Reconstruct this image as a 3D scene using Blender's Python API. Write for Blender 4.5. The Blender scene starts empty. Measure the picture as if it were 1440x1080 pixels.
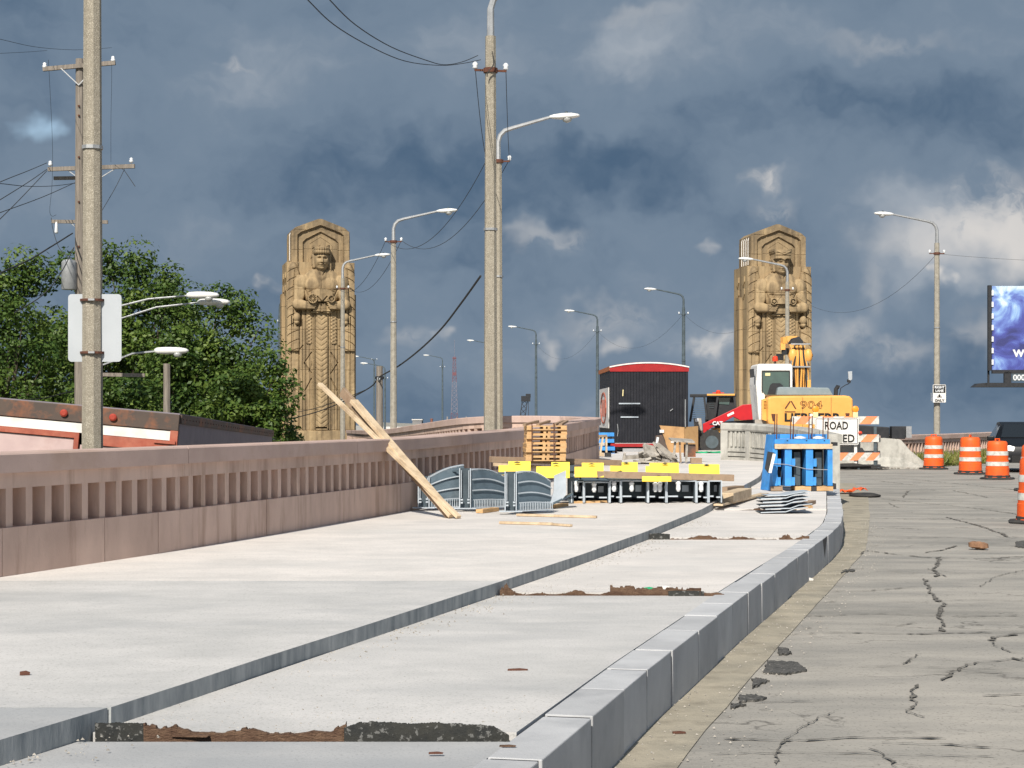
import bpy, math, random
import numpy as np
from mathutils import Vector, Matrix

random.seed(7); RNG = np.random.default_rng(7)
SC = bpy.context.scene
COL = SC.collection

# ---------------------------------------------------------------- camera, light, sky
EYE = 1.7; F = 2600.0
cam_d = bpy.data.cameras.new('camera'); cam = bpy.data.objects.new('camera', cam_d); COL.objects.link(cam)
cam.location = (0, 0, EYE); cam.rotation_euler = (math.radians(90), 0, 0)
cam_d.sensor_width = 36; cam_d.lens = 36 * F / 1440; cam_d.shift_y = 45 / 1440
cam_d.clip_start = 0.2; cam_d.clip_end = 9000
SC.camera = cam
SUN_EL, SUN_AZ = 40.0, 15.0          # light travels towards +Y, 15 degrees to the right
sl = bpy.data.lights.new('sun', 'SUN'); so = bpy.data.objects.new('sun', sl); COL.objects.link(so)
sl.energy = 4.9; sl.angle = math.radians(0.55); sl.color = (1.0, 0.935, 0.83)
_e, _a = math.radians(SUN_EL), math.radians(SUN_AZ)
LDIR = Vector((math.sin(_a) * math.cos(_e), math.cos(_a) * math.cos(_e), -math.sin(_e)))
so.rotation_euler = LDIR.to_track_quat('-Z', 'Y').to_euler()
so.location = (-20, -40, 40)
SC.view_settings.view_transform = 'Standard'; SC.view_settings.look = 'None'
SC.view_settings.gamma = 1; SC.view_settings.use_curve_mapping = False
SC.view_settings.exposure = 0.26

wd = bpy.data.worlds.new('World'); SC.world = wd; wd.use_nodes = True
nt = wd.node_tree; nt.nodes.clear()
def N(t, **k):
    n = nt.nodes.new(t)
    for a, b in k.items(): setattr(n, a, b)
    return n
def Lk(a, b): nt.links.new(a, b)
def mth(op, a, b=None, clamp=False):
    n = N('ShaderNodeMath', operation=op, use_clamp=clamp)
    for i, v in enumerate((a, b)):
        if v is None: continue
        if isinstance(v, (int, float)): n.inputs[i].default_value = v
        else: Lk(v, n.inputs[i])
    return n.outputs[0]
def vmth(op, a, b=None, out=0):
    n = N('ShaderNodeVectorMath', operation=op)
    for i, v in enumerate((a, b)):
        if v is None: continue
        if isinstance(v, tuple): n.inputs[i].default_value = v
        else: Lk(v, n.inputs[i])
    return n.outputs[out]
def mixc(f, a, b):
    n = N('ShaderNodeMix', data_type='RGBA', blend_type='MIX')
    if isinstance(f, (int, float)): n.inputs[0].default_value = f
    else: Lk(f, n.inputs[0])
    for i, v in ((6, a), (7, b)):
        if isinstance(v, tuple): n.inputs[i].default_value = (*v, 1)
        else: Lk(v, n.inputs[i])
    return n.outputs[2]
def ramp(v, a, b, lo=0.0, hi=1.0):
    n = N('ShaderNodeMapRange', interpolation_type='SMOOTHSTEP')
    Lk(v, n.inputs[0]); n.inputs[1].default_value = a; n.inputs[2].default_value = b
    n.inputs[3].default_value = lo; n.inputs[4].default_value = hi
    return n.outputs[0]
tc = N('ShaderNodeTexCoord'); dirv = vmth('NORMALIZE', tc.outputs['Generated'])
def noise(vec, sc, det=6, rough=0.55, dist=0.0, stretch=(1, 1, 1), lac=2.0):
    mp = N('ShaderNodeMapping'); Lk(vec, mp.inputs[0]); mp.inputs['Scale'].default_value = stretch
    n = N('ShaderNodeTexNoise'); Lk(mp.outputs[0], n.inputs['Vector'])
    n.inputs['Scale'].default_value = sc; n.inputs['Detail'].default_value = det
    n.inputs['Roughness'].default_value = rough; n.inputs['Distortion'].default_value = dist
    n.inputs['Lacunarity'].default_value = lac
    return n
wn = noise(dirv, 9, 4, 0.6)
wn2 = noise(dirv, 42, 3, 0.62)
w1 = vmth('SUBTRACT', wn.outputs['Color'], (0.5, 0.5, 0.5))
w2 = vmth('SUBTRACT', wn2.outputs['Color'], (0.5, 0.5, 0.5))
s1 = N('ShaderNodeVectorMath', operation='SCALE'); Lk(w1, s1.inputs[0]); s1.inputs['Scale'].default_value = 0.10
s2 = N('ShaderNodeVectorMath', operation='SCALE'); Lk(w2, s2.inputs[0]); s2.inputs['Scale'].default_value = 0.026
wdir = vmth('ADD', vmth('ADD', dirv, s1.outputs[0]), s2.outputs[0])
def blob(x, y, rx, ry, amp, wp=wdir):
    d = Vector(((x - 720) / F, 1, -(y - 585) / F)).normalized()
    v = vmth('SUBTRACT', wp, tuple(d))
    v = vmth('MULTIPLY', v, (F / rx, F / rx * 0.5, F / ry))
    l = vmth('LENGTH', v, None, 1)
    return ramp(l, 1.0, 0.0, 0.0, amp)
def add(*a):
    r = a[0]
    for b in a[1:]: r = mth('ADD', r, b)
    return r
# large soft cloud tone, stretched along the horizon
big = noise(wdir, 5.2, 5, 0.52, 0.0, (1, 1, 2.1))
fine = noise(wdir, 15, 6, 0.53, 0.15, (1, 1, 1.7))
tone = add(mth('MULTIPLY', big.outputs['Fac'], 0.72), mth('MULTIPLY', fine.outputs['Fac'], 0.44))
# placed masses of the storm sky
lift = add(blob(700, 60, 760, 120, 0.16), blob(1100, 60, 420, 110, 0.10), blob(330, 350, 300, 90, 0.07), blob(60, 300, 170, 90, 0.12),
           blob(1340, 340, 190, 160, 0.34), blob(1120, 250, 130, 90, 0.16), blob(1180, 470, 180, 80, 0.14), blob(800, 440, 150, 60, 0.14),
           blob(850, 560, 170, 30, 0.15), blob(560, 420, 260, 60, 0.08), blob(1230, 300, 120, 60, 0.08), blob(690, 480, 400, 80, 0.06), blob(980, 470, 90, 60, 0.12), blob(680, 330, 150, 50, 0.07), blob(370, 120, 190, 90, 0.08))
sink = add(blob(560, 250, 520, 90, 0.11), blob(930, 225, 260, 55, 0.08), blob(720, 570, 900, 30, 0.03), blob(1360, 130, 240, 120, 0.10), blob(40, 60, 200, 120, 0.08), blob(1200, 540, 300, 30, 0.03))
tone = mth('SUBTRACT', mth('ADD', tone, lift), mth('ADD', sink, 0.02))
cloud = mixc(ramp(tone, 0.31, 0.62), (0.068, 0.118, 0.190), (0.165, 0.222, 0.295))
cloud = mixc(ramp(tone, 0.60, 0.95), cloud, (0.34, 0.38, 0.43))
edge = noise(wdir, 26, 5, 0.62, 0.1, (1, 1, 1.4))
hi = add(blob(1420, 300, 120, 85, 1.15), blob(1330, 350, 130, 60, 0.65), blob(1180, 480, 90, 40, 0.35), blob(1390, 460, 60, 40, 0.4), blob(830, 420, 90, 34, 0.35), blob(740, 340, 60, 30, 0.4), blob(1110, 290, 60, 40, 0.35), blob(560, 470, 60, 30, 0.3), blob(1230, 60, 120, 24, 0.25), blob(930, 30, 90, 26, 0.25), blob(1098, 236, 42, 24, 1.0), blob(970, 462, 64, 30, 0.95), blob(790, 330, 60, 24, 0.25), blob(862, 468, 30, 30, 0.55),
         blob(760, 470, 34, 24, 0.5), blob(380, 412, 26, 20, 0.6), blob(620, 465, 26, 16, 0.5), blob(1240, 420, 36, 50, 0.3), blob(1330, 405, 12, 18, 0.9), blob(360, 70, 36, 14, 0.4), blob(900, 575, 100, 12, 0.25), blob(1280, 500, 60, 26, 0.35), blob(990, 330, 22, 14, 0.35))
him = mth('MULTIPLY', hi, ramp(edge.outputs['Fac'], 0.33, 0.54), True)
cloud = mixc(mth('MULTIPLY', him, 0.85), cloud, (0.66, 0.63, 0.60))
sky = N('ShaderNodeTexSky', sky_type='NISHITA'); sky.sun_disc = False
sky.sun_elevation = math.radians(SUN_EL); sky.sun_rotation = math.radians(180 + SUN_AZ)
sky.altitude = 200; sky.air_density = 1.0; sky.dust_density = 1.2
bgA = N('ShaderNodeBackground'); Lk(sky.outputs[0], bgA.inputs[0]); bgA.inputs[1].default_value = 0.10
bgB = N('ShaderNodeBackground'); Lk(cloud, bgB.inputs[0]); bgB.inputs[1].default_value = 0.92
sep = N('ShaderNodeSeparateXYZ'); Lk(wdir, sep.inputs[0])
# the storm bank stands ahead; the sky behind the viewer, on the sun's side, is broken
behind = ramp(sep.outputs[1], 0.35, -0.35, 0.0, 1.0)
brk = ramp(big.outputs['Fac'], 0.60, 0.42, 0.0, 0.9)
clear = mth('ADD', mth('MULTIPLY', behind, brk), blob(32, 195, 45, 34, 0.75), True)
mx = N('ShaderNodeMixShader'); Lk(clear, mx.inputs[0]); Lk(bgB.outputs[0], mx.inputs[1]); Lk(bgA.outputs[0], mx.inputs[2])
wo = N('ShaderNodeOutputWorld'); Lk(mx.outputs[0], wo.inputs[0])

# ---------------------------------------------------------------- helpers
def W(x, y, z=0.0):
    d = F * (EYE - z) / (y - 585); return Vector(((x - 720) * d / F, d, z))
def D(x, y, d): return Vector(((x - 720) * d / F, d, EYE - (y - 585) * d / F))
_n = {}
def new_obj(name, data):
    o = bpy.data.objects.new(name, data); COL.objects.link(o); return o
def props(o, label=None, cat=None, group=None, kind=None):
    if label: o['label'] = label
    if cat: o['category'] = cat
    if group: o['group'] = group
    if kind: o['kind'] = kind
    return o
def T(name, label, cat, loc=(0, 0, 0), rz=0.0, group=None):
    o = new_obj(name, None); o.location = loc; o.rotation_euler = (0, 0, rz); o.empty_display_size = 0.2
    return props(o, label, cat, group)
def copy_tree(o, loc=None, rz=None, label=None, parent=None):
    c = o.copy(); COL.objects.link(c)
    if parent is not None: c.parent = parent
    for ch in list(o.children): copy_tree(ch, parent=c)
    if loc is not None: c.location = loc
    if rz is not None: c.rotation_euler = (0, 0, rz)
    if label: c['label'] = label
    return c

class MB:
    def __init__(s): s.v = []; s.f = []; s.m = []
    def add(s, vs, fs, mi=0):
        k = len(s.v); s.v += [tuple(v) for v in vs]; s.f += [tuple(i + k for i in f) for f in fs]; s.m += [mi] * len(fs); return s
    def hexa(s, p, mi=0):   # 4 bottom, 4 top (counterclockwise from above)
        return s.add(p, [(3, 2, 1, 0), (4, 5, 6, 7), (0, 1, 5, 4), (1, 2, 6, 5), (2, 3, 7, 6), (3, 0, 4, 7)], mi)
    def box(s, c, d, rz=0.0, mi=0, M=None):
        cx, cy, cz = c; x, y, z = d[0] / 2, d[1] / 2, d[2] / 2
        ps = [Vector(q) for q in ((-x, -y, -z), (x, -y, -z), (x, y, -z), (-x, y, -z), (-x, -y, z), (x, -y, z), (x, y, z), (-x, y, z))]
        if rz: R = Matrix.Rotation(rz, 3, 'Z'); ps = [R @ q for q in ps]
        if M is not None: ps = [M @ q for q in ps]
        return s.hexa([q + Vector(c) for q in ps], mi)
    def beam(s, a, b, w, h, mi=0, up=(0, 0, 1)):
        a, b = Vector(a), Vector(b); d = (b - a).normalized(); up = Vector(up)
        if abs(d.dot(up)) > 0.98: up = Vector((0, 1, 0))
        x = d.cross(up).normalized() * w / 2; u = x.cross(d).normalized() * h / 2
        ps = [a - x - u, a + x - u, b + x - u, b - x - u, a - x + u, a + x + u, b + x + u, b - x + u]
        return s.hexa(ps, mi)
    def tube(s, pts, r, n=8, mi=0, caps=True, sq=1.0):
        pts = [Vector(p) for p in pts]; rs = r if isinstance(r, (list, tuple)) else [r] * len(pts)
        vs = []; ref = None
        for i, p in enumerate(pts):
            d = (pts[min(i + 1, len(pts) - 1)] - pts[max(i - 1, 0)]).normalized()
            if ref is None: ref = Vector((1, 0, 0)) if abs(d.x) < 0.9 else Vector((0, 1, 0))
            a = (ref - d * ref.dot(d)).normalized(); ref = a; b = d.cross(a)
            for k in range(n):
                t = 2 * math.pi * k / n + math.pi / n; vs.append(p + (a * math.cos(t) + b * math.sin(t) * sq) * rs[i])
        fs = []
        for i in range(len(pts) - 1):
            for k in range(n):
                fs.append((i * n + k, i * n + (k + 1) % n, (i + 1) * n + (k + 1) % n, (i + 1) * n + k))
        if caps:
            fs.append(tuple(reversed(range(n)))); fs.append(tuple(range((len(pts) - 1) * n, len(pts) * n)))
        return s.add(vs, fs, mi)
    def lathe(s, prof, c=(0, 0, 0), n=20, mi=0):
        vs = []; fs = []
        for r, z in prof:
            for k in range(n):
                t = 2 * math.pi * k / n; vs.append((c[0] + r * math.cos(t), c[1] + r * math.sin(t), c[2] + z))
        for i in range(len(prof) - 1):
            for k in range(n): fs.append((i * n + k, i * n + (k + 1) % n, (i + 1) * n + (k + 1) % n, (i + 1) * n + k))
        fs.append(tuple(reversed(range(n)))); fs.append(tuple(range((len(prof) - 1) * n, len(prof) * n)))
        return s.add(vs, fs, mi)
    def prism(s, poly, y0, y1, mi=0, ax='y', M=None, c=(0, 0, 0)):
        """poly in (x,z) extruded along y (ax y), in (y,z) along x, or (x,y) along z"""
        def P(a, b, t):
            q = Vector((a, t, b)) if ax == 'y' else (Vector((t, a, b)) if ax == 'x' else Vector((a, b, t)))
            if M is not None: q = M @ q
            return q + Vector(c)
        n = len(poly); vs = [P(a, b, y0) for a, b in poly] + [P(a, b, y1) for a, b in poly]
        fs = [tuple(range(n)), tuple(reversed(range(n, 2 * n)))] + [(i, i + n, (i + 1) % n + n, (i + 1) % n) for i in range(n)]
        return s.add(vs, fs, mi)
    def build(s, name, mats, parent=None, smooth=False, bevel=0.0, world=False, label=None, fix=True, seg=2):
        me = bpy.data.meshes.new(name); vs = s.v
        if world and parent is not None:
            o = parent.location; vs = [(a - o.x, b - o.y, c - o.z) for a, b, c in vs]
        me.from_pydata(vs, [], s.f)
        if not isinstance(mats, (list, tuple)): mats = [mats]
        for m in mats: me.materials.append(m)
        if len(mats) > 1: me.polygons.foreach_set('material_index', s.m)
        if fix:
            import bmesh
            bm = bmesh.new(); bm.from_mesh(me); bmesh.ops.recalc_face_normals(bm, faces=bm.faces); bm.to_mesh(me); bm.free()
        if smooth is True: me.polygons.foreach_set('use_smooth', [True] * len(me.polygons))
        me.update(); o = new_obj(name, me)
        if smooth == 'auto':
            me.polygons.foreach_set('use_smooth', [True] * len(me.polygons)); me.set_sharp_from_angle(angle=math.radians(35))
        if bevel > 0:
            b = o.modifiers.new('bevel', 'BEVEL'); b.width = bevel; b.segments = seg; b.limit_method = 'ANGLE'; b.angle_limit = math.radians(40)
        if parent is not None: o.parent = parent
        if label: o['label'] = label
        return o

# ---------------------------------------------------------------- materials
def mat(name, c1, c2=None, rough=0.8, sc=3.0, metal=0.0, bump=0.0, bsc=40.0, stretch=(1, 1, 1), spec=0.3, stain=None, stain_sc=1.2, stain_amt=0.5,
        stain_stretch=(1, 1, 1), emit=None, alpha=None, det=6, coat=0.0, rnd=0.0, speck=None, sp_sc=60, sp_th=0.5, sp_w=0.08, bdist=0.01, trans=0.0, lo=0.35, hi=0.65):
    m = bpy.data.materials.new(name); m.use_nodes = True; t = m.node_tree; t.nodes.clear()
    def n(ty, **k):
        x = t.nodes.new(ty)
        for a, b in k.items(): setattr(x, a, b)
        return x
    out = n('ShaderNodeOutputMaterial'); p = n('ShaderNodeBsdfPrincipled'); t.links.new(p.outputs[0], out.inputs[0])
    p.inputs['Roughness'].default_value = rough; p.inputs['Metallic'].default_value = metal; p.inputs['Specular IOR Level'].default_value = spec
    p.inputs['Coat Weight'].default_value = coat
    if trans: p.inputs['Transmission Weight'].default_value = trans
    tcn = n('ShaderNodeTexCoord')
    def nz(scale, st, dd=det, r=0.6):
        mp = n('ShaderNodeMapping'); mp.inputs['Scale'].default_value = st; t.links.new(tcn.outputs['Object'], mp.inputs[0])
        x = n('ShaderNodeTexNoise'); x.inputs['Scale'].default_value = scale; x.inputs['Detail'].default_value = dd; x.inputs['Roughness'].default_value = r
        t.links.new(mp.outputs[0], x.inputs['Vector']); return x.outputs['Fac']
    def rng(v, a, b, c=0.0, d=1.0):
        x = n('ShaderNodeMapRange'); t.links.new(v, x.inputs[0])
        for i, q in enumerate((a, b, c, d)): x.inputs[i + 1].default_value = q
        return x.outputs[0]
    def mx_(f, a, b, bt='MIX'):
        x = n('ShaderNodeMix', data_type='RGBA', blend_type=bt)
        if isinstance(f, float): x.inputs[0].default_value = f
        else: t.links.new(f, x.inputs[0])
        for i, v in ((6, a), (7, b)):
            if isinstance(v, tuple): x.inputs[i].default_value = (*v, 1)
            else: t.links.new(v, x.inputs[i])
        return x.outputs[2]
    col = c1
    if c2 is not None: col = mx_(rng(nz(sc, stretch), lo, hi), c1, c2)
    if speck is not None: col = mx_(rng(nz(sp_sc, (1, 1, 1), 3), sp_th, sp_th + sp_w), col, speck)
    if stain is not None: col = mx_(rng(nz(stain_sc, stain_stretch, 8, 0.68), 0.50, 0.72, 0, stain_amt), col, stain)
    if rnd:
        oi = n('ShaderNodeObjectInfo'); hs = n('ShaderNodeHueSaturation')
        if isinstance(col, tuple): hs.inputs['Color'].default_value = (*col, 1)
        else: t.links.new(col, hs.inputs['Color'])
        t.links.new(rng(oi.outputs['Random'], 0, 1, 1 - rnd, 1 + rnd), hs.inputs['Value']); col = hs.outputs[0]
    if isinstance(col, tuple): p.inputs['Base Color'].default_value = (*col, 1)
    else: t.links.new(col, p.inputs['Base Color'])
    if bump > 0:
        b = n('ShaderNodeBump'); b.inputs['Strength'].default_value = bump; b.inputs['Distance'].default_value = bdist
        t.links.new(nz(bsc, stretch if stretch != (1, 1, 1) else (1, 1, 1), 5), b.inputs['Height']); t.links.new(b.outputs[0], p.inputs['Normal'])
    if emit: p.inputs['Emission Color'].default_value = (*emit[0], 1); p.inputs['Emission Strength'].default_value = emit[1]
    if alpha is not None: p.inputs['Alpha'].default_value = alpha
    m['_p'] = 1
    return m

CONC = (0.52, 0.50, 0.47)
M = {}
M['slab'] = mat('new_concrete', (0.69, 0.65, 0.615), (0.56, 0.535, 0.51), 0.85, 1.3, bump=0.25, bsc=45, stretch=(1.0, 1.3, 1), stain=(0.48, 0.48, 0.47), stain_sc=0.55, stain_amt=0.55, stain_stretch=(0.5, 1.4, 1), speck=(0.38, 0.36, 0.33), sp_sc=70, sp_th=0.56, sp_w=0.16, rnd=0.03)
M['slab_dim'] = mat('new_concrete_dim', (0.42, 0.42, 0.42), (0.34, 0.345, 0.35), 0.85, 1.3, bump=0.25, bsc=45, stretch=(1.0, 1.3, 1), stain=(0.29, 0.31, 0.33), stain_sc=0.6, stain_amt=0.5, stain_stretch=(0.5, 1.4, 1), speck=(0.26, 0.26, 0.26), sp_sc=70, sp_th=0.56, sp_w=0.16, rnd=0.03)
M['slab_half_dim'] = mat('new_concrete_half_dim', (0.56, 0.545, 0.53), (0.45, 0.445, 0.435), 0.85, 1.3, bump=0.25, bsc=45, stretch=(1.0, 1.3, 1), stain=(0.32, 0.33, 0.34), stain_sc=0.6, stain_amt=0.55, stain_stretch=(0.5, 1.4, 1), speck=(0.30, 0.30, 0.28), sp_sc=70, sp_th=0.56, sp_w=0.16, rnd=0.03)
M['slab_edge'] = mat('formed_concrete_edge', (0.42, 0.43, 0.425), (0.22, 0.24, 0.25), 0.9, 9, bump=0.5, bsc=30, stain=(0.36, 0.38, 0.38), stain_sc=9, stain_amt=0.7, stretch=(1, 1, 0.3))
M['kerb'] = mat('kerb_granite', (0.48, 0.485, 0.495), (0.40, 0.405, 0.415), 0.75, 2.2, bump=0.3, bsc=70, stain=(0.22, 0.23, 0.25), stain_sc=2.5, stain_amt=0.4, speck=(0.42, 0.43, 0.45), sp_sc=140, sp_th=0.6, rnd=0.10)
M['gutter'] = mat('sandy_gutter', (0.39, 0.35, 0.275), (0.26, 0.24, 0.195), 0.95, 2.2, bump=0.6, bsc=50, stain=(0.16, 0.14, 0.11), stain_sc=3.0, stain_amt=0.6, speck=(0.12, 0.11, 0.09), sp_sc=45, sp_th=0.68)
M['asph'] = mat('asphalt_patch', (0.05, 0.05, 0.048), (0.11, 0.106, 0.10), 0.95, 20, bump=1.0, bsc=60, speck=(0.26, 0.25, 0.23), sp_sc=55, sp_th=0.60)
M['tar'] = mat('tar_crack', (0.085, 0.08, 0.07), (0.18, 0.168, 0.15), 0.95, 9, bump=0.5, bsc=60)
M['pink'] = mat('pink_parapet_concrete', (0.61, 0.45, 0.375), (0.49, 0.355, 0.295), 0.9, 2.2, bump=0.35, bsc=60, stretch=(1, 1, 0.5), stain=(0.22, 0.135, 0.09), stain_sc=3.2, stain_amt=0.7, stain_stretch=(1, 1, 0.12), rnd=0.07)
M['pinktop'] = mat('pink_coping_concrete', (0.54, 0.40, 0.35), (0.45, 0.33, 0.285), 0.9, 1.4, bump=0.3, bsc=60, stain=(0.36, 0.24, 0.15), stain_sc=1.1, stain_amt=0.5, speck=(0.3, 0.2, 0.16), sp_sc=70, sp_th=0.66)
M['oldconc'] = mat('old_pale_concrete', (0.47, 0.46, 0.42), (0.36, 0.35, 0.32), 0.92, 4, bump=0.5, bsc=40, stain=(0.14, 0.14, 0.125), stain_sc=3, stain_amt=0.65, stain_stretch=(1, 1, 0.4))
M['agg'] = mat('exposed_aggregate', (0.31, 0.28, 0.225), (0.24, 0.215, 0.17), 0.9, 14, bump=0.8, bsc=80, speck=(0.46, 0.42, 0.345), sp_sc=85, sp_th=0.53, sp_w=0.08, stain=(0.17, 0.15, 0.12), stain_sc=3, stain_amt=0.5, stain_stretch=(2, 2, 0.2))
M['agg_far'] = mat('grey_concrete_pole', (0.36, 0.335, 0.285), (0.26, 0.24, 0.2), 0.9, 8, bump=0.3, bsc=45)
M['galv'] = mat('galvanised_steel', (0.42, 0.43, 0.44), (0.33, 0.34, 0.35), 0.5, 8, metal=0.5)
M['darksteel'] = mat('dark_painted_steel', (0.10, 0.13, 0.15), (0.07, 0.09, 0.10), 0.55, 6, metal=0.2)
M['lampw'] = mat('lamp_white', (0.78, 0.78, 0.76), (0.70, 0.70, 0.68), 0.4, 6)
M['lens'] = mat('lamp_lens', (0.45, 0.46, 0.45), None, 0.2, spec=0.6)
M['wood_old'] = mat('weathered_pole_wood', (0.27, 0.235, 0.20), (0.17, 0.15, 0.13), 0.9, 5, bump=0.5, bsc=20, stretch=(4, 4, 0.3), stain=(0.09, 0.075, 0.06), stain_sc=4, stain_amt=0.6, stain_stretch=(3, 3, 0.15))
M['wood'] = mat('new_timber', (0.62, 0.40, 0.20), (0.50, 0.31, 0.15), 0.8, 6, bump=0.3, bsc=20, stretch=(1, 6, 6), stain=(0.28, 0.17, 0.09), stain_sc=4, stain_amt=0.5)
M['wood_pale'] = mat('pale_timber', (0.62, 0.50, 0.35), (0.50, 0.38, 0.25), 0.8, 5, bump=0.3, bsc=20, stain=(0.25, 0.17, 0.11), stain_sc=5, stain_amt=0.55)
M['wood_dark'] = mat('old_timber', (0.27, 0.18, 0.12), (0.36, 0.27, 0.19), 0.9, 5, bump=0.5, bsc=20, stain=(0.09, 0.055, 0.035), stain_sc=5, stain_amt=0.7)
M['steel'] = mat('blue_grey_form_steel', (0.135, 0.185, 0.225), (0.10, 0.14, 0.17), 0.5, 4, metal=0.35, stain=(0.22, 0.26, 0.29), stain_sc=5, stain_amt=0.5)
M['steel_lt'] = mat('light_form_steel', (0.50, 0.55, 0.60), (0.40, 0.45, 0.50), 0.5, 5, metal=0.2, stain=(0.3, 0.33, 0.36), stain_sc=6, stain_amt=0.5)
M['yellow'] = mat('yellow_paint', (0.88, 0.64, 0.05), (0.82, 0.57, 0.035), 0.5, 5, stain=(0.5, 0.38, 0.03), stain_sc=9, stain_amt=0.35)
M['blue'] = mat('blue_paint', (0.06, 0.31, 0.74), (0.045, 0.24, 0.60), 0.45, 4, stain=(0.05, 0.08, 0.14), stain_sc=5, stain_amt=0.45)
M['black'] = mat('black_matt', (0.022, 0.024, 0.028), (0.035, 0.036, 0.04), 0.6, 6)
M['felt'] = mat('bitumen_felt', (0.028, 0.03, 0.03), (0.045, 0.045, 0.04), 0.95, 12, bump=0.7, bsc=40, speck=(0.15, 0.15, 0.145), sp_sc=40, sp_th=0.58, sp_w=0.05)
M['fibre'] = mat('brown_filler_board', (0.085, 0.048, 0.032), (0.16, 0.10, 0.065), 0.95, 14, bump=1.0, bsc=50, stretch=(1, 1, 3))
M['rust'] = mat('rusty_iron', (0.13, 0.055, 0.035), (0.09, 0.04, 0.03), 0.9, 12)
M['white'] = mat('white_paint', (0.78, 0.76, 0.73), (0.70, 0.68, 0.65), 0.5, 4, stain=(0.45, 0.42, 0.38), stain_sc=4, stain_amt=0.35)
M['signback'] = mat('sign_aluminium', (0.47, 0.50, 0.53), (0.42, 0.45, 0.48), 0.5, 1.5, metal=0.3)
M['ltext'] = mat('black_lettering', (0.015, 0.015, 0.015), None, 0.6)
M['orange'] = mat('orange_plastic', (0.85, 0.13, 0.02), (0.72, 0.10, 0.02), 0.5, 5, stain=(0.35, 0.09, 0.04), stain_sc=6, stain_amt=0.5)
M['orange_st'] = mat('orange_reflective', (0.86, 0.30, 0.14), (0.78, 0.25, 0.11), 0.4, 5)
M['refl'] = mat('white_reflective', (0.66, 0.66, 0.62), (0.5, 0.5, 0.47), 0.35, 8, stain=(0.28, 0.25, 0.2), stain_sc=8, stain_amt=0.5)
M['rubber'] = mat('black_rubber', (0.03, 0.03, 0.032), (0.05, 0.048, 0.045), 0.85, 10, bump=0.3)
M['exc'] = mat('excavator_yellow', (0.82, 0.42, 0.11), (0.76, 0.37, 0.09), 0.4, 2, stain=(0.5, 0.25, 0.05), stain_sc=2.5, stain_amt=0.4, coat=0.2)
M['red'] = mat('red_paint', (0.50, 0.015, 0.02), (0.42, 0.012, 0.02), 0.4, 3, stain=(0.22, 0.02, 0.02), stain_sc=4, stain_amt=0.4)
M['rooftrim'] = mat('dull_red_trim', (0.36, 0.02, 0.02), (0.28, 0.015, 0.018), 0.5, 4)
M['redtrim'] = mat('faded_red_paint', (0.33, 0.075, 0.045), (0.42, 0.14, 0.09), 0.6, 5, stain=(0.15, 0.04, 0.03), stain_sc=3, stain_amt=0.5)
M['rustorange'] = mat('orange_roof_sheet', (0.50, 0.17, 0.06), (0.36, 0.13, 0.06), 0.7, 3)
M['wagon'] = mat('black_siding', (0.009, 0.010, 0.015), (0.015, 0.016, 0.022), 0.5, 4, stain=(0.04, 0.04, 0.045), stain_sc=6, stain_amt=0.3)
M['glass'] = mat('tinted_glass', (0.05, 0.085, 0.085), (0.07, 0.12, 0.11), 0.12, 2, spec=0.8)
M['darkglass'] = mat('dark_glass', (0.012, 0.015, 0.018), None, 0.08, spec=0.7)
M['carpaint'] = mat('black_car_paint', (0.006, 0.007, 0.009), None, 0.45, spec=0.3, coat=0.0)
M['chrome'] = mat('chrome', (0.7, 0.7, 0.7), None, 0.15, metal=1.0)
M['headl'] = mat('headlamp_on', (0.9, 0.9, 0.88), None, 0.2, emit=((1, 0.95, 0.85), 1.2))
M['truck_hdr'] = mat('brown_header', (0.10, 0.072, 0.058), (0.075, 0.058, 0.05), 0.6, 3, stain=(0.42, 0.14, 0.05), stain_sc=1.7, stain_amt=0.8, stain_stretch=(1, 1, 1))
M['truck_side'] = mat('grey_trailer_side', (0.24, 0.215, 0.25), (0.20, 0.18, 0.21), 0.6, 3)
M['truck_door'] = mat('faded_door', (0.55, 0.42, 0.40), (0.48, 0.36, 0.35), 0.6, 3, stain=(0.35, 0.2, 0.17), stain_sc=2, stain_amt=0.4)
M['redlens'] = mat('red_lens', (0.36, 0.05, 0.03), None, 0.3, spec=0.6)
M['ply'] = mat('tan_plywood', (0.47, 0.28, 0.13), (0.38, 0.22, 0.10), 0.8, 3, stain=(0.22, 0.12, 0.06), stain_sc=3, stain_amt=0.5)
M['green'] = mat('green_mesh', (0.03, 0.42, 0.19), (0.02, 0.28, 0.13), 0.8, 8)
M['grey_hood'] = mat('grey_hood', (0.20, 0.25, 0.27), (0.25, 0.30, 0.32), 0.6, 4)
M['amber'] = mat('amber_lens', (0.85, 0.30, 0.02), None, 0.3, spec=0.6)
M['redbeacon'] = mat('red_beacon_lens', (0.75, 0.06, 0.02), None, 0.3, spec=0.6)
M['cream'] = mat('cream_plastic', (0.75, 0.65, 0.35), None, 0.5)
M['bark'] = mat('bark', (0.10, 0.08, 0.06), (0.06, 0.05, 0.04), 0.95, 5)
M['debris'] = mat('grey_debris', (0.42, 0.39, 0.35), (0.27, 0.25, 0.22), 0.9, 6, bump=0.6, stain=(0.12, 0.1, 0.08), stain_sc=9, stain_amt=0.7)
M['ground'] = mat('valley_ground', (0.055, 0.065, 0.045), (0.09, 0.085, 0.065), 0.95, 0.02)
M['lowstreet'] = mat('low_ground', (0.10, 0.11, 0.07), (0.15, 0.14, 0.11), 0.95, 0.3)
M['farb'] = mat('far_building', (0.20, 0.20, 0.21), (0.26, 0.25, 0.24), 0.8, 0.3)
M['farw'] = mat('far_white_roof', (0.6, 0.58, 0.55), None, 0.7)
M['farbrick'] = mat('far_brick', (0.25, 0.11, 0.08), None, 0.8)
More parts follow.
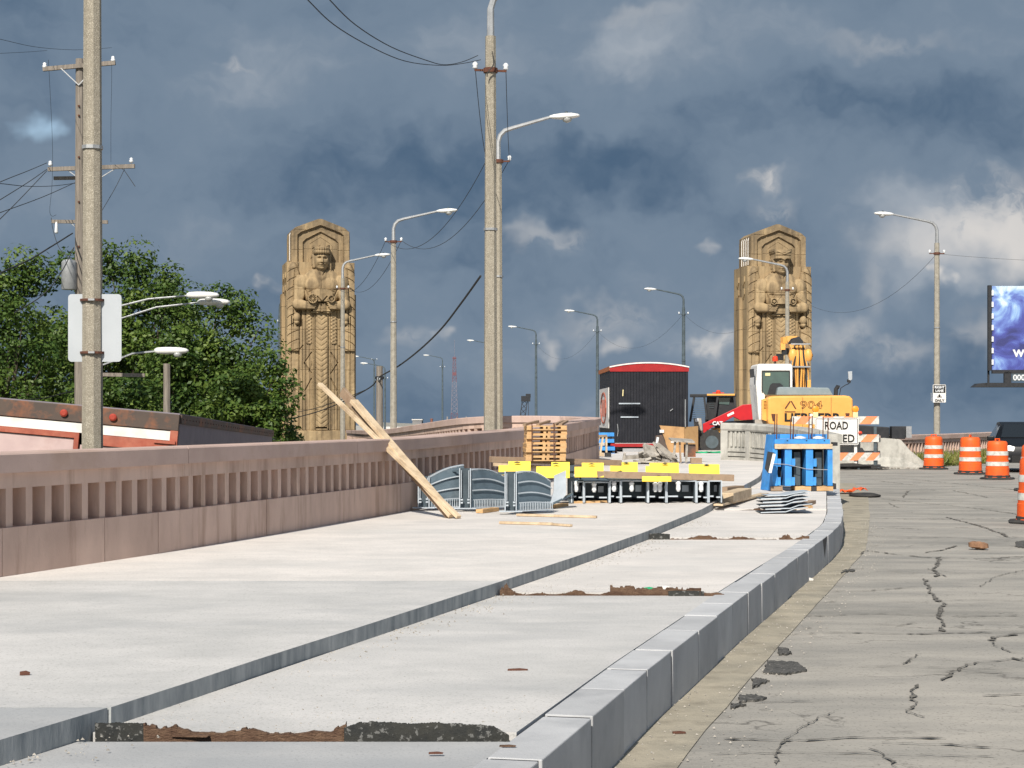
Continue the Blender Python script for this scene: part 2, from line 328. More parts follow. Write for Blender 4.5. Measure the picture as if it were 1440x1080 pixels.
M['mastred'] = mat('hazed_mast_red', (0.17, 0.075, 0.09), None, 0.6)  # mast red and white both dulled, distance haze put into the colour
M['mastwhite'] = mat('hazed_mast_white', (0.22, 0.20, 0.24), None, 0.6)
M['ceramic'] = mat('white_insulator', (0.7, 0.72, 0.74), None, 0.25, spec=0.6)
M['rock'] = mat('brown_lump', (0.30, 0.17, 0.10), (0.18, 0.10, 0.06), 0.95, 12, bump=0.6)
M['steelshade'] = mat('shaded_form_steel', (0.055, 0.075, 0.09), (0.09, 0.115, 0.135), 0.5, 4, metal=0.3, stain=(0.16, 0.18, 0.19), stain_sc=5, stain_amt=0.4)  # form steel again, its shade put into a darker colour

def leafmat(name, a, b, c):
    m = bpy.data.materials.new(name); m.use_nodes = True; t = m.node_tree; t.nodes.clear()
    out = t.nodes.new('ShaderNodeOutputMaterial'); p = t.nodes.new('ShaderNodeBsdfPrincipled'); tr = t.nodes.new('ShaderNodeBsdfTranslucent'); mxs = t.nodes.new('ShaderNodeMixShader')
    at = t.nodes.new('ShaderNodeAttribute'); at.attribute_name = 'tint'; r = t.nodes.new('ShaderNodeValToRGB')
    r.color_ramp.elements[0].color = (*a, 1); r.color_ramp.elements[1].color = (*c, 1); e = r.color_ramp.elements.new(0.5); e.color = (*b, 1)
    t.links.new(at.outputs['Fac'], r.inputs[0]); t.links.new(r.outputs[0], p.inputs['Base Color']); t.links.new(r.outputs[0], tr.inputs[0])
    p.inputs['Roughness'].default_value = 0.5; p.inputs['Specular IOR Level'].default_value = 0.35
    mxs.inputs[0].default_value = 0.28; t.links.new(p.outputs[0], mxs.inputs[1]); t.links.new(tr.outputs[0], mxs.inputs[2]); t.links.new(mxs.outputs[0], out.inputs[0])
    return m
M['leaf'] = leafmat('maple_leaves', (0.030, 0.070, 0.014), (0.075, 0.130, 0.024), (0.17, 0.235, 0.045))
M['leaf_lt'] = leafmat('light_leaves', (0.04, 0.08, 0.014), (0.085, 0.135, 0.02), (0.20, 0.25, 0.045))
M['grass'] = leafmat('weeds', (0.10, 0.14, 0.02), (0.20, 0.24, 0.05), (0.34, 0.28, 0.12))

def road_mat():
    m = _road(); t = m.node_tree; p = next(n for n in t.nodes if n.type == 'BSDF_PRINCIPLED'); src = p.inputs['Base Color'].links[0].from_socket
    tcn = t.nodes.new('ShaderNodeTexCoord'); last = src
    for sc, wd_, st, amt in ((0.42, 0.012, (0.55, 1, 1), 0.75), (1.3, 0.010, (0.5, 1, 1), 0.45)):
        nn = t.nodes.new('ShaderNodeTexNoise'); nn.inputs['Scale'].default_value = sc * 5; nn.inputs['Detail'].default_value = 4; t.links.new(tcn.outputs['Object'], nn.inputs['Vector'])
        sc_ = t.nodes.new('ShaderNodeVectorMath'); sc_.operation = 'SCALE'; sc_.inputs['Scale'].default_value = .55 / sc ; t.links.new(nn.outputs['Color'], sc_.inputs[0])
        ad = t.nodes.new('ShaderNodeVectorMath'); ad.operation = 'ADD'; t.links.new(tcn.outputs['Object'], ad.inputs[0]); t.links.new(sc_.outputs[0], ad.inputs[1])
        mp = t.nodes.new('ShaderNodeMapping'); mp.inputs['Scale'].default_value = st; t.links.new(ad.outputs[0], mp.inputs[0])
        vo = t.nodes.new('ShaderNodeTexVoronoi'); vo.feature = 'DISTANCE_TO_EDGE'; vo.inputs['Scale'].default_value = sc; t.links.new(mp.outputs[0], vo.inputs['Vector'])
        mr = t.nodes.new('ShaderNodeMapRange'); t.links.new(vo.outputs['Distance'], mr.inputs[0]); mr.inputs[1].default_value = 0.0; mr.inputs[2].default_value = wd_; mr.inputs[3].default_value = amt; mr.inputs[4].default_value = 0
        n2 = t.nodes.new('ShaderNodeTexNoise'); n2.inputs['Scale'].default_value = sc * 2; t.links.new(tcn.outputs['Object'], n2.inputs['Vector'])
        m2 = t.nodes.new('ShaderNodeMapRange'); t.links.new(n2.outputs['Fac'], m2.inputs[0]); m2.inputs[1].default_value = .45; m2.inputs[2].default_value = .6
        mu = t.nodes.new('ShaderNodeMath'); mu.operation = 'MULTIPLY'; t.links.new(mr.outputs[0], mu.inputs[0]); t.links.new(m2.outputs[0], mu.inputs[1])
        mx = t.nodes.new('ShaderNodeMix'); mx.data_type = 'RGBA'; t.links.new(mu.outputs[0], mx.inputs[0]); t.links.new(last, mx.inputs[6]); mx.inputs[7].default_value = (.07, .065, .058, 1); last = mx.outputs[2]
    t.links.new(last, p.inputs['Base Color']); return m
def _road():
    m = mat('worn_road_concrete', (0.38, 0.355, 0.315), (0.25, 0.24, 0.22), 0.92, 1.1, bump=0.5, bsc=22, stretch=(0.5, 1.3, 1), stain=(0.17, 0.165, 0.15), stain_sc=0.35, stain_amt=0.85, stain_stretch=(0.8, 1.0, 1), speck=(0.12, 0.115, 0.105), sp_sc=42, sp_th=0.58, sp_w=0.14)
    return m
M['road'] = road_mat()

def stone_mat():
    m = bpy.data.materials.new('berea_sandstone'); m.use_nodes = True; t = m.node_tree; t.nodes.clear()
    out = t.nodes.new('ShaderNodeOutputMaterial'); p = t.nodes.new('ShaderNodeBsdfPrincipled'); t.links.new(p.outputs[0], out.inputs[0]); p.inputs['Roughness'].default_value = 0.9; p.inputs['Specular IOR Level'].default_value = 0.15
    tcn = t.nodes.new('ShaderNodeTexCoord')
    def nz(sc, st, d=7):
        mp = t.nodes.new('ShaderNodeMapping'); mp.inputs['Scale'].default_value = st; t.links.new(tcn.outputs['Object'], mp.inputs[0])
        x = t.nodes.new('ShaderNodeTexNoise'); x.inputs['Scale'].default_value = sc; x.inputs['Detail'].default_value = d; x.inputs['Roughness'].default_value = 0.62; t.links.new(mp.outputs[0], x.inputs['Vector']); return x.outputs['Fac']
    def rg(v, a, b, c=0, d=1):
        x = t.nodes.new('ShaderNodeMapRange'); t.links.new(v, x.inputs[0])
        for i, q in enumerate((a, b, c, d)): x.inputs[i + 1].default_value = q
        return x.outputs[0]
    def mx_(f, a, b):
        x = t.nodes.new('ShaderNodeMix'); x.data_type = 'RGBA'; t.links.new(f, x.inputs[0])
        for i, v in ((6, a), (7, b)):
            if isinstance(v, tuple): x.inputs[i].default_value = (*v, 1)
            else: t.links.new(v, x.inputs[i])
        return x.outputs[2]
    c = mx_(rg(nz(1.1, (1, 1, 0.5)), 0.35, 0.65), (0.41, 0.305, 0.175), (0.30, 0.22, 0.13))
    c = mx_(rg(nz(1.5, (1.6, 1.6, 0.14)), 0.44, 0.66, 0, 0.7), c, (0.085, 0.064, 0.043))
    c = mx_(rg(nz(6, (1, 1, 0.6)), 0.55, 0.75, 0, 0.5), c, (0.40, 0.27, 0.14))
    # weathering: sooty grey towards the exposed top
    sp = t.nodes.new('ShaderNodeSeparateXYZ'); t.links.new(tcn.outputs['Object'], sp.inputs[0])
    ma = t.nodes.new('ShaderNodeMath'); ma.operation = 'MULTIPLY'; t.links.new(rg(sp.outputs[2], 9.5, 14.5), ma.inputs[0]); t.links.new(rg(nz(2.2, (1, 1, 0.4)), 0.30, 0.60, 0.2, 0.9), ma.inputs[1])
    c = mx_(ma.outputs[0], c, (0.095, 0.08, 0.062))
    t.links.new(c, p.inputs['Base Color'])
    b = t.nodes.new('ShaderNodeBump'); b.inputs['Strength'].default_value = 0.5; b.inputs['Distance'].default_value = 0.02; t.links.new(nz(12, (1, 1, 1)), b.inputs['Height']); t.links.new(b.outputs[0], p.inputs['Normal'])
    return m
M['stone'] = stone_mat()

# ---------------------------------------------------------------- profile of the ground
def interp(pts, t):
    xs = [p[0] for p in pts]; ys = [p[1] for p in pts]
    if t <= xs[0]: return ys[0] + (t - xs[0]) * (ys[1] - ys[0]) / (xs[1] - xs[0])
    if t >= xs[-1]: return ys[-1] + (t - xs[-1]) * (ys[-1] - ys[-2]) / (xs[-1] - xs[-2])
    for i in range(len(xs) - 1):
        if t <= xs[i + 1]: return ys[i] + (ys[i + 1] - ys[i]) * (t - xs[i]) / (xs[i + 1] - xs[i])
def zs(d): return float(np.interp(d, [25, 42, 60], [0.42, 0.66, 0.72]))
STEP = [(7.3, -2.03), (8.08, -1.78), (14.3, -0.09), (17.07, 0.64), (20.7, 1.54), (26, 2.75), (35, 4.7), (43, 5.9), (60, 8.8), (90, 9.5)]
KERB = [(7.2, 0.072), (10.15, 0.773), (12.4, 1.34), (15.7, 2.185), (20.8, 3.53), (23.3, 4.14), (26, 4.66), (33.9, 6.0), (36, 6.35)]
GUT = [(7.0, 0.35), (10.1, 1.08), (13.5, 1.93), (17.9, 3.07), (23.5, 4.5), (31, 6.0), (38.4, 7.4), (60, 10.6)]
WALLB = [(14.7, -4.07), (17.2, -3.3), (20.3, -2.5), (25, -1.37), (27.3, -0.62), (30.5, 0.25), (36.6, 1.15), (42, 1.95)]
step_x = lambda d: interp(STEP, d); kerb_x = lambda d: interp(KERB, d); gut_x = lambda d: interp(GUT, d); wall_x = lambda d: interp(WALLB, d)

# ================================================================ SETTING
# ---- valley and low ground
g = MB()
ring = [(-160, -40), (160, -40), (160, 150), (-160, 150)]
g.add([(-160, -60, -2.3), (160, -60, -2.3), (160, 150, -2.3), (-160, 150, -2.3)], [(0, 1, 2, 3)])
props(g.build('low_ground', M['lowstreet'], fix=False), kind='structure')
g = MB()
xs = [-2600, -700, -161, 161, 700, 2600]; ys = [-300, -61, 151, 420, 1000, 2700]
def zval(x, y):
    return -4.2 if (abs(x) <= 161 and -61 <= y <= 151) else (-25 if (y >= 420 or abs(x) >= 700) else -25)
vs = [(x, y, zval(x, y)) for y in ys for x in xs]; nx = len(xs)
g.add(vs, [(j * nx + i, j * nx + i + 1, (j + 1) * nx + i + 1, (j + 1) * nx + i) for j in range(len(ys) - 1) for i in range(nx - 1)])
props(g.build('valley_floor', M['ground'], fix=False), kind='structure')

# ---- road slab (a raised body with sides) and the bridge deck behind
rd = MB()
rd.hexa([(-3, -12, -2.2), (34, -12, -2.2), (34, 62, -2.2), (-3, 62, -2.2), (-3, -12, 0), (34, -12, 0), (34, 62, 0), (-3, 62, 0)])
rd.hexa([(0.5, 62.005, -2.2), (46, 62.005, -2.2), (22, 118, -2.2), (-11, 118, -2.2), (0.5, 62.005, 0), (46, 62.005, 0), (22, 118, 0), (-11, 118, 0)])
road = props(rd.build('road', M['road']), kind='structure')
AX = Vector((-math.sin(math.radians(8.8)), math.cos(math.radians(8.8)), 0)); AR = Vector((AX.y, -AX.x, 0))
dk = MB(); c0 = Vector((2.6, 118.2, 0)); 
a = c0 - AR * 15.5; b = c0 + AR * 15.5; L = AX * 330
dk.hexa([a + Vector((0, 0, -2.4)), b + Vector((0, 0, -2.4)), b + L + Vector((0, 0, -2.4)), a + L + Vector((0, 0, -2.4)), a + Vector((0, 0, -.6)), b + Vector((0, 0, -.6)), b + L + Vector((0, 0, -.6)), a + L + Vector((0, 0, -.6))])
for e in (a, b): dk.beam(e + Vector((0, 0, -0.2)) + AX * 3, e + Vector((0, 0, -0.2)) + L, 0.35, 0.8)
for k in range(7):
    q = c0 + AX * (30 + k * 48) + Vector((0, 0, -13.8)); dk.box(q, (25, 4, 22.6), math.radians(8.8))
props(dk.build('bridge_deck', M['oldconc']), kind='structure')

# ---- sandy gutter strip between kerb and road
gm = MB(); ds = [5, 6] + [7 + i * 0.75 for i in range(54)]; vs = []; fs = []
rr = random.Random(3)
for i, d in enumerate(ds):
    j = (rr.random() - 0.5) * 0.015
    vs += [(kerb_x(d) - 0.05, d, 0.006), (gut_x(d) + j, d, 0.006)]
    if i: k = 2 * i; fs.append((k - 2, k - 1, k + 1, k))
props(gm.add(vs, fs).build('gutter', M['gutter'], fix=False), kind='structure')

# ---- cracks, seams and patches in the road: each a shallow sheet of its own, children of the road
def crack(pts, w, seed=0, jag=0.05, m='tar'):
    r = random.Random(seed); P = [W(x, y, 0.0) for x, y in pts]; out = []; jx = jy = 0.0
    for i in range(len(P) - 1):
        n = max(2, int((P[i + 1] - P[i]).length / 0.045)); n = min(n, 110)
        for k in range(n):
            t = k / n; q = P[i].lerp(P[i + 1], t); jx = jx * .7 + r.uniform(-jag, jag); jy = jy * .7 + r.uniform(-jag, jag) * 1.6; out.append(Vector((q.x + jx, q.y + jy, 0.010)))
    out.append(P[-1]); b = MB(); vs = []
    for i, q in enumerate(out):
        q.z = 0.010
        d = (out[min(i + 1, len(out) - 1)] - out[max(i - 1, 0)]).normalized(); nn = Vector((-d.y, d.x, 0))
        ww = w * r.uniform(0.12, 1.0) * r.choice([.5, 1, 1, 1.7]) * (0.3 if i in (0, len(out) - 1) else 1); vs += [q - nn * ww / 2, q + nn * ww / 2]
    b.add(vs, [(2 * i, 2 * i + 1, 2 * i + 3, 2 * i + 2) for i in range(len(out) - 1)])
    return b.build('crack', M[m], road, fix=False)
CR = [([(1094, 893), (1180, 891), (1290, 893), (1380, 890), (1500, 893)], 0.03), ([(1020, 1041), (1130, 1043), (1200, 1038), (1330, 1040)], 0.025),
      ([(1218, 775), (1300, 785), (1380, 786), (1500, 781)], 0.04), ([(1227, 729), (1300, 731), (1440, 729), (1500, 728)], 0.035), ([(1180, 865), (1240, 864), (1330, 868), (1440, 866)], 0.02),
      ([(1330, 728), (1372, 738), (1400, 748), (1420, 756)], 0.09), ([(1300, 778), (1326, 774), (1345, 768)], 0.03),
      ([(1322, 783), (1316, 800), (1318, 812)], 0.07), ([(1302, 815), (1310, 832), (1324, 852), (1320, 870), (1328, 889)], 0.07), ([(1290, 928), (1270, 935), (1296, 920)], 0.03),
      ([(1392, 902), (1396, 896), (1430, 893)], 0.035), ([(1392, 903), (1410, 914), (1445, 922)], 0.035), ([(1440, 926), (1400, 932), (1365, 936), (1340, 946), (1325, 958)], 0.055), ([(1500, 938), (1440, 930), (1425, 926)], 0.07),
      ([(1295, 964), (1284, 975), (1288, 985), (1276, 1002), (1300, 1009)], 0.045), ([(1390, 1052), (1330, 1049), (1240, 1046)], 0.02), ([(1440, 1040), (1480, 1044)], 0.03), ([(1222, 1055), (1250, 1070), (1262, 1082)], 0.035),
      ([(1240, 702), (1300, 708), (1380, 716), (1440, 725)], 0.03), ([(1190, 668), (1300, 676), (1440, 690)], 0.04), ([(1270, 700), (1278, 690), (1320, 692)], 0.06), ([(1340, 690), (1390, 700), (1440, 703)], 0.06),
      ([(1230, 676), (1290, 683), (1350, 685)], 0.04), ([(1225, 715), (1262, 714), (1250, 708)], 0.05), ([(1167, 833), (1220, 832), (1290, 826)], 0.02), ([(1150, 848), (1178, 847)], 0.03), ([(1130, 867), (1190, 866)], 0.025),
      ([(1192, 802), (1214, 800)], 0.06), ([(1210, 780), (1222, 776)], 0.05), ([(1120, 885), (1142, 884)], 0.03), ([(1380, 980), (1440, 978), (1480, 982)], 0.03), ([(1310, 946), (1360, 945), (1420, 948)], 0.02),
      ([(1305, 800), (1332, 812)], 0.025), ([(1290, 877), (1260, 880), (1230, 879)], 0.015), ([(1060, 990), (1120, 987), (1160, 989)], 0.015), ([(1250, 758), (1330, 756), (1420, 762)], 0.02), ([(1250, 806), (1440, 808)], 0.018),
      ([(1240, 846), (1300, 848), (1360, 844), (1440, 846)], 0.012), ([(1150, 940), (1260, 938), (1420, 942)], 0.010), ([(1000, 1062), (1140, 1060), (1400, 1066)], 0.010), ([(1180, 1000), (1130, 1020), (1100, 1050), (1090, 1078)], 0.02), ([(1450, 800), (1400, 812), (1380, 826)], 0.025)]
for i, (p, w) in enumerate(CR): crack(p, w * (1.3 if w <= .04 and abs(p[-1][0] - p[0][0]) > 3 * abs(p[-1][1] - p[0][1]) else 0.62), i, 0.02 if w > 0.03 else 0.012)
def patch(pts, seed):
    r = random.Random(seed); P = []
    for i in range(len(pts)):
        a, b = pts[i], pts[(i + 1) % len(pts)]
        for k in range(9): t = k / 9; P.append(W(a[0] + (b[0] - a[0]) * t + r.uniform(-2, 2), a[1] + (b[1] - a[1]) * t + r.uniform(-1, 1), 0))
    b = MB(); n = len(P)
    b.add([(q.x, q.y, 0.014) for q in P] + [(q.x, q.y, 0.001) for q in P], [tuple(range(n))] + [(i, (i + 1) % n, (i + 1) % n + n, i + n) for i in range(n)])
    return b.build('asphalt_patch', M['asph'], road)
for i, p in enumerate([[(1094, 913), (1094, 922), (1113, 921), (1107, 913)], [(1080, 931), (1073, 948), (1104, 950), (1135, 944), (1120, 933)], [(1058, 956), (1058, 970), (1081, 959), (1070, 956)],
                       [(1040, 980), (1039, 990), (1077, 984), (1062, 979)], [(1029, 992), (1028, 998), (1048, 993)], [(1187, 802), (1184, 807), (1204, 803)], [(1430, 762), (1428, 770), (1460, 772), (1460, 762)]]):
    patch(p, i)

# ---- kerb of separate granite stones
kr = new_obj('kerb', None); props(kr, kind='structure')
KR = random.Random(5); d = 4.6; js = []
while d < 35.2:
    step = KR.choice([0.82, 0.86, 0.9, 1.0, 0.72]) if d > 9 else KR.choice([0.95, 1.05, 0.85])
    js.append((d, min(d + step, 35.3))); d += step
for i, (a, b) in enumerate(js):
    bb = MB(); g_ = KR.choice([0.022, 0.045, 0.03, 0.026]); z = 0.331 + KR.uniform(-0.002, 0.003); o = KR.uniform(-0.008, 0.008)
    def sec(d):
        x1 = kerb_x(d) + o; dx = kerb_x(d + 0.1) - kerb_x(d - 0.1); n = Vector((0.2, -dx)).normalized(); 
        return Vector((x1, d)), Vector((x1, d)) - n * 0.225
    (p0, q0), (p1, q1) = sec(a + g_ / 2), sec(b - g_ / 2)
    bb.hexa([(q0.x, q0.y, 0), (p0.x, p0.y, 0), (p1.x, p1.y, 0), (q1.x, q1.y, 0), (q0.x, q0.y, z), (p0.x, p0.y, z), (p1.x, p1.y, z), (q1.x, q1.y, z)])
    bb.build('kerbstone', M['kerb'], kr, bevel=0.006)
bb = MB()      # mortar behind the joints
for i in range(44):
    a = 4.7 + i * 0.7; b = a + 0.7
    x0, x1 = kerb_x(a) - 0.12, kerb_x(b) - 0.12
    bb.hexa([(x0 - .09, a, 0), (x0 + .108, a, 0), (x1 + .108, b, 0), (x1 - .09, b, 0), (x0 - .09, a, .325), (x0 + .112, a, .325), (x1 + .112, b, .325), (x1 - .09, b, .325)])
bb.build('mortar', M['black'], kr)

# ---- lower strip and raised slab, poured in bays
TJ = [-1.0, 2.0, 8.12, 14.35, 20.75, 26.9, 33.0, 39.2, 45.5, 52, 60, 75]
sw = new_obj('sidewalk', None); props(sw, kind='structure')
tones = {0: 'slab_dim', 1: 'slab_dim', 2: 'slab_half_dim', 3: 'slab', 4: 'slab'}  # near bays darker: foreground light falloff put into the concrete colour
def left_edge(d):
    if d < 41: return wall_x(d) + 0.015
    return 2.1
for i in range(len(TJ) - 1):
    a, b = TJ[i] + 0.006, TJ[i + 1] - 0.006; n = 8; bb = MB(); eb = MB(); sd = random.Random(i)
    L = []; R = []
    for k in range(n + 1):
        d = a + (b - a) * k / n; L.append((left_edge(d), d, zs(d))); R.append((step_x(d) + (sd.uniform(-.006, .006)), d, zs(d)))
    for k in range(n):
        l0, l1, r0, r1 = L[k], L[k + 1], R[k], R[k + 1]
        bb.add([l0, r0, r1, l1], [(0, 1, 2, 3)], 0)
        bb.add([(r0[0], r0[1], 0.02), (r0[0], r0[1], r0[2]), (r1[0], r1[1], r1[2]), (r1[0], r1[1], 0.02)], [(0, 3, 2, 1)], 1)
    for q0, q1 in ((L[0], R[0]), (R[-1], L[-1])):
        bb.add([q0, q1, (q1[0], q1[1], 0.02), (q0[0], q0[1], 0.02)], [(0, 3, 2, 1)], 1)
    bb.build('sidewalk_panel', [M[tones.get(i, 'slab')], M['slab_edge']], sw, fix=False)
TS = [(0.5, 7.86), (7.98, 14.18), (14.3, 20.65), (20.78, 26.6), (26.7, 32.8), (32.9, 44)]
ls = new_obj('kerbside_strip', None); props(ls, kind='structure')
for i, (a, b) in enumerate(TS):
    bb = MB(); n = 8; z0, z1 = 0.335, 0.322
    if i == 0: z0 = 0.33; z1 = 0.315
    for k in range(n):
        d0, d1 = a + (b - a) * k / n, a + (b - a) * (k + 1) / n
        def zz(d): return z0 + (z1 - z0) * (d - a) / (b - a) + (0 if d < 25 else (zs(d) - 0.42) * 0.9)
        rx0 = kerb_x(d0) - 0.238 if d0 < 35 else 6.2; rx1 = kerb_x(d1) - 0.238 if d1 < 35 else 6.2
        bb.hexa([(step_x(d0) + .004, d0, 0.01), (rx0, d0, 0.01), (rx1, d1, 0.01), (step_x(d1) + .004, d1, 0.01), (step_x(d0) + .004, d0, zz(d0)), (rx0, d0, zz(d0)), (rx1, d1, zz(d1)), (step_x(d1) + .004, d1, zz(d1))])
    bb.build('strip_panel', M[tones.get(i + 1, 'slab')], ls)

# torn joint filler standing up in the cross joints
def filler(x0, x1, y, d, hts, m='fibre', label='', th=0.022, seed=0, slope=0.0, z=0.31):
    r = random.Random(seed); n = len(hts); b = MB(); N_ = n * 12; top = []; rough = .22 if m == 'fibre' else .03; jit = 0
    for i in range(N_ + 1):
        t = i / N_ * (n - 1); k = min(int(t), n - 2); h = hts[k] + (hts[k + 1] - hts[k]) * (t - k); jit = jit if r.random() < .72 else r.uniform(-rough, rough); top.append(max(0.006, h * (1 + jit + r.uniform(-.03, .03)) + (.006 * abs(jit) * 4 if m == 'fibre' else 0)))
    X0, X1 = (x0 - 720) * d / F, (x1 - 720) * d / F
    fr = []; wob = 0
    for i in range(N_ + 1):
        X = X0 + (X1 - X0) * i / N_; wob = wob * 0.9 + r.uniform(-1, 1) * (.0003 if m == 'felt' else .0015)
        fr.append((X, d + wob - slope * i / N_, top[i]))
    vs = []
    for X, Y, h in fr: vs += [(X, Y, z - .05), (X, Y - h * 0.12, z + h), (X, Y - h * 0.12 + th, z + h * 0.97), (X, Y + th, z - .05)]
    fs = []
    for i in range(N_):
        k = i * 4
        for j in range(4): fs.append((k + j, k + (j + 1) % 4, k + 4 + (j + 1) % 4, k + 4 + j))
    fs += [(0, 3, 2, 1), (N_ * 4, N_ * 4 + 1, N_ * 4 + 2, N_ * 4 + 3)]
    o = b.add(vs, fs).build('joint_filler', M[m], fix=True)
    return props(o, label, 'joint filler', 'torn joint filler boards')
filler(134, 206, 0, 7.955, [.07, .072, .07, .068], 'felt', 'short black felt end against the step, in the nearest cross joint', seed=1)
filler(202, 487, 0, 7.93, [.045, .03, .045, .018, .012, .008, .02, .035, .010, .006, .010, .022, .015, .06], 'fibre', 'long torn brown filler board lying in the nearest cross joint', seed=2, th=0.035, z=0.325)
filler(484, 716, 0, 7.92, [.055, .078, .082, .08, .075, .076, .078, .072, .072, .070, .06, .02], 'felt', 'black felt board flecked with mortar standing in the nearest cross joint', seed=3)
filler(703, 725, 0, 14.24, [.05, .09, .03], 'fibre', 'curled brown filler scrap at the step, in the second cross joint', seed=4, th=0.03)
filler(722, 862, 0, 14.2, [.03, .015, .03, .018, .02, .05, .02, .015, .05], 'fibre', 'thin ragged brown filler board in the second cross joint', seed=5, th=0.035)
filler(858, 986, 0, 14.2, [.08, .072, .066, .068, .065, .062, .062, .06], 'fibre', 'upright brown filler board in the middle of the second cross joint', seed=6)
filler(940, 990, 0, 14.15, [.052, .055, .05], 'felt', 'short black felt piece near the kerb in the second cross joint', seed=7)
filler(984, 1024, 0, 14.15, [.05, .03, .04, .012], 'fibre', 'crumpled filler scrap against the kerb in the second cross joint', seed=8, th=0.05)
filler(913, 942, 0, 20.62, [.08, .085, .075], 'felt', 'black felt end against the step in the third cross joint', seed=9)
filler(942, 1092, 0, 20.6, [.02, .015, .02, .06, .055, .02, .015, .05, .03, .012, .012, .015], 'fibre', 'thin brown filler strip along the third cross joint', seed=10, th=0.04)
filler(1096, 1138, 0, 20.6, [.03, .06, .015, .05, .06], 'fibre', 'broken filler splinters beside the kerb in the third cross joint', seed=11, th=0.03)
filler(1040, 1120, 0, 26.64, [.03, .05, .02, .03], 'fibre', 'brown filler piece under the stacked steel plates', seed=12, th=0.04)

def chip(px, y, z, l, w, h, m, rz, name, label, cat):
    p = W(px, y, z); b = MB(); r = random.Random(int(px))
    b.prism([(-l / 2, 0), (l / 2 * .9, 0), (l / 2, h * .6), (l * .1, h), (-l / 2 * .95, h * .8)], -w / 2, w / 2)
    o = b.build(name, M[m]); o.location = p; o.rotation_euler = (0, 0, rz); return props(o, label, cat)
chip(728, 943, .33, .11, .02, .012, 'rust', .1, 'wood_splinter', 'reddish splinter lying in the middle of the strip before the first joint', 'splinter')
chip(268, 1036, .326, .16, .025, .012, 'fibre', -.1, 'wood_splinter', 'brown splinter lying in front of the torn filler board', 'splinter')
chip(613, 1060, .326, .06, .015, .008, 'rust', .05, 'wood_splinter', 'small red splinter nearest the bottom of the strip', 'splinter')
chip(714, 1050, .334, .07, .012, .008, 'fibre', .0, 'wood_splinter', 'dark splinter lying on the nearest kerbstone', 'splinter')
chip(35, 949, .422, .05, .02, .02, 'rust', .3, 'dead_leaf', 'small dark leaf on the raised slab near the nearest joint', 'leaf')
chip(955, 1031, .008, .07, .03, .01, 'rust', .1, 'dead_leaf', 'reddish leaf in the sandy gutter beside the nearest kerbstones', 'leaf')
chip(1136, 816, .008, .10, .08, .03, 'white', .1, 'paper_scrap', 'white paper scrap in the gutter against the kerb', 'litter')
chip(914, 831, .322, .10, .06, .03, 'green', .3, 'plastic_scrap', 'crumpled green scrap beside the second cross joint', 'litter')
chip(934, 829, .322, .12, .06, .03, 'white', .1, 'paper_scrap', 'crumpled white scrap beside the second cross joint', 'litter')
b = MB(); lump = W(1378, 773, 0)
r = random.Random(9)
for k in range(5):
    b.lathe([(.02, 0), (.08 * r.uniform(.7, 1.2), .02), (.07, .07), (.02, .09)], (r.uniform(-.1, .1), r.uniform(-.05, .05), r.uniform(0, .02)), 7)
o = b.build('dirt_clod', M['rock']); o.location = lump; props(o, 'crumbled brown clod lying alone on the open road', 'clod')
# fine grit on the strip, beside the step and in the gutter
gb = MB(); r = random.Random(12)
for k in range(2600):
    if k % 3 == 0: d = r.uniform(7, 24); x = step_x(d) + abs(r.gauss(0, .16)) + .02; z = .328
    elif k % 3 == 1: d = r.uniform(7, 30); x = kerb_x(d) + r.uniform(.02, .7) ** 1.4; z = .008
    else:
        j = r.choice([7.98, 14.28, 20.72]); d = j + abs(r.gauss(0, .35)); x = r.uniform(step_x(d), kerb_x(d) - .3); z = .33
    s = r.uniform(.003, .011); t = r.uniform(0, 6)
    vs = [(x + s * math.cos(t + a), d + s * math.sin(t + a), z) for a in (0, 2.1, 4.2)] + [(x, d, z + s * .9)]
    gb.add(vs, [(0, 1, 3), (1, 2, 3), (2, 0, 3)])
props(gb.build('grit', M['debris'], fix=False), kind='stuff')

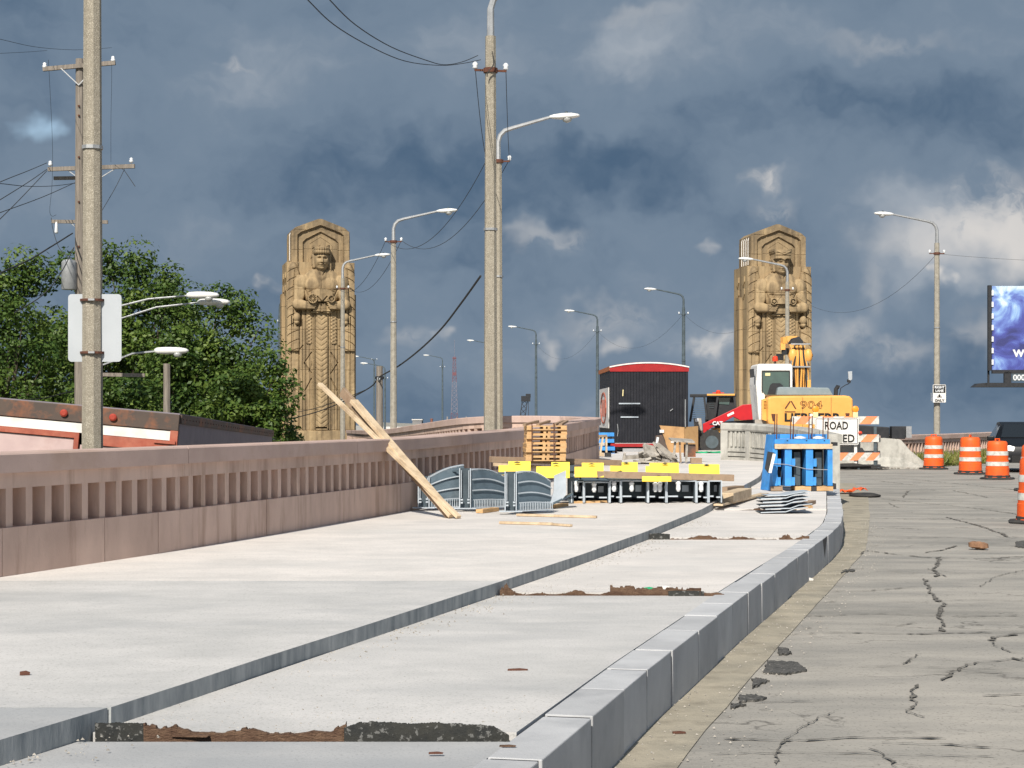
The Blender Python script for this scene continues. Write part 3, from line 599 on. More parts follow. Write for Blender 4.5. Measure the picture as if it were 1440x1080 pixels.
# ================================================================ PARAPETS
class Path:
    def __init__(s, pts, step=0.15):
        P = [Vector(p) for p in pts]; out = []
        for i in range(len(P) - 1):
            p0 = P[max(i - 1, 0)]; p1 = P[i]; p2 = P[i + 1]; p3 = P[min(i + 2, len(P) - 1)]
            n = max(2, int((p2 - p1).length / step))
            t1 = (p2 - p0) * 0.5; t2 = (p3 - p1) * 0.5
            # centripetal-like clamp of the tangents
            L = (p2 - p1).length
            for t in (t1, t2):
                if t.length > L: t *= L / t.length
            for k in range(n):
                u = k / n; h = ((2 * u**3 - 3 * u**2 + 1), (u**3 - 2 * u**2 + u), (-2 * u**3 + 3 * u**2), (u**3 - u**2))
                out.append(p1 * h[0] + t1 * h[1] + p2 * h[2] + t2 * h[3])
        out.append(P[-1]); s.p = np.array([tuple(q) for q in out]); dl = np.linalg.norm(np.diff(s.p[:, :2], axis=0), axis=1)
        s.s = np.concatenate([[0], np.cumsum(dl)]); s.L = s.s[-1]
    def at(s, t):
        q = [float(np.interp(t, s.s, s.p[:, k])) for k in range(3)]; a = [float(np.interp(t + .05, s.s, s.p[:, k])) for k in (0, 1)]; b = [float(np.interp(t - .05, s.s, s.p[:, k])) for k in (0, 1)]
        d = Vector((a[0] - b[0], a[1] - b[1])).normalized(); return Vector(q), Vector((-d.y, d.x, 0))
    def at_y(s, y):
        i = int(np.argmin(np.abs(s.p[:, 1] - y))); return float(s.s[i])
    def sweep(s, mb, s0, s1, prof, step=0.5, mi=0):
        """prof: closed list of (offset to the left, z above base)"""
        n = max(1, int(math.ceil((s1 - s0) / step))); m = len(prof); vs = []
        for i in range(n + 1):
            q, nn = s.at(s0 + (s1 - s0) * i / n)
            for o, z in prof: vs.append(q + nn * o + Vector((0, 0, z)))
        fs = [(i * m + k, i * m + (k + 1) % m, (i + 1) * m + (k + 1) % m, (i + 1) * m + k) for i in range(n) for k in range(m)]
        fs += [tuple(reversed(range(m))), tuple(range(n * m, n * m + m))]
        mb.add(vs, fs, mi)
def rect(o0, o1, z0, z1): return [(o0, z0), (o1, z0), (o1, z1), (o0, z1)]

def parapet(label, path, s_from, s_to, bal_to, cop_len, joints=None, seed=1, TH=0.34):
    root = T('parapet', label, 'parapet wall', tuple(path.at(s_from)[0]), group='pink concrete bridge parapets')
    r = random.Random(seed); s = s_from; k = 0
    while s < s_to - 0.1:
        e = min(s + cop_len * r.uniform(.95, 1.05), s_to)
        if s_to - e < 0.8: e = s_to
        b = MB(); path.sweep(b, s + .006, e - .006, [(-.045, .825), (-.045, .97), (-.03, .985), (TH + .03, .985), (TH + .045, .97), (TH + .045, .825)], .35)
        b.build('coping', M['pinktop'], root, world=True)
        b = MB(); path.sweep(b, s + .003, e - .003, rect(0, TH, .70, .824), .35); b.build('rail', M['pink'], root, world=True)
        s = e
    s = s_from
    while s < s_to - 0.05:
        e = s + (r.choice([.75, 1.0, 1.3, 1.6, 1.9]) if s < s_from + 14 else 3.0)
        if s_to - e < 0.6: e = s_to
        b = MB(); j = r.uniform(-.003, .004); path.sweep(b, s + .005, e - .005, rect(-.012 + j, TH + .012, -.5, .385 + r.uniform(-.002, .002)), .4)
        b.build('base_panel', M['pink'], root, world=True); s = e
    b = MB(); path.sweep(b, s_from + .02, s_to - .02, rect(TH * .42, TH * .58, .1, .80), .35); b.build('back_panel', M['pink'], root, world=True)
    s = s_from + .1; SP = 0.292
    while s < bal_to:
        b = MB(); path.sweep(b, s, s + .098, rect(.008, TH - .008, .384, .701), .2); b.build('baluster', M['pink'], root, world=True); s += SP
    if bal_to < s_to - 1:
        b = MB()
        while s < s_to - .2: path.sweep(b, s, s + .105, rect(.008, TH - .008, .384, .701), .2); s += SP
        props(b.build('baluster_run', M['pink'], root, world=True), kind='stuff')
    return root
P1 = Path([(-6.7, 6, .42), (-4.07, 14.7, .42), (-3.3, 17.2, .42), (-2.5, 20.3, .42), (-1.37, 25, .42), (-.62, 27.6, .46), (.25, 31.0, .50), (1.15, 36.6, .58), (1.86, 41.2, .655), (2.0, 43.0, .68), (1.62, 44.5, .70), (.8, 45.1, .72), (-.2, 45.2, .715), (-1.0, 46.4, .66), (-2.5, 52.5, .45), (-3.9, 62.5, .27), (-5.2, 70, .18), (-8.6, 100, -.05)])
s_mid = P1.at_y(43.0)
parapet('long pink parapet with narrow slots running beside the raised slab to its rounded end', P1, 1.2, s_mid, s_mid, 5.3, seed=2)
parapet('pink slotted parapet curving back toward the pylon beside the trees, behind the lamp posts', P1, s_mid + .012, P1.L, s_mid + 27, 2.6, seed=3)
P2 = Path([(11.9, 61.0, .06), (13.6, 63.0, .07), (16.5, 67.5, .08), (20.8, 75, .12), (27.5, 88, .2), (36, 106, .2)])
parapet('pink slotted parapet behind the orange barrels and the black car', P2, 0, P2.L, 24, 4.0, seed=4)

# pale old concrete barrier wall, fluted above and ribbed below
P3 = Path([(4.93, 43.6, .66), (5.4, 43.35, .65), (5.83, 42.2, .62), (6.08, 40, .58), (6.05, 37, .52), (5.93, 34.9, .48)], .1)
pw = T('fluted_barrier', 'pale old fluted concrete barrier curving behind the blue steel stack', 'barrier wall', tuple(P3.at(0)[0]))
b = MB(); P3.sweep(b, 0, P3.L, rect(.03, .26, -.4, .70), .2); b.build('wall_core', M['oldconc'], pw, world=True)
b = MB(); P3.sweep(b, -0.0, P3.L, [(-.03, .70), (-.05, .74), (-.05, .84), (0, .88), (.26, .88), (.31, .84), (.31, .74), (.29, .70)], .2); b.build('coping', M['oldconc'], pw, world=True)
b = MB(); s = .12
while s < P3.L - .1: P3.sweep(b, s, s + .05, rect(-.012, .031, .33, .68), .2); s += .105
props(b.build('flute_ribs', M['oldconc'], pw, world=True), kind='stuff')
for z in (.0, .105, .21):
    b = MB(); P3.sweep(b, .1, P3.L - .1, rect(-.03, .031, z, z + .08), .2); b.build('horizontal_rib', M['oldconc'], pw, world=True)
for s in (0.0, .72, 1.95, 3.4, 5.2, P3.L - .2):
    b = MB(); P3.sweep(b, s, s + .17, rect(-.045, .05, -.05, .699), .2); b.build('pilaster', M['oldconc'], pw, world=True)

# low concrete traffic barrier, its end sloping down
jb = T('traffic_barrier', 'grey concrete traffic barrier with a sloping end beside the striped barricade', 'concrete barrier', (12.15, 59.8, 0))
b = MB(); pr = [(-.38, 0), (-.38, .08), (-.20, .36), (-.13, .95), (.13, .95), (.20, .36), (.38, .08), (.38, 0)]
def jsec(x, f, m=1.0): return [(x, y * m, z * f) for y, z in pr]
secs = [jsec(-4.2, 1.04), jsec(-.1, 1.04), jsec(.35, 1.0), jsec(.42, .96), jsec(.7, .62), jsec(1.1, .28), jsec(1.5, .08), jsec(1.62, .01)]
vs = [q for s in secs for q in s]; fs = [(i * 8 + k, i * 8 + (k + 1) % 8, (i + 1) * 8 + (k + 1) % 8, (i + 1) * 8 + k) for i in range(len(secs) - 1) for k in range(8)] + [tuple(range(8)), tuple(range(56, 64))]
b.add(vs, fs).build('barrier_body', M['oldconc'], jb, bevel=.01)
b = MB(); r = random.Random(2)
for k in range(26):
    x = r.uniform(-1.2, 1.7); s = r.uniform(.02, .07); b.lathe([(.2 * s, 0), (s, .3 * s), (.8 * s, s), (.1 * s, 1.3 * s)], (x, -.45 + r.uniform(-.08, .1), 0), 6)
props(b.build('broken_concrete_bits', M['debris'], jb), kind='stuff')

# ================================================================ PYLONS
def pylon(loc, rz, label, variant):
    root = T('pylon', label, 'stone pylon', loc, rz, 'carved sandstone bridge pylons')
    r = random.Random(variant)
    def course(hw, y0, y1, v0, v1, dv, name='stone_block'):
        v = v0; k = 0
        while v < v1 - .05:
            e = min(v + dv, v1)
            if v1 - e < .4: e = v1
            ym = y0 + (y1 - y0) * (.5 if k % 2 else .38)
            for a, c in ((y0, ym), (ym, y1)):
                b = MB(); j = r.uniform(-.004, .004); b.hexa([(-hw - j, a + .008, v + .008), (hw + j, a + .008, v + .008), (hw + j, c - .008, v + .008), (-hw - j, c - .008, v + .008), (-hw - j, a + .008, e - .008), (hw + j, a + .008, e - .008), (hw + j, c - .008, e - .008), (-hw - j, c - .008, e - .008)])
                b.build(name, M['stone'], root)
            v = e; k += 1
    course(1.97, .02, 2.9, -3.0, 10.35, 1.2)
    course(2.17, 1.0, 2.0, -3.0, 8.55, 1.2)
    course(1.72, .27, 2.65, 10.35, 11.9, .78)
    roof = [(-1.70, 11.9), (1.70, 11.9), (1.70, 12.14), (1.42, 12.36), (0.12, 12.86), (0, 12.88), (-.12, 12.86), (-1.42, 12.36), (-1.70, 12.14)]
    b = MB(); b.prism(roof, .27, 2.65); b.build('roof_block', M['stone'], root)
    # pale fins down the upper side
    for sx in (-1, 1):
        for k in range(4):
            b = MB(); y = .62 + k * .46; xx = sx * 1.735
            b.tube([(xx, y, 10.45), (xx, y, 11.95), (xx - sx * .06, y, 12.10), (xx - sx * .22, y, 12.24)], .026, 6); b.build('side_fin', M['white'] if variant == 2 or (k == 0 and sx < 0) else M['stone'], root, smooth='auto')
        for k in range(2):
            for q in range(2):
                b = MB(); y = .75 + k * 1.25; z0 = 9.35 - q * .75
                b.prism([(y - .3, z0 + .42), (y + .3, z0 + .42), (y + .3, z0 + .1), (y, z0 - .2), (y - .3, z0 + .1)], sx * 1.95, sx * 2.03, ax='x'); b.build('side_shield', M['stone'], root)
    # carved front: one relief surface
    NU, NV = 200, 620; ua = np.linspace(-1.97, 1.97, NU); va = np.linspace(-.2, 12.9, NV); u, v = np.meshgrid(ua, va)
    au = np.abs(u); NEG = -9.0
    roofl = np.interp(au, [0, .12, 1.42, 1.70], [12.88, 12.86, 12.36, 12.12])
    upper = (v > 10.35)
    def ell(cu, cv, ru, rv, h, base=0.0):
        q = 1 - ((u - cu) / ru) ** 2 - ((v - cv) / rv) ** 2; return np.where(q > 0, base + h * np.sqrt(np.maximum(q, 0)), NEG)
    def capsule(a, b_, ra, rb, base=0.0, ks=1.0):
        a = np.array(a); b2 = np.array(b_); d = b2 - a; t = np.clip(((u - a[0]) * d[0] + (v - a[1]) * d[1]) / (d @ d), 0, 1)
        dx = u - (a[0] + t * d[0]); dy = v - (a[1] + t * d[1]); rr_ = ra + (rb - ra) * t; q = rr_ ** 2 - dx ** 2 - dy ** 2
        bs = base if not isinstance(base, tuple) else base[0] + (base[1] - base[0]) * t
        return np.where(q > 0, bs + ks * np.sqrt(np.maximum(q, 0)), NEG)
    def line(a, b_, w): # mask 0..1 groove
        a = np.array(a); b2 = np.array(b_); d = b2 - a; t = np.clip(((u - a[0]) * d[0] + (v - a[1]) * d[1]) / (d @ d), 0, 1)
        return np.clip(1 - np.hypot(u - (a[0] + t * d[0]), v - (a[1] + t * d[1])) / w, 0, 1)
    H = np.where(upper, -.12, 0.02) * np.ones_like(u)
    # nested pointed niche, each ring set deeper
    for hw, ap, sh, dep in ((1.32, 12.50, 12.02, -.22), (1.0, 12.12, 11.62, -.33), (.70, 11.80, 11.36, -.46)):
        arch = np.interp(au, [0, hw * .85, hw], [ap, sh + .06, sh - .10]); ins = (au < hw) & (v < arch) & (v > 9.0); H = np.where(ins, dep, H)
        # raised bead round the arch
        bead = (np.abs(np.maximum(au - hw, v - arch)) < .035) & (v > 9.4) & (au < hw + .04); H = np.where(bead, H + .07, H)
    # wings folded behind the shoulders
    wt = 10.32 - .55 * np.clip(np.abs(au - 1.60) / .36, 0, 1.2) ** 2.2
    wing = (au > 1.22) & (v < wt) & (v > 5.2); wh = .02 + .24 * np.sqrt(np.clip(1 - ((au - 1.60) / .44) ** 2, 0, 1)) * np.clip((wt - v) / .25, 0, 1) ** .5
    H = np.where(wing, np.maximum(H, wh), H)
    for vv in np.arange(5.0, 9.9, .52):
        cv = vv + .34 * np.clip((1.92 - au) / .6, 0, 1) ** .6; H = np.where(wing & (np.abs(v - cv) < .022), H - .06, H)
    H = np.where(wing & (np.abs(au - 1.60 + .10 * np.clip(v - 9.0, 0, 1)) < .018) & (v < 9.9), H - .05, H)
    H = np.maximum(H, np.where((au > 1.30) & (v < 5.2), .06, NEG)); H = np.where((np.abs(au - 1.70) < .02) & (v < 7.2), H - .07, H)
    # robe
    skirt = (v < 7.65) & (v > .62); base_sk = .20 + .12 * np.cos(np.clip(u / 1.25, -1, 1) * np.pi / 2)
    H = np.where(skirt & (au < 1.22), np.maximum(H, base_sk), H)
    H = np.where(skirt & (au < 1.22) & (au > .62), H - .05 * (0.5 + .5 * np.cos((au - .62) * 2 * np.pi / .20)) * np.clip((7.4 - v) / 1.0, .35, 1), H)
    H = np.where((v < .62), .34, H); H = np.where((v < .62) & (v > .58), .26, H)
    # central panel with stacked chevrons
    cen = (au < .335) & (v < 7.35) & (v > .78); saw = ((v - .75 * au) / .30) % 1.0; H = np.where(cen, .36 - .03 * (saw < .35), H)
    fr = (au >= .335) & (au < .40) & (v < 7.35) & (v > .72); H = np.where(fr, .40, H); H = np.where((au >= .40) & (au < .43) & skirt, .18, H)
    H = np.where((au >= .335) & (au < .35) & cen.any() & (v < 7.35) & (v > .78), .20, H)
    H = np.where((np.abs(v - .76) < .035) & (au < .33), .10, H)
    # side strips with beads and lozenges
    st = (au > .56) & (au < .86) & skirt
    H = np.where(st & (v > 5.6), .33 + .035 * np.cos(v * 2 * np.pi / .2) * np.cos((au - .71) * 20), H)
    H = np.where((np.abs(au - .92) < .018) & skirt, H - .14, H); H = np.where((np.abs(au - .53) < .014) & skirt, H - .09, H)
    for s in (-1, 1):
        for a, c in (((.56, 5.1), (.96, 4.5)), ((.96, 4.5), (.56, 3.9)), ((.56, 3.6), (.92, 2.9)), ((1.05, 5.5), (1.32, 5.15))):
            H -= .13 * line((s * a[0], a[1]), (s * c[0], c[1]), .035) ** .5
        loz = (np.abs(np.abs(au) - .74) / .2 + np.abs(v - 4.5) / .5 < 1) & (s * u > 0); H = np.where(loz, H + .04, H)
        H -= .12 * line((s * 1.22, 3.6), (s * 1.12, 2.6), .03)
    H = np.where((np.abs(au - 1.24) < .022) & (v < 7.0) & (v > .62), H - .16, H); H = np.where((np.abs(au - 1.08) < .015) & (v < 7.0) & (v > .62), H - .07, H)
    # torso
    T_ = ell(0, 8.9, 1.22, 1.15, .42, .18); T_ = np.maximum(T_, ell(0, 9.15, 1.42, .62, .34, .18)); H = np.maximum(H, np.where(v > 7.3, T_, NEG))
    for s in (-1, 1):
        H = np.maximum(H, ell(s * .46, 9.02, .52, .42, .22, .44)); H = np.maximum(H, ell(s * 1.14, 9.10, .44, .50, .34, .24))      # chest, shoulder
        H = np.maximum(H, capsule((s * 1.24, 9.05), (s * 1.33, 8.0), .31, .27, (.30, .40), .62))
        H = np.maximum(H, ell(s * 1.22, 8.50, .26, .45, .14, .44))
        H = np.maximum(H, capsule((s * 1.36, 7.88), (s * .72, 7.78), .31, .21, (.46, .64), .6))
        H = np.maximum(H, ell(s * 1.38, 7.88, .30, .28, .16, .44))
        for k in range(4): H = np.maximum(H, capsule((s * .80, 7.93 - .098 * k), (s * (.30 + .05 * k), 7.95 - .105 * k), .062, .045, .74, 1.0))   # fingers
        H = np.maximum(H, capsule((s * .80, 7.98), (s * .52, 8.18), .065, .05, .74, 1.0))
        H = np.maximum(H, ell(s * 1.40, 7.12, .23, .30, .34, .14)); H = np.maximum(H, ell(s * 1.40, 6.84, .17, .16, .26, .16))     # sleeve drop
        H = np.where((s * u > 1.10) & (s * u < 1.72) & (v > 6.6) & (v < 7.55) & (H < .24), -.22, H)
        H -= .10 * line((s * .92, 8.75), (s * .62, 8.1), .05)
    H -= .05 * line((0, 9.3), (0, 8.75), .05); H = np.where((np.abs(v - 8.62) < .02) & (au < .75), H - .06, H)
    # what the hands hold
    if variant == 1:
        box = (au < .62) & (v > 8.02) & (v < 8.78 - .18 * (au / .62) ** 2); H = np.where(box, np.maximum(H, .80 + .06 * np.cos(u * 4)), H)
        box = (au < .50) & (v > 7.45) & (v < 7.95); H = np.where(box, np.maximum(H, .62 - .05 * np.cos(u * 20)), H)
        H -= .16 * line((-.28, 8.3), (0, 7.98), .05) + .16 * line((.28, 8.3), (0, 7.98), .05)
        for cu, rr_ in ((-.56, .27), (.52, .20)):
            dd = np.hypot(u - cu, v - 8.18); ang = np.arctan2(v - 8.18, u - cu); wh = .88 + .05 * np.sign(np.cos(ang * 12)) * (dd > .08); H = np.where(dd < rr_, wh, H); H = np.where(np.abs(dd - rr_ * .93) < .03, .96, H)
    else:
        box = (au < .78) & (v > 8.05) & (v < 8.42); H = np.where(box, np.maximum(H, .78 + .10 * np.clip((8.42 - v) / .3, 0, 1)), H)
        cab = (au < .5) & (v >= 8.4) & (v < 8.78); H = np.where(cab, np.maximum(H, .66), H); H = np.where((np.abs(v - 8.6) < .02) & (au < .6), H - .07, H)
        box = (au < .46) & (v > 7.5) & (v < 8.02); H = np.where(box, np.maximum(H, .60), H)
        for cu in (-.58, .58):
            dd = np.hypot(u - cu, v - 8.20); H = np.where(dd < .20, .93 - .25 * ((dd > .09) & (dd < .14)), H)
    H = np.where((au < .62) & (np.abs(v - 7.42) < .06) & (au > .08), .50, H)
    # neck and head
    H = np.maximum(H, np.where(v < 10.3, capsule((0, 10.2), (0, 9.45), .27, .40, (.30, .30), .8), NEG))
    for s in (-1, 1): H -= .08 * line((s * .28, 10.0), (s * .08, 9.55), .05)
    hc = 10.42; face = ell(0, hc, .45, .68, .66, .28); hair = ell(0, hc + .20, .50, .62, .48, .24); H = np.maximum(H, hair); H = np.maximum(H, face)
    for s in (-1, 1): H = np.maximum(H, capsule((s * .44, 10.7), (s * .42, 10.05), .11, .10, .34, 1.0))
    if variant == 1: H = np.maximum(H, capsule((.50, 10.2), (.46, 9.55), .10, .13, .30, 1.0))
    inface = face > .2
    for s in (-1, 1):
        eye = np.exp(-(((u - s * .165) / .105) ** 2 + ((v - 10.50) / .062) ** 2)); H -= .17 * eye * inface
        H += .055 * np.exp(-(((u - s * .165) / .06) ** 2 + ((v - 10.485) / .03) ** 2)) * inface
        H += .06 * np.exp(-(((u - s * .17) / .12) ** 2 + ((v - 10.61) / .035) ** 2)) * inface
        H += .05 * np.exp(-(((u - s * .24) / .10) ** 2 + ((v - 10.28) / .10) ** 2)) * inface
        H -= .04 * np.exp(-(((u - s * .20) / .07) ** 2 + ((v - 10.08) / .08) ** 2)) * inface
    nose = np.clip(1 - np.abs(u) / (.05 + .05 * np.clip((10.58 - v) / .3, 0, 1)), 0, 1) * ((v < 10.60) & (v > 10.26)) * (.07 + .12 * np.clip((10.58 - v) / .32, 0, 1)); H += nose
    H -= .07 * np.exp(-((u / .15) ** 2 + ((v - 10.225) / .03) ** 2)) * inface
    H += .05 * np.exp(-((u / .12) ** 2 + ((v - 10.165) / .028) ** 2)) * inface; H += .045 * np.exp(-((u / .10) ** 2 + ((v - 10.085) / .026) ** 2)) * inface
    H -= .07 * np.exp(-((u / .14) ** 2 + ((v - 10.12) / .014) ** 2)) * inface; H += .07 * np.exp(-((u / .12) ** 2 + ((v - 9.92) / .07) ** 2)) * inface
    if variant == 1:   # laurel crown in two rows
        band = (v > 10.78) & (v < 11.16) & (au < .485 - .4 * np.clip(v - 11.0, 0, 1)); cr = .60 * np.sqrt(np.clip(1 - (u / .54) ** 2, 0, 1)) + .36
        rows = .05 * np.abs(np.sin(u * 22)) + .04 * (np.abs(((v - 10.78) / .19) % 1 - .5) < .3); H = np.where(band, np.maximum(H, cr + rows), H)
        pts = (v >= 11.14) & (v < 11.24 + .06 * np.sign(np.cos(u * 13))) & (au < .48); H = np.where(pts, cr - .06, H)
    else:              # winged helmet with flared corners and a peak over the brow
        top = 11.26 + .06 * np.clip((au - .3) / .2, 0, 1); band = (v > 10.74 - .10 * np.clip(1 - au / .2, 0, 1)) & (v < top) & (au < .50 + .05 * np.clip((v - 11.0) / .2, 0, 1)); cr = .56 * np.sqrt(np.clip(1 - (u / .64) ** 2, 0, 1)) + .48
        H = np.where(band, np.maximum(H, cr), H); H = np.where(band & (np.abs(v - 10.92) < .022), H - .07, H)
        H += .06 * line((-.4, 11.15), (0, 10.98), .05) * band + .06 * line((.4, 11.15), (0, 10.98), .05) * band
    # course joints
    for k in range(11):
        jv = .62 + 1.16 * k; H = np.where(np.abs(v - jv) < .011, H - .03, H)
    # irregular chipped surface
    rg = np.random.default_rng(variant); nzs = rg.normal(0, 1, (NV // 6 + 2, NU // 6 + 2)); yi = np.linspace(0, nzs.shape[0] - 1.01, NV); xi = np.linspace(0, nzs.shape[1] - 1.01, NU)
    y0 = yi.astype(int); x0 = xi.astype(int); fy = (yi - y0)[:, None]; fx = (xi - x0)[None, :]
    nb = nzs[y0][:, x0] * (1 - fy) * (1 - fx) + nzs[y0 + 1][:, x0] * fy * (1 - fx) + nzs[y0][:, x0 + 1] * (1 - fy) * fx + nzs[y0 + 1][:, x0 + 1] * fy * fx; H += nb * .006
    inside = np.where(upper, (au < 1.70) & (v < roofl), True)
    edge = (au > 1.955) & ~upper | upper & ((au > 1.68) | (v > roofl - .02)); H = np.where(edge, -.3, H)
    H = np.where((~inside), -.3, H)
    co = np.stack([u, -H, v], -1).reshape(-1, 3)
    ok = inside[:-1, :-1] | inside[1:, :-1] | inside[:-1, 1:] | inside[1:, 1:]
    jj, ii = np.nonzero(ok); q = jj * NU + ii; quads = np.stack([q, q + 1, q + 1 + NU, q + NU], -1)
    me = bpy.data.meshes.new('carved_figure'); me.vertices.add(len(co)); me.vertices.foreach_set('co', co.astype(np.float32).ravel())
    me.loops.add(quads.size); me.loops.foreach_set('vertex_index', quads.astype(np.int32).ravel()); me.polygons.add(len(quads)); me.polygons.foreach_set('loop_start', np.arange(0, quads.size, 4, dtype=np.int32)); me.polygons.foreach_set('loop_total', np.full(len(quads), 4, np.int32))
    me.materials.append(M['stone']); me.update(calc_edges=True); me.polygons.foreach_set('use_smooth', [True] * len(quads)); me.set_sharp_from_angle(angle=math.radians(50))
    o = new_obj('carved_figure', me); o.parent = root
    return root
pylon((-11.07, 107, .26), math.radians(12), 'tan sandstone pylon with a laurel-crowned carved figure, standing beside the trees', 1)
pylon((15.9, 110, .26), math.radians(8.7), 'tan sandstone pylon with a winged-helmet carved figure, standing behind the yellow excavator', 2)

# ================================================================ LAMP POSTS
def lamp(loc, side, rz, label, steel=False, armlen=1.62, hgt=9.1, collar=True):
    root = T('street_lamp', label, 'street lamp', loc, rz, 'street lamps along the bridge road')
    m = M['darksteel'] if steel else M['agg'] if loc[1] < 50 else M['agg_far']
    pt_ = hgt - 1.05; b = MB(); b.tube([(0, 0, -.1), (0, 0, pt_)], [.125, .092], 8); b.build('pole', m, root)
    b = MB(); s = side
    pts = [(0, 0, pt_ - .02), (0, 0, hgt - .58), (s * .05, 0, hgt - .42), (s * .16, 0, hgt - .31), (s * .34, 0, hgt - .25), (s * armlen, 0, hgt)]
    b.tube(pts, [.068, .062, .058, .055, .05, .036], 8); b.build('arm', M['galv'] if not steel else M['darksteel'], root, smooth='auto')
    hm = M['lampw']; x0 = s * armlen; z0 = hgt
    b = MB(); secs = [(0, .05, .04, 0), (.10, .09, .07, .0), (.30, .14, .10, .0), (.52, .15, .09, .015), (.68, .09, .05, .03), (.72, .03, .02, .035)]
    n = 10; vs = []
    for dx, w, h, zz in secs:
        for k in range(n):
            t = 2 * math.pi * k / n; vs.append((x0 + s * dx, w * math.cos(t), z0 + zz + (h if math.sin(t) > 0 else h * .55) * math.sin(t)))
    fs = [(i * n + k, i * n + (k + 1) % n, (i + 1) * n + (k + 1) % n, (i + 1) * n + k) for i in range(len(secs) - 1) for k in range(n)] + [tuple(range(n)), tuple(range(len(secs) * n - n, len(secs) * n))]
    b.add(vs, fs); hd = b.build('lamp_head', hm, root, smooth=True)
    b = MB(); b.lathe([(.02, -.11), (.09, -.08), (.12, -.02), (.12, .0)], (x0 + s * .42, 0, z0 - .02), 12); b.build('lens', M['lens'], hd, smooth=True)
    b = MB(); b.lathe([(.035, 0), (.035, .05), (.01, .06)], (x0 + s * .40, 0, z0 + .09), 8); b.build('photocell', M['darksteel'], hd)
    if collar:
        b = MB(); b.lathe([(.10, 7.62), (.125, 7.62), (.125, 7.70), (.10, 7.70)], n=12); b.beam((-.28, 0, 7.66), (.28, 0, 7.66), .035, .035); b.build('collar', M['rust'] if not steel else M['darksteel'], root)
        for q in (-1, 1):
            b = MB(); b.lathe([(.03, 0), (.05, .02), (.035, .05), (.055, .08), (.02, .12)], (q * .27, 0, 7.68), 8); b.build('insulator', M['ceramic'], root, smooth=True)
    b = MB(); b.lathe([(.10, 4.9), (.122, 4.9), (.122, 4.94), (.1, 4.94)], n=10); b.build('band', M['galv'] if not steel else M['darksteel'], root)
    return root
LA = [(-4.72, 20.8, -.2), (-.37, 31.9, 0), (-.33, 44.0, 0.1), (-4.05, 63.2, 0), (-7.92, 86.5, 0)]
lab = ['thick speckled concrete lamp post carrying two blank sign panels, in front of the trees', 'tall speckled lamp post rising beyond the frame beside the pallet stack',
       'speckled lamp post with white head, just behind the tallest post', 'pale lamp post between the trees\' pylon and the two tall posts', 'thin lamp post standing in front of the laurel-crowned pylon']
lampsL = []
for i, p in enumerate(LA):
    lampsL.append(lamp(p, 1, math.radians([-3, 12, -2, -4, -5][i]), lab[i], armlen=[1.5, 1.5, 1.22, 1.48, 1.52][i], hgt=[9.1, 9.3, 8.70, 8.68, 9.2][i]))
b = MB(); lampsL[2].name = lampsL[2].name
b.box((-.115, -.09, 4.6), (.035, .035, 4.9)); b.build('white_conduit', M['white'], lampsL[2])
LR = [(15.72, 68.4, .05), (13.03, 87.5, 0), (10.05, 108.3, 0), (6.03, 130.6, 0), (2.0, 153.8, 0), (-2.1, 181.8, 0), (-8.5, 226, 0)]
labR = ['pale lamp post carrying the small lane sign, beside the billboard', 'pale lamp post in front of the winged-helmet pylon', 'dark lamp post rising behind the black trailer\'s right side', 'dark lamp post at the left edge of the black trailer',
        'dark lamp post above the pallet stack\'s left side', 'far lamp post mostly hidden behind the two tall posts', 'small far lamp post beside the lattice mast']
for i, p in enumerate(LR): lamp(p, -1, math.radians([2, 4, 6, 6, 6, 6, 6][i]), labR[i], steel=i >= 2)
lamp((-14.6, 196, 0), -1, 0, 'tiny far lamp post just left of the stub pole', steel=True, hgt=8.0); lamp((-12.1, 176, -2.4), -1, 0, 'far lamp post just behind the wooden stub pole', steel=True)
lamp((-14.2, 113, -.2), 1, math.radians(-60), 'dark lamp post between the trees and the laurel-crowned pylon', steel=True)

# sign panels on the nearest post
sp = T('sign_panel', 'pair of blank silver sign backs strapped to the thickest lamp post', 'sign', (-4.72, 20.66, 2.40), 0)
def rrect(w, h, r, n=5):
    P = []
    for cx, cz, a0 in ((w / 2 - r, h / 2 - r, 0), (-w / 2 + r, h / 2 - r, 90), (-w / 2 + r, -h / 2 + r, 180), (w / 2 - r, -h / 2 + r, 270)):
        for k in range(n + 1): a = math.radians(a0 + 90 * k / n); P.append((cx + r * math.cos(a), cz + r * math.sin(a)))
    return P
b = MB(); b.prism(rrect(.60, .76, .04), -.006 + .13, .0 + .13, c=(.03, .0, .29)); b.build('panel', M['signback'], sp)
for z in (.59, .0):
    b = MB(); b.lathe([(.122, z), (.14, z), (.14, z + .025), (.122, z + .025)], (0, .14, 0), 14); b.build('strap', M['rust'], sp)
    b = MB(); b.box((.02, 0.0, z + .012), (.07, .02, .022)); b.build('buckle', M['galv'], sp)

# ================================================================ UTILITY POLES
def insul(b_, p): b_.lathe([(.02, 0), (.02, .05), (.07, .06), (.075, .12), (.05, .15), (.06, .2), (.02, .23)], p, 8)
up = T('utility_pole', 'weathered wooden utility pole with one crossarm on top, left of the thick lamp post', 'utility pole', (-13.55, 58, -2.2), 0, 'wooden utility poles')
b = MB(); b.tube([(0, 0, 0), (0, 0, 15.1)], [.19, .135], 10); b.build('pole', M['wood_old'], up, smooth='auto')
b = MB(); b.beam((-1.12, -.16, 14.75), (1.14, -.16, 14.95), .11, .13); b.build('crossarm', M['wood_old'], up)
for q in (-1, 1):
    b = MB(); b.beam((q * .55, -.2, 14.8 + .03 * q), (0, -.17, 14.25), .04, .03); b.build('brace', M['galv'], up)
    b = MB(); insul(b, (q * 1.07, -.16, 14.83 + q * .1)); b.build('insulator', M['ceramic'], up, smooth=True)
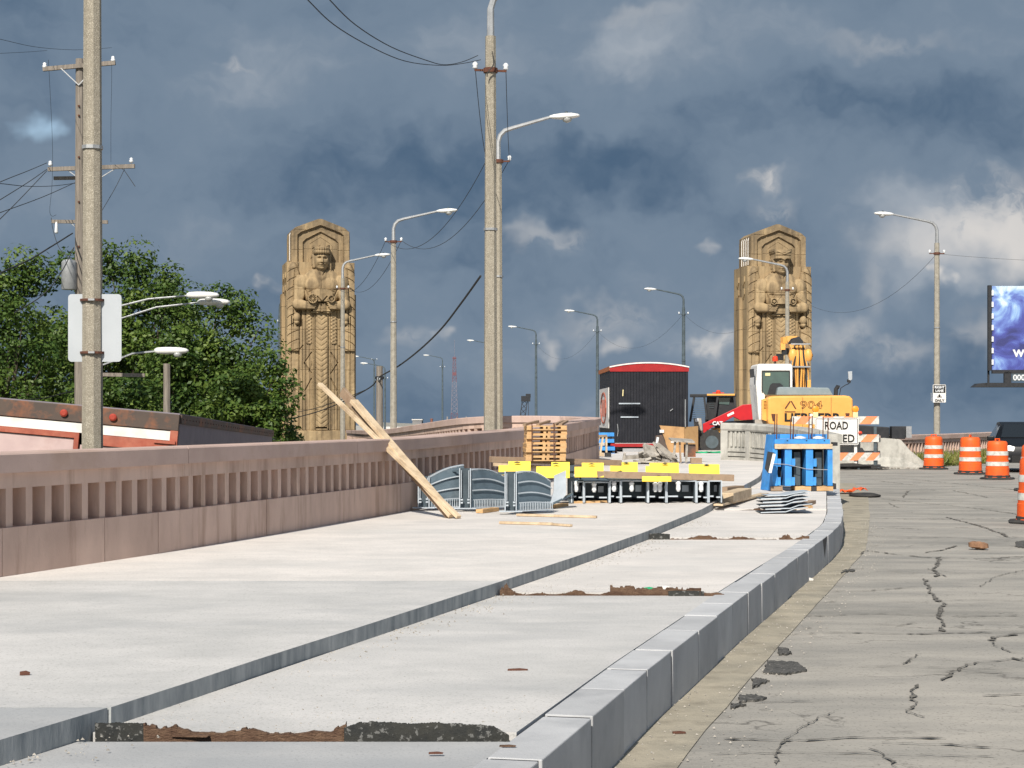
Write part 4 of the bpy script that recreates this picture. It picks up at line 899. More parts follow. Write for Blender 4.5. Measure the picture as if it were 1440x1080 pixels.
b = MB(); b.lathe([(.22, 0), (.24, .03), (.24, .85), (.18, .93), (.05, .95)], (-.3, -.18, 7.85), 14); b.build('transformer', M['galv'], up, smooth='auto')
b = MB(); 
for z in (13.6, 13.3, 12.0, 10.6, 9.2): b.box((.0, -.17, z), (.05, .06, .05))
b.build('bolt', M['rust'], up)
def arm_lamp(root, z, ln, rise, y=0):
    b = MB(); b.tube([(0, y, z), (.5, y, z + rise * .35), (ln * .6, y, z + rise * .85), (ln, y, z + rise)], .035, 6); b.build('lamp_arm', M['galv'], root, smooth='auto')
    b = MB(); vs = []; n = 10; secs = [(-.04, .05, .06), (.06, .14, .11), (.35, .17, .13), (.80, .17, .12), (1.02, .12, .08), (1.10, .03, .03)]
    for dx, w, h in secs:
        for k in range(n):
            t = 2 * math.pi * k / n; vs.append((ln + dx, y + w * math.cos(t), z + rise + .02 + h * math.sin(t)))
    b.add(vs, [(i * n + k, i * n + (k + 1) % n, (i + 1) * n + (k + 1) % n, (i + 1) * n + k) for i in range(5) for k in range(n)] + [tuple(range(n)), tuple(range(5 * n, 6 * n))]); o = b.build('lamp_head', M['lampw'], root, smooth=True)
    b = MB(); b.lathe([(.05, -.15), (.12, -.12), (.15, -.04), (.15, 0)], (ln + .74, y, z + rise - .05), 12); b.build('lens', M['lens'], o, smooth=True)
up2 = T('utility_pole', 'second wooden utility pole with two stacked crossarms, half hidden by the thick lamp post', 'utility pole', (-14.85, 65, -2.2), 0, 'wooden utility poles')
b = MB(); b.tube([(0, 0, 0), (0, 0, 12.9)], [.2, .14], 10); b.build('pole', M['wood_old'], up2, smooth='auto')
b = MB(); b.beam((-1.42, -.17, 12.55), (1.62, -.17, 12.66), .12, .14); b.build('crossarm', M['wood_old'], up2)
b = MB(); b.beam((-1.3, .17, 12.28), (.2, .17, 12.3), .1, .12); b.build('crossarm', M['wood_old'], up2)
b = MB(); b.beam((-1.28, -.17, 10.72), (.68, -.17, 10.70), .1, .12); b.build('crossarm', M['wood_old'], up2)
for p in ((-1.34, -.17, 12.62), (1.5, -.17, 12.73)): b = MB(); insul(b, p); b.build('insulator', M['ceramic'], up2, smooth=True)
b = MB(); b.lathe([(.05, 0), (.07, .05), (.05, .3), (.03, .4)], (-1.12, -.2, 10.3), 8); b.build('fuse_holder', M['ceramic'], up2, smooth=True)
for a, c in (((-.7, -.17, 12.5), (0, -.17, 12.0)), ((.9, -.17, 12.55), (0, -.17, 12.0)), ((-.6, -.17, 10.65), (0, -.17, 10.2))):
    b = MB(); b.beam(a, c, .04, .03); b.build('brace', M['galv'], up2)
arm_lamp(up2, 7.35, 3.45, .78, .0); arm_lamp(up2, 6.8, 3.75, 1.12, .5)
up3 = T('utility_pole', 'short wooden pole hidden behind the sign panels, its low crossarm showing against the trees', 'utility pole', (-13.9, 62, -2.2), 0, 'wooden utility poles')
b = MB(); b.tube([(0, 0, 0), (0, 0, 7.3)], [.16, .12], 8); b.build('pole', M['wood_old'], up3)
b = MB(); b.beam((-.5, -.17, 5.30), (1.62, -.17, 5.26), .08, .12); b.build('crossarm', M['wood_old'], up3)
arm_lamp(up3, 5.55, 1.95, .52)
up4 = T('utility_pole', 'short bare wooden pole in front of the trees, below the lower white street lamp', 'utility pole', (-11.2, 60, -2.2), 0, 'wooden utility poles')
b = MB(); b.tube([(0, 0, 0), (0, 0, 5.6)], [.13, .11], 8); b.build('pole', M['wood_old'], up4)
up5 = T('utility_pole', 'weathered stub pole with a cable clamp, right of the laurel-crowned pylon', 'utility pole', (-5.05, 70.5, -2.2), 0, 'wooden utility poles')
b = MB(); b.tube([(0, 0, 0), (0, 0, 5.80)], [.16, .125], 10); b.build('pole', M['wood_old'], up5, smooth='auto')
b = MB(); b.lathe([(.13, 0), (.17, .02), (.17, .1), (.13, .12)], (0, 0, 5.3), 10); b.build('clamp', M['black'], up5)
b = MB(); b.lathe([(.02, 0), (.06, .04), (.06, .1), (.02, .13)], (-.02, -.2, 5.25), 8); b.build('insulator', M['ceramic'], up5)

# ================================================================ WIRES
def wire(a, b_, sag, label, r=.012, group='overhead wires', n=18):
    a, b_ = Vector(a), Vector(b_); P = []
    for i in range(n + 1): t = i / n; q = a.lerp(b_, t); q.z -= 4 * sag * t * (1 - t); P.append(q)
    m = MB(); o = T('wire', label, 'wire', tuple(a), 0, group); 
    m.tube(P, r, 4); w = m.build('strand', M['rubber'], o, world=True)
def coll(l, q, z=7.70): return l.matrix_basis @ Vector((q * .27, 0, z))
for i in range(1, len(lampsL) - 1):
    for q in (-1, 1):
        wire(coll(lampsL[i], q), coll(lampsL[i + 1], q), [.9, .25, 1.0, .8][i], ('left' if q < 0 else 'right') + [' thin wire from the thickest lamp post to the tallest post', ' thin wire from the tallest post to the one just behind it', ' thin wire sagging from the twin posts to the pale lamp post', ' thin wire from the pale lamp post to the one before the pylon'][i], .008, 'lamp post wires')
RT = [Vector((p[0], p[1], 7.7)) for p in LR]
for i in range(4): wire(RT[i], RT[i + 1], 1.6, ['thin sagging wire between the lane sign post and the post before the helmeted pylon', 'thin sagging wire left of the post before the helmeted pylon', 'thin sagging wire above the black trailer', 'thin sagging wire above the pallet stack'][i], .006, 'far side wires')
wire(RT[0], (34, 60, 8.2), .8, 'thin wire running off to the right from the post with the lane sign', .006, 'far side wires')
wire(D(430, -4, 26), D(676, 86, 31.8), .0, 'upper wire', .01) if False else None
def wpx(pts, d0, d1, label, r=.0065):
    n = len(pts); P = [D(x, y, d0 + (d1 - d0) * i / (n - 1)) for i, (x, y) in enumerate(pts)]
    Q = []
    for i in range(n - 1):
        p0, p1, p2, p3 = P[max(i - 1, 0)], P[i], P[i + 1], P[min(i + 2, n - 1)]
        for k in range(5): u = k / 5; Q.append(0.5 * ((2 * p1) + (p2 - p0) * u + (2 * p0 - 5 * p1 + 4 * p2 - p3) * u * u + (3 * p1 - p0 - 3 * p2 + p3) * u ** 3))
    Q.append(P[-1]); o = T('wire', label, 'wire', tuple(Q[0]), 0, 'overhead wires'); m = MB(); m.tube(Q, r, 4); m.build('strand', M['rubber'], o, world=True)
wpx([(395, -40), (433, 0), (470, 35), (520, 65), (570, 86), (620, 92), (652, 89), (676, 84)], 18, 31.8, 'lower of two wires sagging from the top edge to the tallest post')
wpx([(430, -40), (462, -2), (500, 35), (550, 66), (600, 85), (625, 91), (650, 87), (672, 78)], 18, 31.8, 'upper of two wires sagging from the top edge to the tallest post')
wpx([(-60, 40), (0, 55), (50, 66), (100, 70), (131, 69), (157, 67)], 40, 57.8, 'wire sagging in from the upper left to the far end of the top crossarm')
wpx([(-60, 77), (0, 75), (40, 73), (66, 71)], 40, 57.8, 'straight wire from the upper left to the near end of the top crossarm')
wpx([(68, 84), (70, 120), (73, 180), (74, 225), (73, 262), (70, 295), (73, 304), (79, 302)], 57.8, 64.8, 'thin wire hanging down from the top crossarm\'s left end')
wpx([(157, 80), (157, 120), (156, 170), (156, 228)], 57.8, 64.8, 'thin wire hanging down right behind the thick lamp post')
wpx([(-60, 285), (0, 256), (40, 240), (66, 229)], 40, 64.8, 'wire climbing to the second pole\'s upper crossarm, highest of the crossing wires', .012)
wpx([(-60, 318), (0, 281), (40, 256), (66, 238)], 40, 64.8, 'second wire climbing to the second pole\'s crossarm', .012)
wpx([(-60, 365), (0, 308), (30, 278), (66, 240)], 40, 64.8, 'steepest wire climbing to the second pole\'s crossarm', .012)
wpx([(-60, 252), (0, 258), (40, 262), (80, 261), (122, 255)], 40, 64.8, 'nearly level wire crossing the pole below the upper crossarm', .012)
wpx([(-60, 320), (0, 299), (60, 277), (105, 257)], 40, 64.8, 'gently climbing wire meeting the pole below the upper crossarm', .012)
wpx([(-60, 415), (0, 384), (40, 366), (70, 348), (102, 328)], 40, 57.8, 'thick twisted cable climbing to the pole above the trees', .022)
wpx([(20, 440), (60, 415), (85, 385), (104, 348)], 50, 57.8, 'dark cable descending from the pole in front of the trees', .016)
wpx([(72, 306), (75, 325), (84, 350), (100, 365)], 64.8, 64.8, 'loose drop wire at the lowest crossarm', .012)
wpx([(30, 562), (60, 560), (95, 552), (122, 548)], 55, 64.8, 'cable low in front of the trees, left of the thick lamp post', .02)
wpx([(340, 598), (400, 590), (440, 581), (480, 566), (520, 545), (534, 530), (560, 515), (590, 492), (620, 463), (648, 427), (676, 388)], 95, 44, 'heavy black cable rising from the pylon past the stub pole to the tall post', .026)
wpx([(330, 592), (400, 582), (440, 575), (480, 562), (515, 548)], 98, 72, 'thin cable crossing the foot of the laurel-crowned pylon', .018)
wpx([(692, 72), (694, 90), (686, 102), (685, 108)], 31.7, 31.7, 'short dark cable looping at the tallest post\'s collar', .012)
wpx([(190, 262), (175, 240), (172, 238)], 57, 64.8, 'short guy wire at the right end of the second crossarm', .01)
wpx([(130, 318), (160, 268), (175, 238)], 60, 64.8, 'slanting guy wire passing behind the thick lamp post', .01)

# ================================================================ TREES
def tree(loc, rx, ry, z0, z1, label, n_cl, leaves, mt='leaf', seed=1, size=.085, trunk_r=.22, group='leafy trees behind the trailer', top_pts=None, cr=.85):
    g = np.random.default_rng(seed); root = T('maple_tree', label, 'tree', loc, 0, group); rr_ = random.Random(seed)
    H = z1 - z0; cz = z0 + H * .5
    b = MB(); b.tube([(0, 0, -.2), (.05, 0, z0 * .5), (.1, .05, z0 + .4), (0, 0, z0 + H * .45), (.1, 0, z0 + H * .72)], [trunk_r, trunk_r * .8, trunk_r * .7, trunk_r * .4, .05], 8); b.build('trunk', M['bark'], root, smooth=True)
    cents = []
    for k in range(n_cl):
        while True:
            p = g.uniform(-1, 1, 3); q = np.linalg.norm(p)
            if .45 < q < 1.0: break
        zz = p[2]; w = (1 - .45 * max(zz, 0)) ; cents.append((p[0] * rx * w, p[1] * ry * w, cz + zz * H * .5))
    if top_pts: cents += [tuple(t) for t in top_pts]
    lb = MB()
    for k in range(0, len(cents), 5):
        c = cents[k]; s = (0, 0, z0 + H * rr_.uniform(.05, .5)); lb.tube([s, (c[0] * .5, c[1] * .5, (s[2] + c[2]) * .5 - .1), c], [.07, .045, .015], 5)
    lb.build('limb', M['bark'], root)
    C = np.array(cents); nc = len(C); per = leaves // nc; N_ = nc * per
    rad = g.uniform(.55, 1.1, nc) * cr; idx = np.repeat(np.arange(nc), per)
    dr = g.normal(0, 1, (N_, 3)); dr /= np.linalg.norm(dr, axis=1)[:, None]; rr2 = rad[idx] * g.uniform(.35, 1.08, N_) ** .6
    P = C[idx] + dr * rr2[:, None] * np.array([1, 1, .72]); P[:, 2] += np.abs(g.normal(0, .10, N_)) * (dr[:, 2] > .3)
    # leaf quads: pointed diamonds facing mostly outwards and up
    nrm = dr * .7 + np.array([0, 0, .6]) + g.normal(0, .55, (N_, 3)); nrm /= np.linalg.norm(nrm, axis=1)[:, None]
    a = np.cross(nrm, g.normal(0, 1, (N_, 3))); a /= np.linalg.norm(a, axis=1)[:, None]; c2 = np.cross(nrm, a)
    sz = size * g.uniform(.6, 1.4, N_)[:, None]
    V = np.stack([P - a * sz, P + c2 * sz * .62, P + a * sz * 1.1, P - c2 * sz * .62], 1).reshape(-1, 3)
    me = bpy.data.meshes.new('crown'); me.vertices.add(len(V)); me.vertices.foreach_set('co', V.astype(np.float32).ravel())
    me.loops.add(N_ * 4); me.loops.foreach_set('vertex_index', np.arange(N_ * 4, dtype=np.int32)); me.polygons.add(N_); me.polygons.foreach_set('loop_start', np.arange(0, N_ * 4, 4, dtype=np.int32)); me.polygons.foreach_set('loop_total', np.full(N_, 4, np.int32))
    at = me.attributes.new('tint', 'FLOAT', 'FACE'); clt = g.uniform(0, .55, nc)[idx] + g.uniform(0, .5, N_); at.data.foreach_set('value', np.clip(clt, 0, 1).astype(np.float32))
    me.materials.append(M[mt]); me.update(calc_edges=True); o = new_obj('crown', me); o.parent = root
    return root
GZ = -2.3
def tp(loc, pts):  # twig ends standing out of the outline
    out = []
    for x, y in pts:
        for dy, dd in ((5, 0), (24, .3)): q = D(x, y + dy, loc[1]); out.append((q.x - loc[0] - (.2 if dy > 10 else 0), dd, q.z - loc[2]))
    return out
t1 = (-20.2, 74, GZ); tree(t1, 3.4, 3.0, 1.2, 9.4, 'tall dark green tree behind the utility pole, farthest left of the crowns', 130, 30000, 'leaf', 1, top_pts=tp(t1, [(30, 362), (60, 372), (20, 385), (45, 380), (95, 360), (0, 395)]))
t2 = (-15.3, 78, GZ); tree(t2, 3.3, 3.0, 1.2, 9.8, 'tallest dark green tree, rising right of the sign panels', 150, 33000, 'leaf', 2, top_pts=tp(t2, [(150, 350), (165, 362), (195, 352), (200, 368), (240, 380), (232, 392), (130, 372), (180, 375)]))
t3 = (-12.7, 74, GZ); tree(t3, 3.4, 2.8, .8, 7.9, 'broad dark green tree between the white street lamps and the pylon', 150, 32000, 'leaf', 3, top_pts=tp(t3, [(310, 408), (318, 420), (342, 420), (338, 435), (270, 410), (365, 455)]))
t4 = (-10.3, 70, GZ); tree(t4, 2.1, 2.0, .4, 5.7, 'rounded green tree overlapping the edge of the laurel-crowned pylon', 90, 18000, 'leaf', 4, top_pts=tp(t4, [(392, 512), (398, 530), (402, 548), (380, 490)]), cr=.7)
t5 = (-19.1, 64, GZ); tree(t5, 3.0, 2.4, .6, 6.4, 'lighter yellow-green tree low behind the trailer\'s left end', 100, 20000, 'leaf_lt', 5)
t6 = (-14.6, 69, GZ); tree(t6, 2.6, 2.2, .3, 5.4, 'dense low tree directly above the trailer roof', 80, 14000, 'leaf', 6)
t7 = (-9.4, 79, GZ); tree(t7, .65, .8, .4, 3.7, 'small dark bush at the foot of the laurel-crowned pylon', 26, 4000, 'leaf', 7, size=.07, trunk_r=.06, cr=.4)
t8 = (-19.6, 84, GZ); tree(t8, 5.2, 3, .6, 9.2, 'dark tree filling the gap behind the two leftmost crowns', 110, 24000, 'leaf', 8, size=.11)

# weeds along the far parapet
g = np.random.default_rng(4); n = 6000; tpar = g.uniform(0, 20, n); P = np.array([tuple(P2.at(t)[0] - P2.at(t)[1] * float(o)) for t, o in zip(tpar, g.uniform(.1, 1.3, n))])
clump = .25 + .35 * np.abs(np.sin(tpar * .9)) * np.abs(np.cos(tpar * 2.3)) ; hgt = clump * g.uniform(.3, 1.1, n); ang = g.uniform(0, 6.28, n); w = g.uniform(.012, .05, n)
lean = g.normal(0, .12, (n, 2)); A = np.stack([np.cos(ang) * w, np.sin(ang) * w, np.zeros(n)], 1); P[:, 2] = 0.0
top = P + np.stack([lean[:, 0], lean[:, 1], hgt], 1); mid = P + np.stack([lean[:, 0] * .4, lean[:, 1] * .4, hgt * .55], 1)
V = np.stack([P, mid - A, top, mid + A], 1).reshape(-1, 3); me = bpy.data.meshes.new('weeds'); me.from_pydata([tuple(v) for v in V], [], [(4 * i, 4 * i + 1, 4 * i + 2, 4 * i + 3) for i in range(n)])
at = me.attributes.new('tint', 'FLOAT', 'FACE'); at.data.foreach_set('value', g.uniform(0, 1, n).astype(np.float32)); me.materials.append(M['grass']); props(new_obj('weeds', me), kind='stuff')

# ================================================================ FAR THINGS
def box_building(name, x0, x1, ytop, d, m, label, dep=8):
    a, b_ = D(x0, ytop, d), D(x1, ytop, d); root = T(name, label, 'building', ((a.x + b_.x) / 2, d, -25)); w = b_.x - a.x; h = a.z + 25
    b = MB(); b.box((0, dep / 2, h / 2), (w, dep, h)); b.build('wall', m, root); b = MB(); b.box((0, dep / 2, h + .15), (w + .4, dep + .4, .3)); b.build('roof', M['farw'], root)
    for k in range(max(2, int(w / 4))):
        b = MB(); b.box((-w / 2 + (k + .5) * w / max(2, int(w / 4)), -.06, h - 3), (1.6, .1, 1.8)); b.build('window', M['darkglass'], root)
box_building('far_building', 541, 570, 603, 300, M['farw'], 'white low roof just right of the pale lamp post, beyond the parapet')
box_building('far_building', 558, 577, 598, 420, M['farb'], 'small dark-walled house roof beyond the parapet')
box_building('far_building', 580, 593, 591, 500, M['farb'], 'pale block beyond the parapet, left of the brick chimney')
box_building('far_building', 590, 625, 600, 520, M['farb'], 'long low grey shed beyond the parapet, under the brick chimney')
ch = T('chimney', 'small brick chimney beyond the parapet, left of the far lamp post', 'chimney', tuple(D(607, 600, 480)))
b = MB(); b.lathe([(.35, -25), (.32, 1.8), (.4, 1.85), (.4, 2.1)], n=8); b.build('stack', M['farbrick'], ch)
b = MB(); b.box((0, 0, -26), (3, 3, 4)); b.build('footing', M['farbrick'], ch)
mast = T('radio_mast', 'red and white lattice radio mast on the horizon', 'radio mast', (D(639, 500, 700).x, 700, -25))
zt = D(639, 500, 700).z + 25
def lattice(b, z0, z1, w0, w1, n, r=.10):
    for k in range(n):
        a0, a1 = z0 + (z1 - z0) * k / n, z0 + (z1 - z0) * (k + 1) / n; q0, q1 = w0 + (w1 - w0) * k / n, w0 + (w1 - w0) * (k + 1) / n
        c0 = [(-q0, -q0, a0), (q0, -q0, a0), (q0, q0, a0), (-q0, q0, a0)]; c1 = [(-q1, -q1, a1), (q1, -q1, a1), (q1, q1, a1), (-q1, q1, a1)]
        for i in range(4):
            b.beam(c0[i], c1[i], r, r); b.beam(c0[i], c1[(i + 1) % 4], r * .7, r * .7); b.beam(c1[i], c1[(i + 1) % 4], r * .7, r * .7); b.beam(c0[(i + 1) % 4], c1[i], r * .7, r * .7)
hh = [0, zt * .30, zt * .58, zt * .62, zt * .82, zt * .99]
for k, (a, c, m) in enumerate([(0, .30, 'mastwhite'), (.30, .56, 'mastred'), (.56, .80, 'mastwhite'), (.80, .99, 'mastred')]):
    b = MB(); lattice(b, zt * a, zt * c, 2.2 - 1.75 * a, 2.2 - 1.75 * c, 7, .11); b.build('lattice_section', M[m], mast)
b = MB(); b.tube([(0, 0, zt * .97), (0, 0, zt * 1.12)], .06, 5); b.build('antenna', M['mastwhite'], mast)
b = MB(); b.box((0, 0, zt * .86), (1.5, 1.5, 1.2)); b.box((0, 0, zt * .98), (1.4, 1.4, .5)); b.build('aerial_box', M['mastred'], mast)
for k in range(6):
    b = MB(); b.box((-4.5 + k * 1.8, 0, zt * .49 + (k % 2) * 1), (.5, .5, 2.4)); b.build('dish', M['farb'], mast)
b = MB(); b.box((0, 0, zt * .475), (11, 1.5, .5)); b.build('platform', M['darksteel'], mast)
cr_ = T('crane', 'dark lattice crane boom on the horizon, left of the pallet stack', 'crane', (D(735, 585, 300).x, 300, -25))
b = MB(); n = 14
for k in range(n):
    t0, t1 = k / n, (k + 1) / n; f = lambda t: Vector((-1.2 + 1.6 * t, 0, 18 + 11.5 * t)); a, c = f(t0), f(t1); w = .42
    for s in (-1, 1): b.beam(a + Vector((s * w, 0, 0)), c + Vector((s * w, 0, 0)), .12, .12)
    b.beam(a + Vector((-w, 0, 0)), c + Vector((w, 0, 0)), .09, .09); b.beam(a + Vector((w, 0, 0)), c + Vector((-w, 0, 0)), .09, .09)
b.build('boom', M['black'], cr_)
b = MB(); b.box((.5, 0, 29.5), (1.5, .8, .9)); b.box((.9, 0, 30.0), (.8, .7, .6)); b.build('boom_head', M['black'], cr_)
b = MB(); b.tube([(.9, 0, 29.6), (1.1, 0, 19)], .06, 4); b.build('hoist_rope', M['black'], cr_)
b = MB(); b.box((-2, 0, 1.6), (5, 3.2, 3.2)); b.beam((-2.4, 0, 3), (-1.2, 0, 18.1), .9, .9); b.build('body', M['black'], cr_)

# billboard
bb = T('billboard', 'large blue and violet billboard on a dark catwalk, cut by the right edge', 'billboard', (37.6, 120, -2.3), math.radians(-2))
hw, zb, zt_ = 6.4, 2.0 + 4.75 - 1.7 + 2.3 - .6, 0
zb = EYE - (520 - 585) / 21.67 + 2.3; zt_ = EYE - (402 - 585) / 21.67 + 2.3
def bill_mat():
    m = bpy.data.materials.new('billboard_print'); m.use_nodes = True; t = m.node_tree; t.nodes.clear(); out = t.nodes.new('ShaderNodeOutputMaterial'); p = t.nodes.new('ShaderNodeBsdfPrincipled'); t.links.new(p.outputs[0], out.inputs[0])
    tcn = t.nodes.new('ShaderNodeTexCoord'); nn = t.nodes.new('ShaderNodeTexNoise'); nn.inputs['Scale'].default_value = .55; nn.inputs['Detail'].default_value = 7; nn.inputs['Distortion'].default_value = 1.2; t.links.new(tcn.outputs['Object'], nn.inputs['Vector'])
    r = t.nodes.new('ShaderNodeValToRGB'); els = r.color_ramp.elements; els[0].position = .36; els[0].color = (.035, .04, .16, 1); els[1].position = .72; els[1].color = (.55, .66, .80, 1)
    for pos, c in ((.46, (.06, .075, .32, 1)), (.55, (.13, .20, .52, 1)), (.62, (.25, .40, .66, 1))): e = els.new(pos); e.color = c
    sp_ = t.nodes.new('ShaderNodeSeparateXYZ'); t.links.new(tcn.outputs['Object'], sp_.inputs[0]); mr = t.nodes.new('ShaderNodeMapRange'); t.links.new(sp_.outputs[2], mr.inputs[0]); mr.inputs[1].default_value = zb; mr.inputs[2].default_value = zt_; mr.inputs[3].default_value = -.12; mr.inputs[4].default_value = .16
    ad = t.nodes.new('ShaderNodeMath'); t.links.new(nn.outputs['Fac'], ad.inputs[0]); t.links.new(mr.outputs[0], ad.inputs[1]); t.links.new(ad.outputs[0], r.inputs[0]); t.links.new(r.outputs[0], p.inputs['Base Color']); p.inputs['Roughness'].default_value = .5; return m
b = MB(); b.box((0, 0, (zb + zt_) / 2), (2 * hw, .12, zt_ - zb)); b.build('printed_face', bill_mat(), bb)
b = MB(); b.box((-hw - .16, -.02, (zb + zt_) / 2), (.22, .3, zt_ - zb + .1)); b.box((hw + .16, -.02, (zb + zt_) / 2), (.22, .3, zt_ - zb + .1)); b.build('side_frame', M['black'], bb)
for k in range(7):
    b = MB(); z = zb + .5 + k * .75; b.box((-hw - .0, -.12, z), (.16, .06, .34)); b.build('light_edge_tab', M['ceramic'], bb)
b = MB(); b.box((0, 0, zb - .12), (2 * hw, .3, .24)); b.build('lower_frame', M['black'], bb)
b = MB(); b.box((0, -.5, zb - 1.0), (2 * hw + 1.2, 1.3, .28)); b.build('catwalk', M['black'], bb)
b = MB(); b.prism([(-.8, -.14), (0, -.14), (0, .14), (-.5, .10)], -.6, .6, c=(-hw - .6, -.5, zb - 1.0)); b.build('catwalk_nose', M['black'], bb)
b = MB(); b.box((-hw - .18, .2, zb - .5), (.12, .12, 1.0)); b.build('post', M['black'], bb)
b = MB(); b.box((-hw + 1.0, .0, zb - .52), (.45, .3, .8)); b.build('bracket', M['black'], bb)
b = MB(); b.tube([(0, .8, 0), (0, .8, zt_ - 1)], .45, 14); b.build('mast', M['black'], bb)
b = MB(); b.box((-hw + 2.4, -.2, zb - .5), (2.3, .08, .5)); b.build('number_plate', M['darksteel'], bb)
def text(s, size, loc, parent, m, ext=.01, rot=(math.radians(90), 0, 0), align='LEFT', name='lettering', sx=1.0, bold=0.0, outline=False, fit=None):
    c = bpy.data.curves.new(name, 'FONT'); c.body = s; c.size = size; c.extrude = ext; c.align_x = align; c.offset = bold; c.resolution_u = 3
    if outline: c.fill_mode = 'NONE'; c.bevel_depth = outline; c.extrude = 0; c.bevel_resolution = 0
    tmp = bpy.data.objects.new('tmp', c); COL.objects.link(tmp); dg = bpy.context.evaluated_depsgraph_get(); me = bpy.data.meshes.new_from_object(tmp.evaluated_get(dg)); bpy.data.objects.remove(tmp)
    w_ = max(v.co.x for v in me.vertices) - min(v.co.x for v in me.vertices)
    if fit: sx = fit / w_
    me.name = name; me.materials.clear(); me.materials.append(m); o = new_obj(name, me); o.location = loc; o.rotation_euler = rot; o.scale = (sx, 1, 1); o.parent = parent; return o
text('www.', 1.0, (-hw + 1.35, -.08, zb + .85), bb, M['ceramic'], bold=.02, name='lettering'); text('0001', .52, (-hw + 1.3, -.26, zb - .68), bb, M['ceramic'], bold=.012, name='number')

# ================================================================ LANE SIGN
ls_ = T('lane_sign', 'small black and white RIGHT LANE ONLY sign on the pale lamp post', 'road sign', tuple(D(1321, 566, 68.15)))
b = MB(); b.prism(rrect(.48, .66, .03), 0, .015, c=(0, 0, .33)); b.build('plate', M['white'], ls_)
b = MB(); b.box((0, -.008, .50), (.44, .008, .28)); b.build('black_field', M['ltext'], ls_)
text('RIGHT', .125, (0, -.02, .52), ls_, M['ceramic'], align='CENTER', bold=.004); text('LANE', .125, (0, -.02, .39), ls_, M['ceramic'], align='CENTER', bold=.004); text('ONLY', .13, (0, -.012, .03), ls_, M['ltext'], align='CENTER', bold=.003)
b = MB(); b.prism([(-.09, 0), (.09, 0), (.09, .03), (.03, .03), (.03, .07), (-.03, .07), (-.03, .03), (-.09, .03)], -.008, -.001, c=(0, 0, .19)); b.prism([(-.05, 0), (.05, 0), (0, .05)], -.008, -.001, c=(0, 0, .26)); b.build('symbol', M['ltext'], ls_)
b = MB(); b.box((-.28, .1, .2), (.02, .02, .3)); b.build('bracket', M['galv'], ls_)

# ================================================================ TRAILER BEHIND THE PARAPET (left)
C0 = D(253, 583, 24.5); 
tr = T('box_trailer', 'box trailer with brown rear header and red clearance lights behind the pink parapet', 'trailer', tuple(C0 + Vector((0, 0, -3.85))))
u = (D(-17, 559, 24.3) - C0).normalized(); fw = (D(380, 605, 36.5) - C0).normalized(); upv = fw.cross(u).normalized()
if upv.z < 0: upv = -upv
def TR(a, c, h): return u * a + fw * c + upv * h + Vector((0, 0, 3.85))
def trbox(nm, m, a0, a1, c0, c1, h0, h1, par=None, bev=0):
    b = MB(); b.hexa([TR(a1, c0, h0), TR(a0, c0, h0), TR(a0, c1, h0), TR(a1, c1, h0), TR(a1, c0, h1), TR(a0, c0, h1), TR(a0, c1, h1), TR(a1, c1, h1)]); return b.build(nm, m, par or tr, bevel=bev)
LEN = 12.6
trbox('header', M['truck_hdr'], -.0, 2.52, -.02, .06, -.22, 0, bev=.008)
trbox('roof', M['truck_side'], .01, 2.5, .07, LEN, -.03, .015)
trbox('roof_rail', M['truck_hdr'], -.02, .05, .07, LEN, -.12, .0)
for k in range(16): trbox('side_panel', M['truck_side'], 0.0, .04, .08 + k * .78, .08 + k * .78 + .775, -2.7, -.121)
for k in range(40):
    q = TR(-.02, .2 + k * .31, -.06); b = MB(); b.box(q, (.012, .02, .02)); b.build('rivet', M['rust'], tr)
trbox('left_side', M['truck_side'], 2.46, 2.5, .08, LEN, -2.7, -.02); trbox('floor', M['truck_hdr'], .0, 2.5, .0, LEN, -2.85, -2.705); trbox('front_wall', M['truck_side'], .05, 2.45, LEN - .05, LEN - .01, -2.7, -.03)
trbox('white_strip', M['white'], .09, 2.44, .0, .04, -.355, -.23)
trbox('red_bar', M['redtrim'], 1.28, 2.5, -.03, .03, -.43, -.357); trbox('red_bar', M['redtrim'], .03, 1.2, -.03, .03, -.50, -.36)
trbox('red_post', M['redtrim'], 1.28, 1.34, -.035, .02, -2.6, -.431); trbox('red_post', M['redtrim'], .0, .10, -.03, .04, -2.7, -.22); trbox('red_bracket', M['redtrim'], .02, .30, -.06, -.031, -.40, -.36)
trbox('door', M['truck_door'], 1.35, 2.45, .0, .03, -2.6, -.44); trbox('door', M['truck_door'], .12, 1.26, .0, .03, -2.6, -.51)
for a in (1.38, 1.06, .74):
    q = TR(a + .12, -.02, -.115); b = MB(); Mx = Matrix.Rotation(math.radians(90), 3, 'X')
    b.add([q + Mx @ Vector(v) for v in [(r_ * math.cos(t * math.pi / 7), r_ * math.sin(t * math.pi / 7), z) for r_, z in ((.05, 0), (.05, .03), (.03, .045)) for t in range(14)]], [(i * 14 + k, i * 14 + (k + 1) % 14, (i + 1) * 14 + (k + 1) % 14, (i + 1) * 14 + k) for i in range(2) for k in range(14)] + [tuple(range(28, 42))])
    b.build('clearance_light', M['redlens'], tr, smooth='auto')
for k in (1.2, 2.4, 10.0, 11.2):
    for a in (.15, 2.35):
        b = MB(); q = TR(a, k, -3.35); b.add([q + Vector((x, .5 * math.cos(t * math.pi / 9), .5 * math.sin(t * math.pi / 9))) for x in (-.14, .14) for t in range(18)], [tuple(range(18)), tuple(range(18, 36))] + [(k2, (k2 + 1) % 18, (k2 + 1) % 18 + 18, k2 + 18) for k2 in range(18)]); b.build('wheel', M['rubber'], tr)

